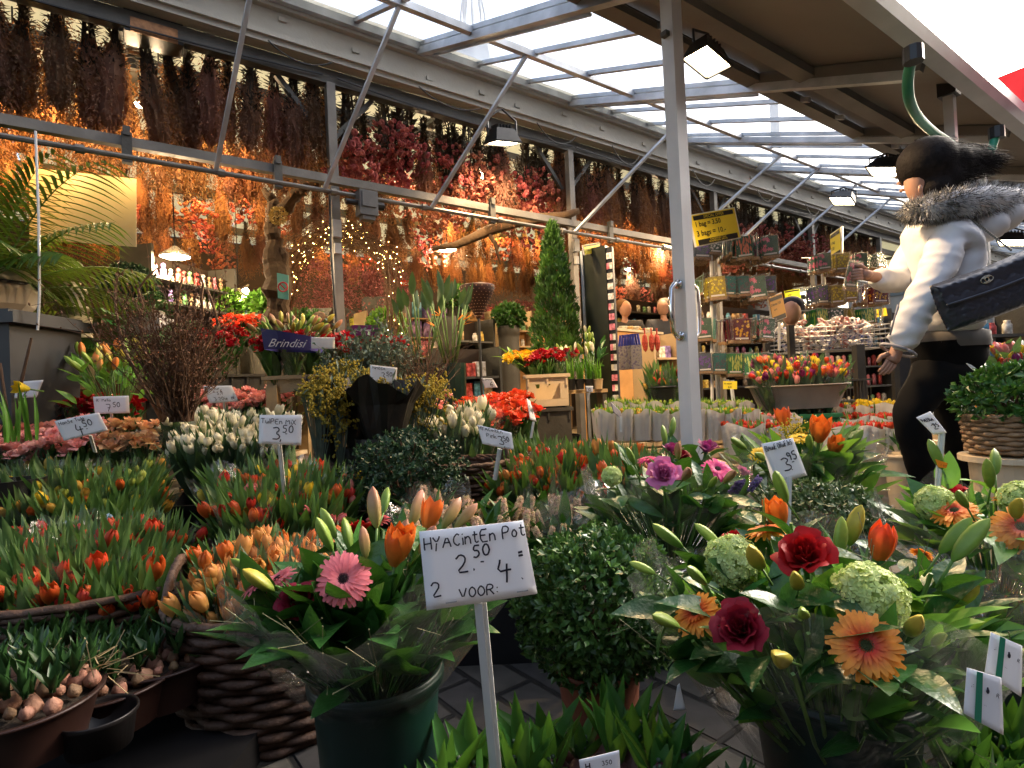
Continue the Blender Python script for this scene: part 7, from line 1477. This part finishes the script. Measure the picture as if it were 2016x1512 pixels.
# right hand wicker basket with shrub and plants
p = pix(1990, 895, 2.0); basket('light wicker basket at the right edge on a cream pedestal', Vector((p.x, p.y, p.z + .01)), .13, .125, m_wickl, rows=9, flare=1.12)
t = thing('pedestal', 'cream round pedestal carrying the light wicker basket', 'pedestal', Vector((p.x, p.y, 0))); b = MB(); b.lathe((p.x, p.y, 0), [(.001, 0), (.10, 0), (.12, p.z * .94), (.15, p.z * .95), (.15, p.z), (.001, p.z)], 28); b.build('body', m_cream, t, False)
shrub('rose_plant', 'leafy dark green plant with purple tulips filling the light wicker basket', pix(1990, 790, 2.0), .155, 900, m_gl, .03, .8)
random.seed(61)
budset('tulip_bunch_bright', 'pink, red and yellow tulips above the leafy plant at the right edge', [(1950, 730, 2.3), (2030, 720, 2.3), (1960, 690, 2.6), (2030, 680, 2.6)], [tul(p_pinkt), tul(p_yel), tul(p_red), tul(p_purp)], 24, 1, 'tulips', m_tl2, 4, nl=50, nm='bloom', h=.3)
# white printed plug label near right plant
flatsign('plant_tag', 'white slanting plant tag sticking out of the right hand plant', [(1903, 715), (1912, 718), (1945, 742), (1932, 744)], 2.2, m_paper)
# garden goods far right behind the bag
shelf('far right shelf with flowers under the bag', P2(1925, 3.8), P2(2040, 3.9), 4, [.45, .68, .92], seed=14, desc='packaged bulb good', gap=.07, m=m_dark, back=True)
# ================================================================ people
def skin(name, joints, edges, mats, parent, root, sub=2, wrinkle=0, wscale=9, wdir=None, post=None):
    me = bpy.data.meshes.new(name); ks = list(joints); me.from_pydata([tuple(joints[k][0]) for k in ks], [(ks.index(a), ks.index(b)) for a, b in edges], [])
    o = bpy.data.objects.new(name, me); COL.objects.link(o); md = o.modifiers.new('s', 'SKIN'); md.use_smooth_shade = True
    for i, k in enumerate(ks):
        r = joints[k][1]; r = r if isinstance(r, tuple) else (r, r); sv = me.skin_vertices[0].data[i]; sv.radius = r; sv.use_root = (k == root)
    sb = o.modifiers.new('u', 'SUBSURF'); sb.levels = sub; sb.render_levels = sub
    bpy.context.view_layer.update()
    m2 = bpy.data.meshes.new_from_object(o.evaluated_get(bpy.context.evaluated_depsgraph_get())); bpy.data.objects.remove(o)
    nrm = [v.normal.copy() for v in m2.vertices]
    for v, n in zip(m2.vertices, nrm):
        if wrinkle:
            q = v.co * wscale; w = (1 - 3 * abs(noise.noise(Vector((q.x * .6, q.y * .6, q.z * 1.9))))) * .8 + .35 * noise.noise(q * 2.1); v.co += n * w * wrinkle
        if post: v.co = post(v.co)
    off = wloc(parent); m2.transform(Matrix.Translation(-off)); m2.materials.clear()
    for m in (mats if isinstance(mats, list) else [mats]): m2.materials.append(m)
    m2.name = name; ob = bpy.data.objects.new(name, m2); COL.objects.link(ob); ob.parent = parent
    m2.polygons.foreach_set('use_smooth', [True] * len(m2.polygons)); return ob
D = 2.42
def J(x, y, dd=0): return pix(x, y, D + dd)
foot = gnd(1860, 1042)
pr = thing('person', 'woman in a white jacket with grey fur hood, black trousers and quilted bag, walking past', 'person', Vector((foot.x, foot.y, 0)))
m_skin = mat('skin', (.40, .22, .155), .5, .06, 20, transl=.05); m_hair = mat('dark_hair', (.010, .008, .008), .7, .4, 60, bump=.3, bscale=120, spec=.12)
m_jack = mat('jacket_white', (.60, .60, .62), .75, .05, 5, bump=.12, bscale=30); m_tr = mat('trousers_black', (.0035, .0035, .004), .9, .2, 20, spec=.12)
m_tee = mat('grey_hem', (.11, .10, .09), .8, .1, 20); m_shoe = mat('shoe_black', (.012, .012, .012), .35, .1)
zf = 0.03
# body (skin): head, neck, torso, arms with hands, legs -> one continuous mesh
hd = J(1812, 345)
jb = {'pel': (J(1862, 720), (.07, .065)), 'wai': (J(1865, 640), (.08, .07)), 'che': (J(1862, 520), (.10, .08)), 'nek0': (J(1842, 430), .055), 'nek': (J(1828, 400), .045), 'jaw': (J(1806, 375), (.05, .055)), 'hd': (J(1818, 335), (.082, .085)), 'cr': (J(1828, 305), (.06, .06)),
      'sl': (J(1868, 452, -.14), .045), 'el': (J(1822, 575, -.17), .038), 'wl': (J(1765, 690, -.16), .025), 'hl': (J(1757, 715, -.16), (.022, .03)),
      'sr': (J(1815, 470, .16), .045), 'er': (J(1765, 562, .12), .036), 'wr': (J(1722, 545, .02), .024), 'hr': (J(1700, 541, -.02), (.022, .03)),
      'hpl': (J(1845, 740, -.06), .055), 'knl': (J(1790, 818, -.07), .025), 'cal': (J(1803, 890, -.06), .026), 'anl': (J(1835, 1000, -.026), .026), 'ftl': (J(1805, 1035, -.1), (.025, .02)),
      'hpr': (J(1880, 740, .07), .055), 'knr': (J(1873, 835, .05), .022), 'car': (J(1890, 890, .06), .026), 'anr': (J(1888, 985, .08), .026), 'ftr': (J(1855, 1015, .02), (.025, .02))}
ed = [('pel', 'wai'), ('wai', 'che'), ('che', 'nek0'), ('nek0', 'nek'), ('nek', 'jaw'), ('jaw', 'hd'), ('hd', 'cr'), ('che', 'sl'), ('sl', 'el'), ('el', 'wl'), ('wl', 'hl'), ('che', 'sr'), ('sr', 'er'), ('er', 'wr'), ('wr', 'hr'),
      ('pel', 'hpl'), ('hpl', 'knl'), ('knl', 'cal'), ('cal', 'anl'), ('anl', 'ftl'), ('pel', 'hpr'), ('hpr', 'knr'), ('knr', 'car'), ('car', 'anr'), ('anr', 'ftr')]
body = skin('body', jb, ed, m_skin, pr, 'pel')
# face features: walking away to the left, face turned to the shop (left)
fc = hd - RT * .0 ; fw = (RT * -.42 + Vector((0, .9, 0))).normalized(); fs = fw.cross(Z).normalized()
b = MB(); b.tube([hd + fw * .070 + Z * .02, hd + fw * .088 - Z * .008, hd + fw * .072 - Z * .018], [.006, .010, .006], 8)
b.ball(hd + fw * .076 - Z * .040, (.010, .018, .007), 8); b.ball(J(1812, 372, -.105), (.010, .008, .018), 8)
b.build('face_features', m_skin, body, True)
b = MB(); [b.ball(hd + fw * .078 + fs * s * .03 + Z * .015, .009, 8) for s in (-1, 1)]; b.build('eyes', mat('eye_dark', (.05, .03, .02), .2, 0), body)
# fingers: far hand closing on a packet, near hand relaxed below the cuff
for (h0, d0, pl) in ((J(1704, 541, -.02), (J(1690, 540, -.05) - J(1722, 545, .02)).normalized(), 'grip'), (J(1760, 702, -.16), (J(1752, 728, -.17) - J(1765, 700, -.16)).normalized(), 'relax')):
    b = MB(); sd_ = d0.cross(Vector((0, 1, 0))).normalized(); nn = sd_.cross(d0).normalized()
    b.tube([h0 - d0 * .035, h0 - d0 * .01, h0 + d0 * .024], [.018, .022, .022], 10)
    for k, (o_, l_) in enumerate(((-.017, .052), (-.0058, .058), (.0058, .055), (.017, .043))):
        c0 = h0 + d0 * .028 + sd_ * o_; cu = .55 if pl == 'relax' else 1.3; pts = [c0]; an = 0; p = c0
        for q in range(4): an += cu * .33; p = p + (d0 * math.cos(an) + nn * math.sin(an)) * l_ / 4 * 1.05; pts.append(p)
        b.tube(pts, [.0078, .0075, .007, .0065, .005], 8)
    c0 = h0 - sd_ * .022; b.tube([c0, c0 - sd_ * .018 + d0 * .02 + nn * .01, c0 - sd_ * .016 + d0 * .045 + nn * .02], [.011, .010, .008], 8)
    b.build('hand', m_skin, body, True)
# hair: cap and low knot flying back
def blob(name, balls, m, parent, vox=.010):
    b = MB(); [b.ball(c, r, 16) for c, r in balls]; me = b.mesh(name, m); o = bpy.data.objects.new(name, me); COL.objects.link(o)
    md = o.modifiers.new('r', 'REMESH'); md.mode = 'VOXEL'; md.voxel_size = vox; md.use_smooth_shade = True; sm = o.modifiers.new('s', 'SMOOTH'); sm.iterations = 9; sm.factor = .6
    bpy.context.view_layer.update(); m2 = bpy.data.meshes.new_from_object(o.evaluated_get(bpy.context.evaluated_depsgraph_get())); bpy.data.objects.remove(o)
    m2.transform(Matrix.Translation(-wloc(parent))); m2.materials.clear(); m2.materials.append(m); m2.polygons.foreach_set('use_smooth', [True] * len(m2.polygons)); m2.name = name
    ob = bpy.data.objects.new(name, m2); COL.objects.link(ob); ob.parent = parent; return ob
hob = blob('hair', [(J(1826, 322), (.118, .118, .112)), (J(1848, 352), (.088, .10, .085)), (J(1834, 374, -.01), (.07, .088, .07)), (J(1864, 326), (.10, .10, .09)), (J(1895, 318), (.082, .075, .062)), (J(1922, 320), (.055, .055, .045))], m_hair, pr)
b = MB(); random.seed(7)
for i in range(3200):
    c_, r_ = random.choice(((J(1826, 322), .120), (J(1862, 325), .098), (J(1905, 316), .074), (J(1925, 320), .06), (J(1845, 358), .094), (J(1862, 330), .10))); d_ = rdir((0, 0, .3), 1); p = c_ + d_ * r_; e = (RT * .9 - Z * .1 + rdir((0, 0, 0), 1) * .35).normalized(); b.leaf(p - d_ * .004, e, d_, U(.05, .10), .0028, .3, 3, 'blade', .1)
b.build('strands', m_hair, hob)
# jacket
jj = {'hem': (J(1868, 672), (.165, .14)), 'wa': (J(1868, 600), (.155, .13)), 'ch': (J(1865, 520), (.165, .135)), 'up': (J(1855, 455), (.115, .095)), 'co': (J(1838, 408), (.088, .085)), 'sl': (J(1866, 468, -.13), .070), 'u1': (J(1848, 525, -.16), .068), 'el': (J(1822, 580, -.18), .066), 'f1': (J(1790, 640, -.18), .062), 'cf': (J(1766, 694, -.17), .058),
      'sr': (J(1812, 475, .14), .075), 'er': (J(1768, 556, .12), .062), 'fr': (J(1742, 552, .06), .05), 'cr': (J(1722, 546, .02), .045)}
je = [('hem', 'wa'), ('wa', 'ch'), ('ch', 'up'), ('up', 'co'), ('up', 'sl'), ('sl', 'u1'), ('u1', 'el'), ('el', 'f1'), ('f1', 'cf'), ('up', 'sr'), ('sr', 'er'), ('er', 'fr'), ('fr', 'cr')]
jk = skin('jacket', jj, je, m_jack, pr, 'hem', 3, .007, 12)
b = MB(); 
for (x, y, dd, r) in ((1768, 690, -.17, .063),): p = J(x, y, dd); dr = (J(1760, 706, -.17) - J(1782, 660, -.175)).normalized(); X1, Y1, _ = frame(dr); b.tube([p + (X1 * math.cos(a) + Y1 * math.sin(a)) * r for a in [i * .4488 for i in range(15)]], .006, 5)
b.tube([J(1768, 600, -.262), J(1760, 630, -.262), J(1752, 660, -.25)], .0035, 5); b.build('seams', mat('seam_grey', (.25, .24, .26), .7, 0), jk, True)
b = MB(); h0 = J(1870, 640); X_ = (RT * 1 + Vector((0, .15, 0))).normalized()
b.lathe(Vector((h0.x, h0.y, J(1870, 684).z)), [(.146, 0), (.148, .02), (.146, .06), (.12, .07)], 32, sx=1.0, sy=.82, fn=lambda i, j: 1 + .02 * math.sin(j * 1.7)); b.build('shirt_hem', m_tee, pr, True)
b = MB(); b.lathe(Vector((h0.x - .01, h0.y, J(1870, 760).z)), [(.07, -.02), (.128, .03), (.144, .10), (.143, .19)], 32, sx=1.0, sy=.82); b.build('trouser_seat', m_tr, pr, True)
tr = skin('trousers', {'pe': (J(1868, 690), (.135, .11)), 'p2': (J(1866, 715), (.125, .105)), 'hl': (J(1838, 748, -.06), .088), 'kl': (J(1788, 812, -.07), .068), 'cl': (J(1806, 890, -.06), .060), 'al': (J(1835, 1000, -.05), .044), 'hr': (J(1882, 748, .07), .090), 'kr': (J(1874, 830, .05), .070), 'c2': (J(1893, 890, .06), .062), 'ar': (J(1889, 985, .08), .044)},
          [('pe', 'p2'), ('p2', 'hl'), ('hl', 'kl'), ('kl', 'cl'), ('cl', 'al'), ('p2', 'hr'), ('hr', 'kr'), ('kr', 'c2'), ('c2', 'ar')], m_tr, pr, 'pe', 2, .004, 14)
for nm, (x, y, dd) in (('l', (1815, 1032, -.09)), ('r', (1865, 1008, .03))):
    p = J(x, y, dd); p.z = max(.045, p.z) if nm == 'r' else .045; b = MB(); b.ball(p, (.115, .05, .042), 12); b.box(p - Z * .035, (.22, .08, .015)); b.build('shoe', m_shoe, pr, True)
# fur hood lying on the shoulders
random.seed(77); m_fur = mat('grey_fur', (.22, .22, .21), .9, .6, 14, col2=(.42, .42, .42)); m_furd = mat('dark_fur', (.05, .05, .048), .9, .4, 20)
fp = [(J(1790, 418, -.07), .046), (J(1832, 412, -.15), .056), (J(1882, 402, -.15), .068), (J(1935, 395, -.08), .080), (J(1990, 402, 0), .088), (J(2030, 405, .1), .07), (J(1960, 370, .12), .06), (J(1890, 362, .14), .05)]
hood = MB(); hood.tube([p for p, _ in fp[:6]], [r * .78 for _, r in fp[:6]], 14); hood.ball(J(1960, 425, .0), (.10, .10, .08), 16); hood.ball(J(1935, 445, -.03), (.09, .09, .07), 16)
ho = hood.build('hood', m_jack, pr, True)
for mm, nn, ll in ((m_fur, 9000, .62), (m_furd, 4000, .5)):
    b = MB()
    for i in range(nn):
        k = random.randrange(5); t_ = R(); c_ = fp[k][0].lerp(fp[k + 1][0], t_); r_ = fp[k][1] * (1 - t_) + fp[k + 1][1] * t_; d_ = rdir((0, 0, .1), 1); p = c_ + d_ * r_ * U(.55, .85); e = (d_ + Vector((.4, 0, -.1)) + rdir((0, 0, 0), 1) * .4).normalized(); b.leaf(p, e, rdir(), U(.03, .06) * ll, .0035, .4, 2, 'x', .2)
    b.build('fur_trim', mm, ho)
# ---- quilted bag (carried by the person)
bp = thing('quilted_handbag', 'black chevron quilted shoulder bag with a pale metal clasp hanging at the woman\'s back', 'handbag', J(1950, 560, -.22)); DB = D - .30
c_ = [pix(1836, 556, DB), pix(2075, 462, DB - .05), pix(2085, 585, DB - .05), pix(1862, 648, DB)]
ux = (c_[1] - c_[0]).normalized(); nb = ux.cross(c_[0] - c_[3]).normalized(); uy = nb.cross(ux); bw = (c_[1] - c_[0]).length; bh = (c_[0] - c_[3]).length; m_bag = mat('bag_leather', (.022, .027, .042), .36, .15, 20, coat=.3)
ctr = sum(c_, Vector()) / 4; b = MB(); nx_, ny_ = 60, 24; vs = []
def bagp(u, v, side):
    e = min(1, 6 * min(u, 1 - u)) ** .5 * min(1, 5 * min(v, 1 - v) + .25) ** .5
    ch = .0045 * (1 if ((v * 9 + abs(u * 8 - round(u * 8)) * 3.2) % 1) < .5 else -1) if side > 0 and .08 < v < .92 else 0
    cur = math.sin(u * math.pi) * .01
    return ctr + ux * (u - .5) * bw * (1 - .05 * abs(v - .5)) + uy * ((v - .5) * bh - cur) + nb * (side * (.045 * e) + ch)
for side in (1, -1):
    for j in range(ny_ + 1):
        for i in range(nx_ + 1): vs.append(bagp(i / nx_, j / ny_, side))
q_ = nx_ + 1; h_ = q_ * (ny_ + 1); fs_ = [(j * q_ + i, j * q_ + i + 1, (j + 1) * q_ + i + 1, (j + 1) * q_ + i) for j in range(ny_) for i in range(nx_)]; fs_ += [tuple(h_ + x for x in reversed(f)) for f in fs_]
er = [i for i in range(q_)] + [j * q_ + nx_ for j in range(1, ny_ + 1)] + [ny_ * q_ + i for i in range(nx_ - 1, -1, -1)] + [j * q_ for j in range(ny_ - 1, 0, -1)]; fs_ += [(er[i], er[i - 1], h_ + er[i - 1], h_ + er[i]) for i in range(len(er))]
b.add(vs, fs_); b.build('body', m_bag, bp, True)
b = MB(); vs = []
for j in range(11):
    for i in range(41):
        u, v = i / 40, j / 10; ch = .0045 * (1 if ((v * 4 + abs(u * 8 - round(u * 8)) * 3.2) % 1) < .5 else -1) if j > 1 else .004; vs.append(ctr + ux * (u - .5) * bw * .98 + uy * ((.06 + .46 * v) * bh - math.sin(u * 3.14) * .01) + nb * (.052 + ch - .05 * max(0, v - .8) * 4))
b.add(vs, [(j * 41 + i, j * 41 + i + 1, (j + 1) * 41 + i + 1, (j + 1) * 41 + i) for j in range(10) for i in range(40)]); b.build('flap', m_bag, bp, True)
b = MB(); b.tube([ctr + ux * (u - .5) * bw * .98 + uy * (.05 * bh - math.sin(u * 3.14) * .01) + nb * .056 for u in [i / 20 for i in range(21)]], .005, 6); b.build('flap_piping', m_bag, bp, True)
m_cl = mat('clasp_metal', (.50, .46, .36), .25, .1, metal=.9); b = MB(); lc = pix(1943, 550, DB - .075)
for s in (-1, 1): b.tube([lc + ux * (s * -.005 + s * .012 * math.cos(a)) + uy * .009 * math.sin(a) for a in [(-2.3 + i * .42) for i in range(12)]], .002, 6)
b.tube([lc + ux * .022 * math.cos(a) + uy * .013 * math.sin(a) for a in [i * .524 for i in range(13)]], .0013, 6); b.build('clasp', m_cl, bp, True)
b = MB()
for q_ in range(26):
    p = J(1905, 425, -.14).lerp(J(1990, 492, -.2), q_ / 25); b.ball(p, (.006, .004, .006), 6)
b.build('chain_strap', mat('chain_dark', (.10, .09, .08), .3, .1, metal=.8), bp)
# ---- packet held in the reaching hand
g = thing('held_packet', 'clear flower bulb packet held in the woman\'s outstretched hand', 'seed packet', J(1683, 530, -.02)); Mx = Matrix.Translation(J(1684, 512, -.03)) @ Matrix.Rotation(.5, 4, 'Z') @ Matrix.Rotation(.25, 4, 'X') @ Matrix.Scale(.8, 4); inst('packet_card', PK[9][0], g, Mx); inst('clear_bag', PK[9][1], g, Mx)
# ---- people inside the shop
def clerk(label, x, ytop, d, shirt, hair, face=-1, hat=None, hh=1.7, skinm=m_skin, lean=0):
    hp = pix(x, ytop, d); t = thing('person', label, 'person', Vector((hp.x, hp.y, 0))); z = hp.z; X = Vector((1, 0, 0)); c0 = Vector((hp.x, hp.y, 0)); k = z / 1.7
    def A(dx, dy, zz): return c0 + Vector((dx, dy, z - zz))
    j = {'hd': (A(face * .0, 0, .11), (.055, .06)), 'cr': (A(0, 0, .08), .04), 'jw': (A(face * .01, -.01, .175), .045), 'nk': (A(0, 0, .26), .04), 'ch': (A(0, 0, .40), (.09, .06)), 'wa': (A(0, 0, .66), (.08, .06)), 'pe': (A(0, 0, .82), (.08, .07)),
         'sl': (A(-.19, 0, .33), .055), 'el': (A(-.24, -.05, .58), .04), 'wl': (A(-.15, -.25, .68), .03), 'hl': (A(-.12, -.32, .68), .03), 'sr': (A(.19, 0, .33), .055), 'er': (A(.24, -.05, .58), .04), 'wr': (A(.15, -.25, .68), .03), 'hr': (A(.12, -.32, .68), .03),
         'kl': (A(-.09, 0, z - .45 * k), .06), 'al': (A(-.09, 0, z - .08), .04), 'kr': (A(.09, 0, z - .45 * k), .06), 'ar': (A(.09, 0, z - .08), .04)}
    e = [('cr', 'hd'), ('hd', 'jw'), ('jw', 'nk'), ('nk', 'ch'), ('ch', 'wa'), ('wa', 'pe'), ('ch', 'sl'), ('sl', 'el'), ('el', 'wl'), ('wl', 'hl'), ('ch', 'sr'), ('sr', 'er'), ('er', 'wr'), ('wr', 'hr'), ('pe', 'kl'), ('kl', 'al'), ('pe', 'kr'), ('kr', 'ar')]
    bo = skin('body', j, e, skinm, t, 'pe'); s = {q: (j[q][0], {'nk': (.085, .085), 'ch': (.17, .12), 'wa': (.15, .12), 'pe': (.15, .12)}.get(q) or j[q][1] * 1.35) for q in ('nk', 'ch', 'wa', 'pe', 'sl', 'el', 'sr', 'er', 'wl', 'wr')}
    skin('jacket', s, [q for q in e if q[0] in s and q[1] in s], shirt, t, 'ch', 2, .008, 8)
    s = {q: (j[q][0], tuple(r * 1.1 for r in j[q][1]) if isinstance(j[q][1], tuple) else j[q][1] * 1.3) for q in ('pe', 'kl', 'al', 'kr', 'ar')}; skin('trousers', s, [('pe', 'kl'), ('kl', 'al'), ('pe', 'kr'), ('kr', 'ar')], m_tr, t, 'pe')
    b = MB(); b.ball(A(face * .01, -.02, .125), (.080, .09, .108), 16); b.build('head', skinm, bo, True)
    b = MB(); b.ball(A(-face * .025, .03, .072), (.100, .105, .088) if not hat else (.112, .115, .10), 14); b.build('cap' if hat else 'hair', hat or hair, t, True)
    f = Vector((face * .6, -.8, 0)).normalized(); q = A(0, 0, .12); b = MB(); b.tube([q + f * .08 + Z * .01, q + f * .10 - Z * .015], [.008, .012], 6); b.ball(q + f * .08 - Z * .05, (.02, .02, .006), 6); b.build('nose_and_mouth', skinm, bo, True); sd_ = f.cross(Z)
    b = MB(); [b.ball(q + f * .078 + sd_ * s_ * .03 + Z * .018, .008, 6) for s_ in (-1, 1)]; b.build('eyes', m_black, bo); return t
clerk('bald man in a dark jacket behind the counter, looking down', 1305, 588, 7.6, mat('jacket_dark', (.03, .035, .05), .8, .2), mat('grey_hair', (.15, .13, .11), .8, .1), -1)
clerk('person in dark clothes with short brown hair at the counter end, facing the man', 1228, 590, 7.4, mat('jacket_black', (.015, .015, .018), .8, .2), mat('brown_hair', (.10, .05, .02), .7, .2), 1)
clerk('person in black with a dark knitted cap behind the orange sign', 1556, 588, 5.0, mat('jacket_black', (.015, .015, .018), .8, .2), m_hair, -1, hat=mat('cap_navy', (.012, .014, .03), .9, .2))
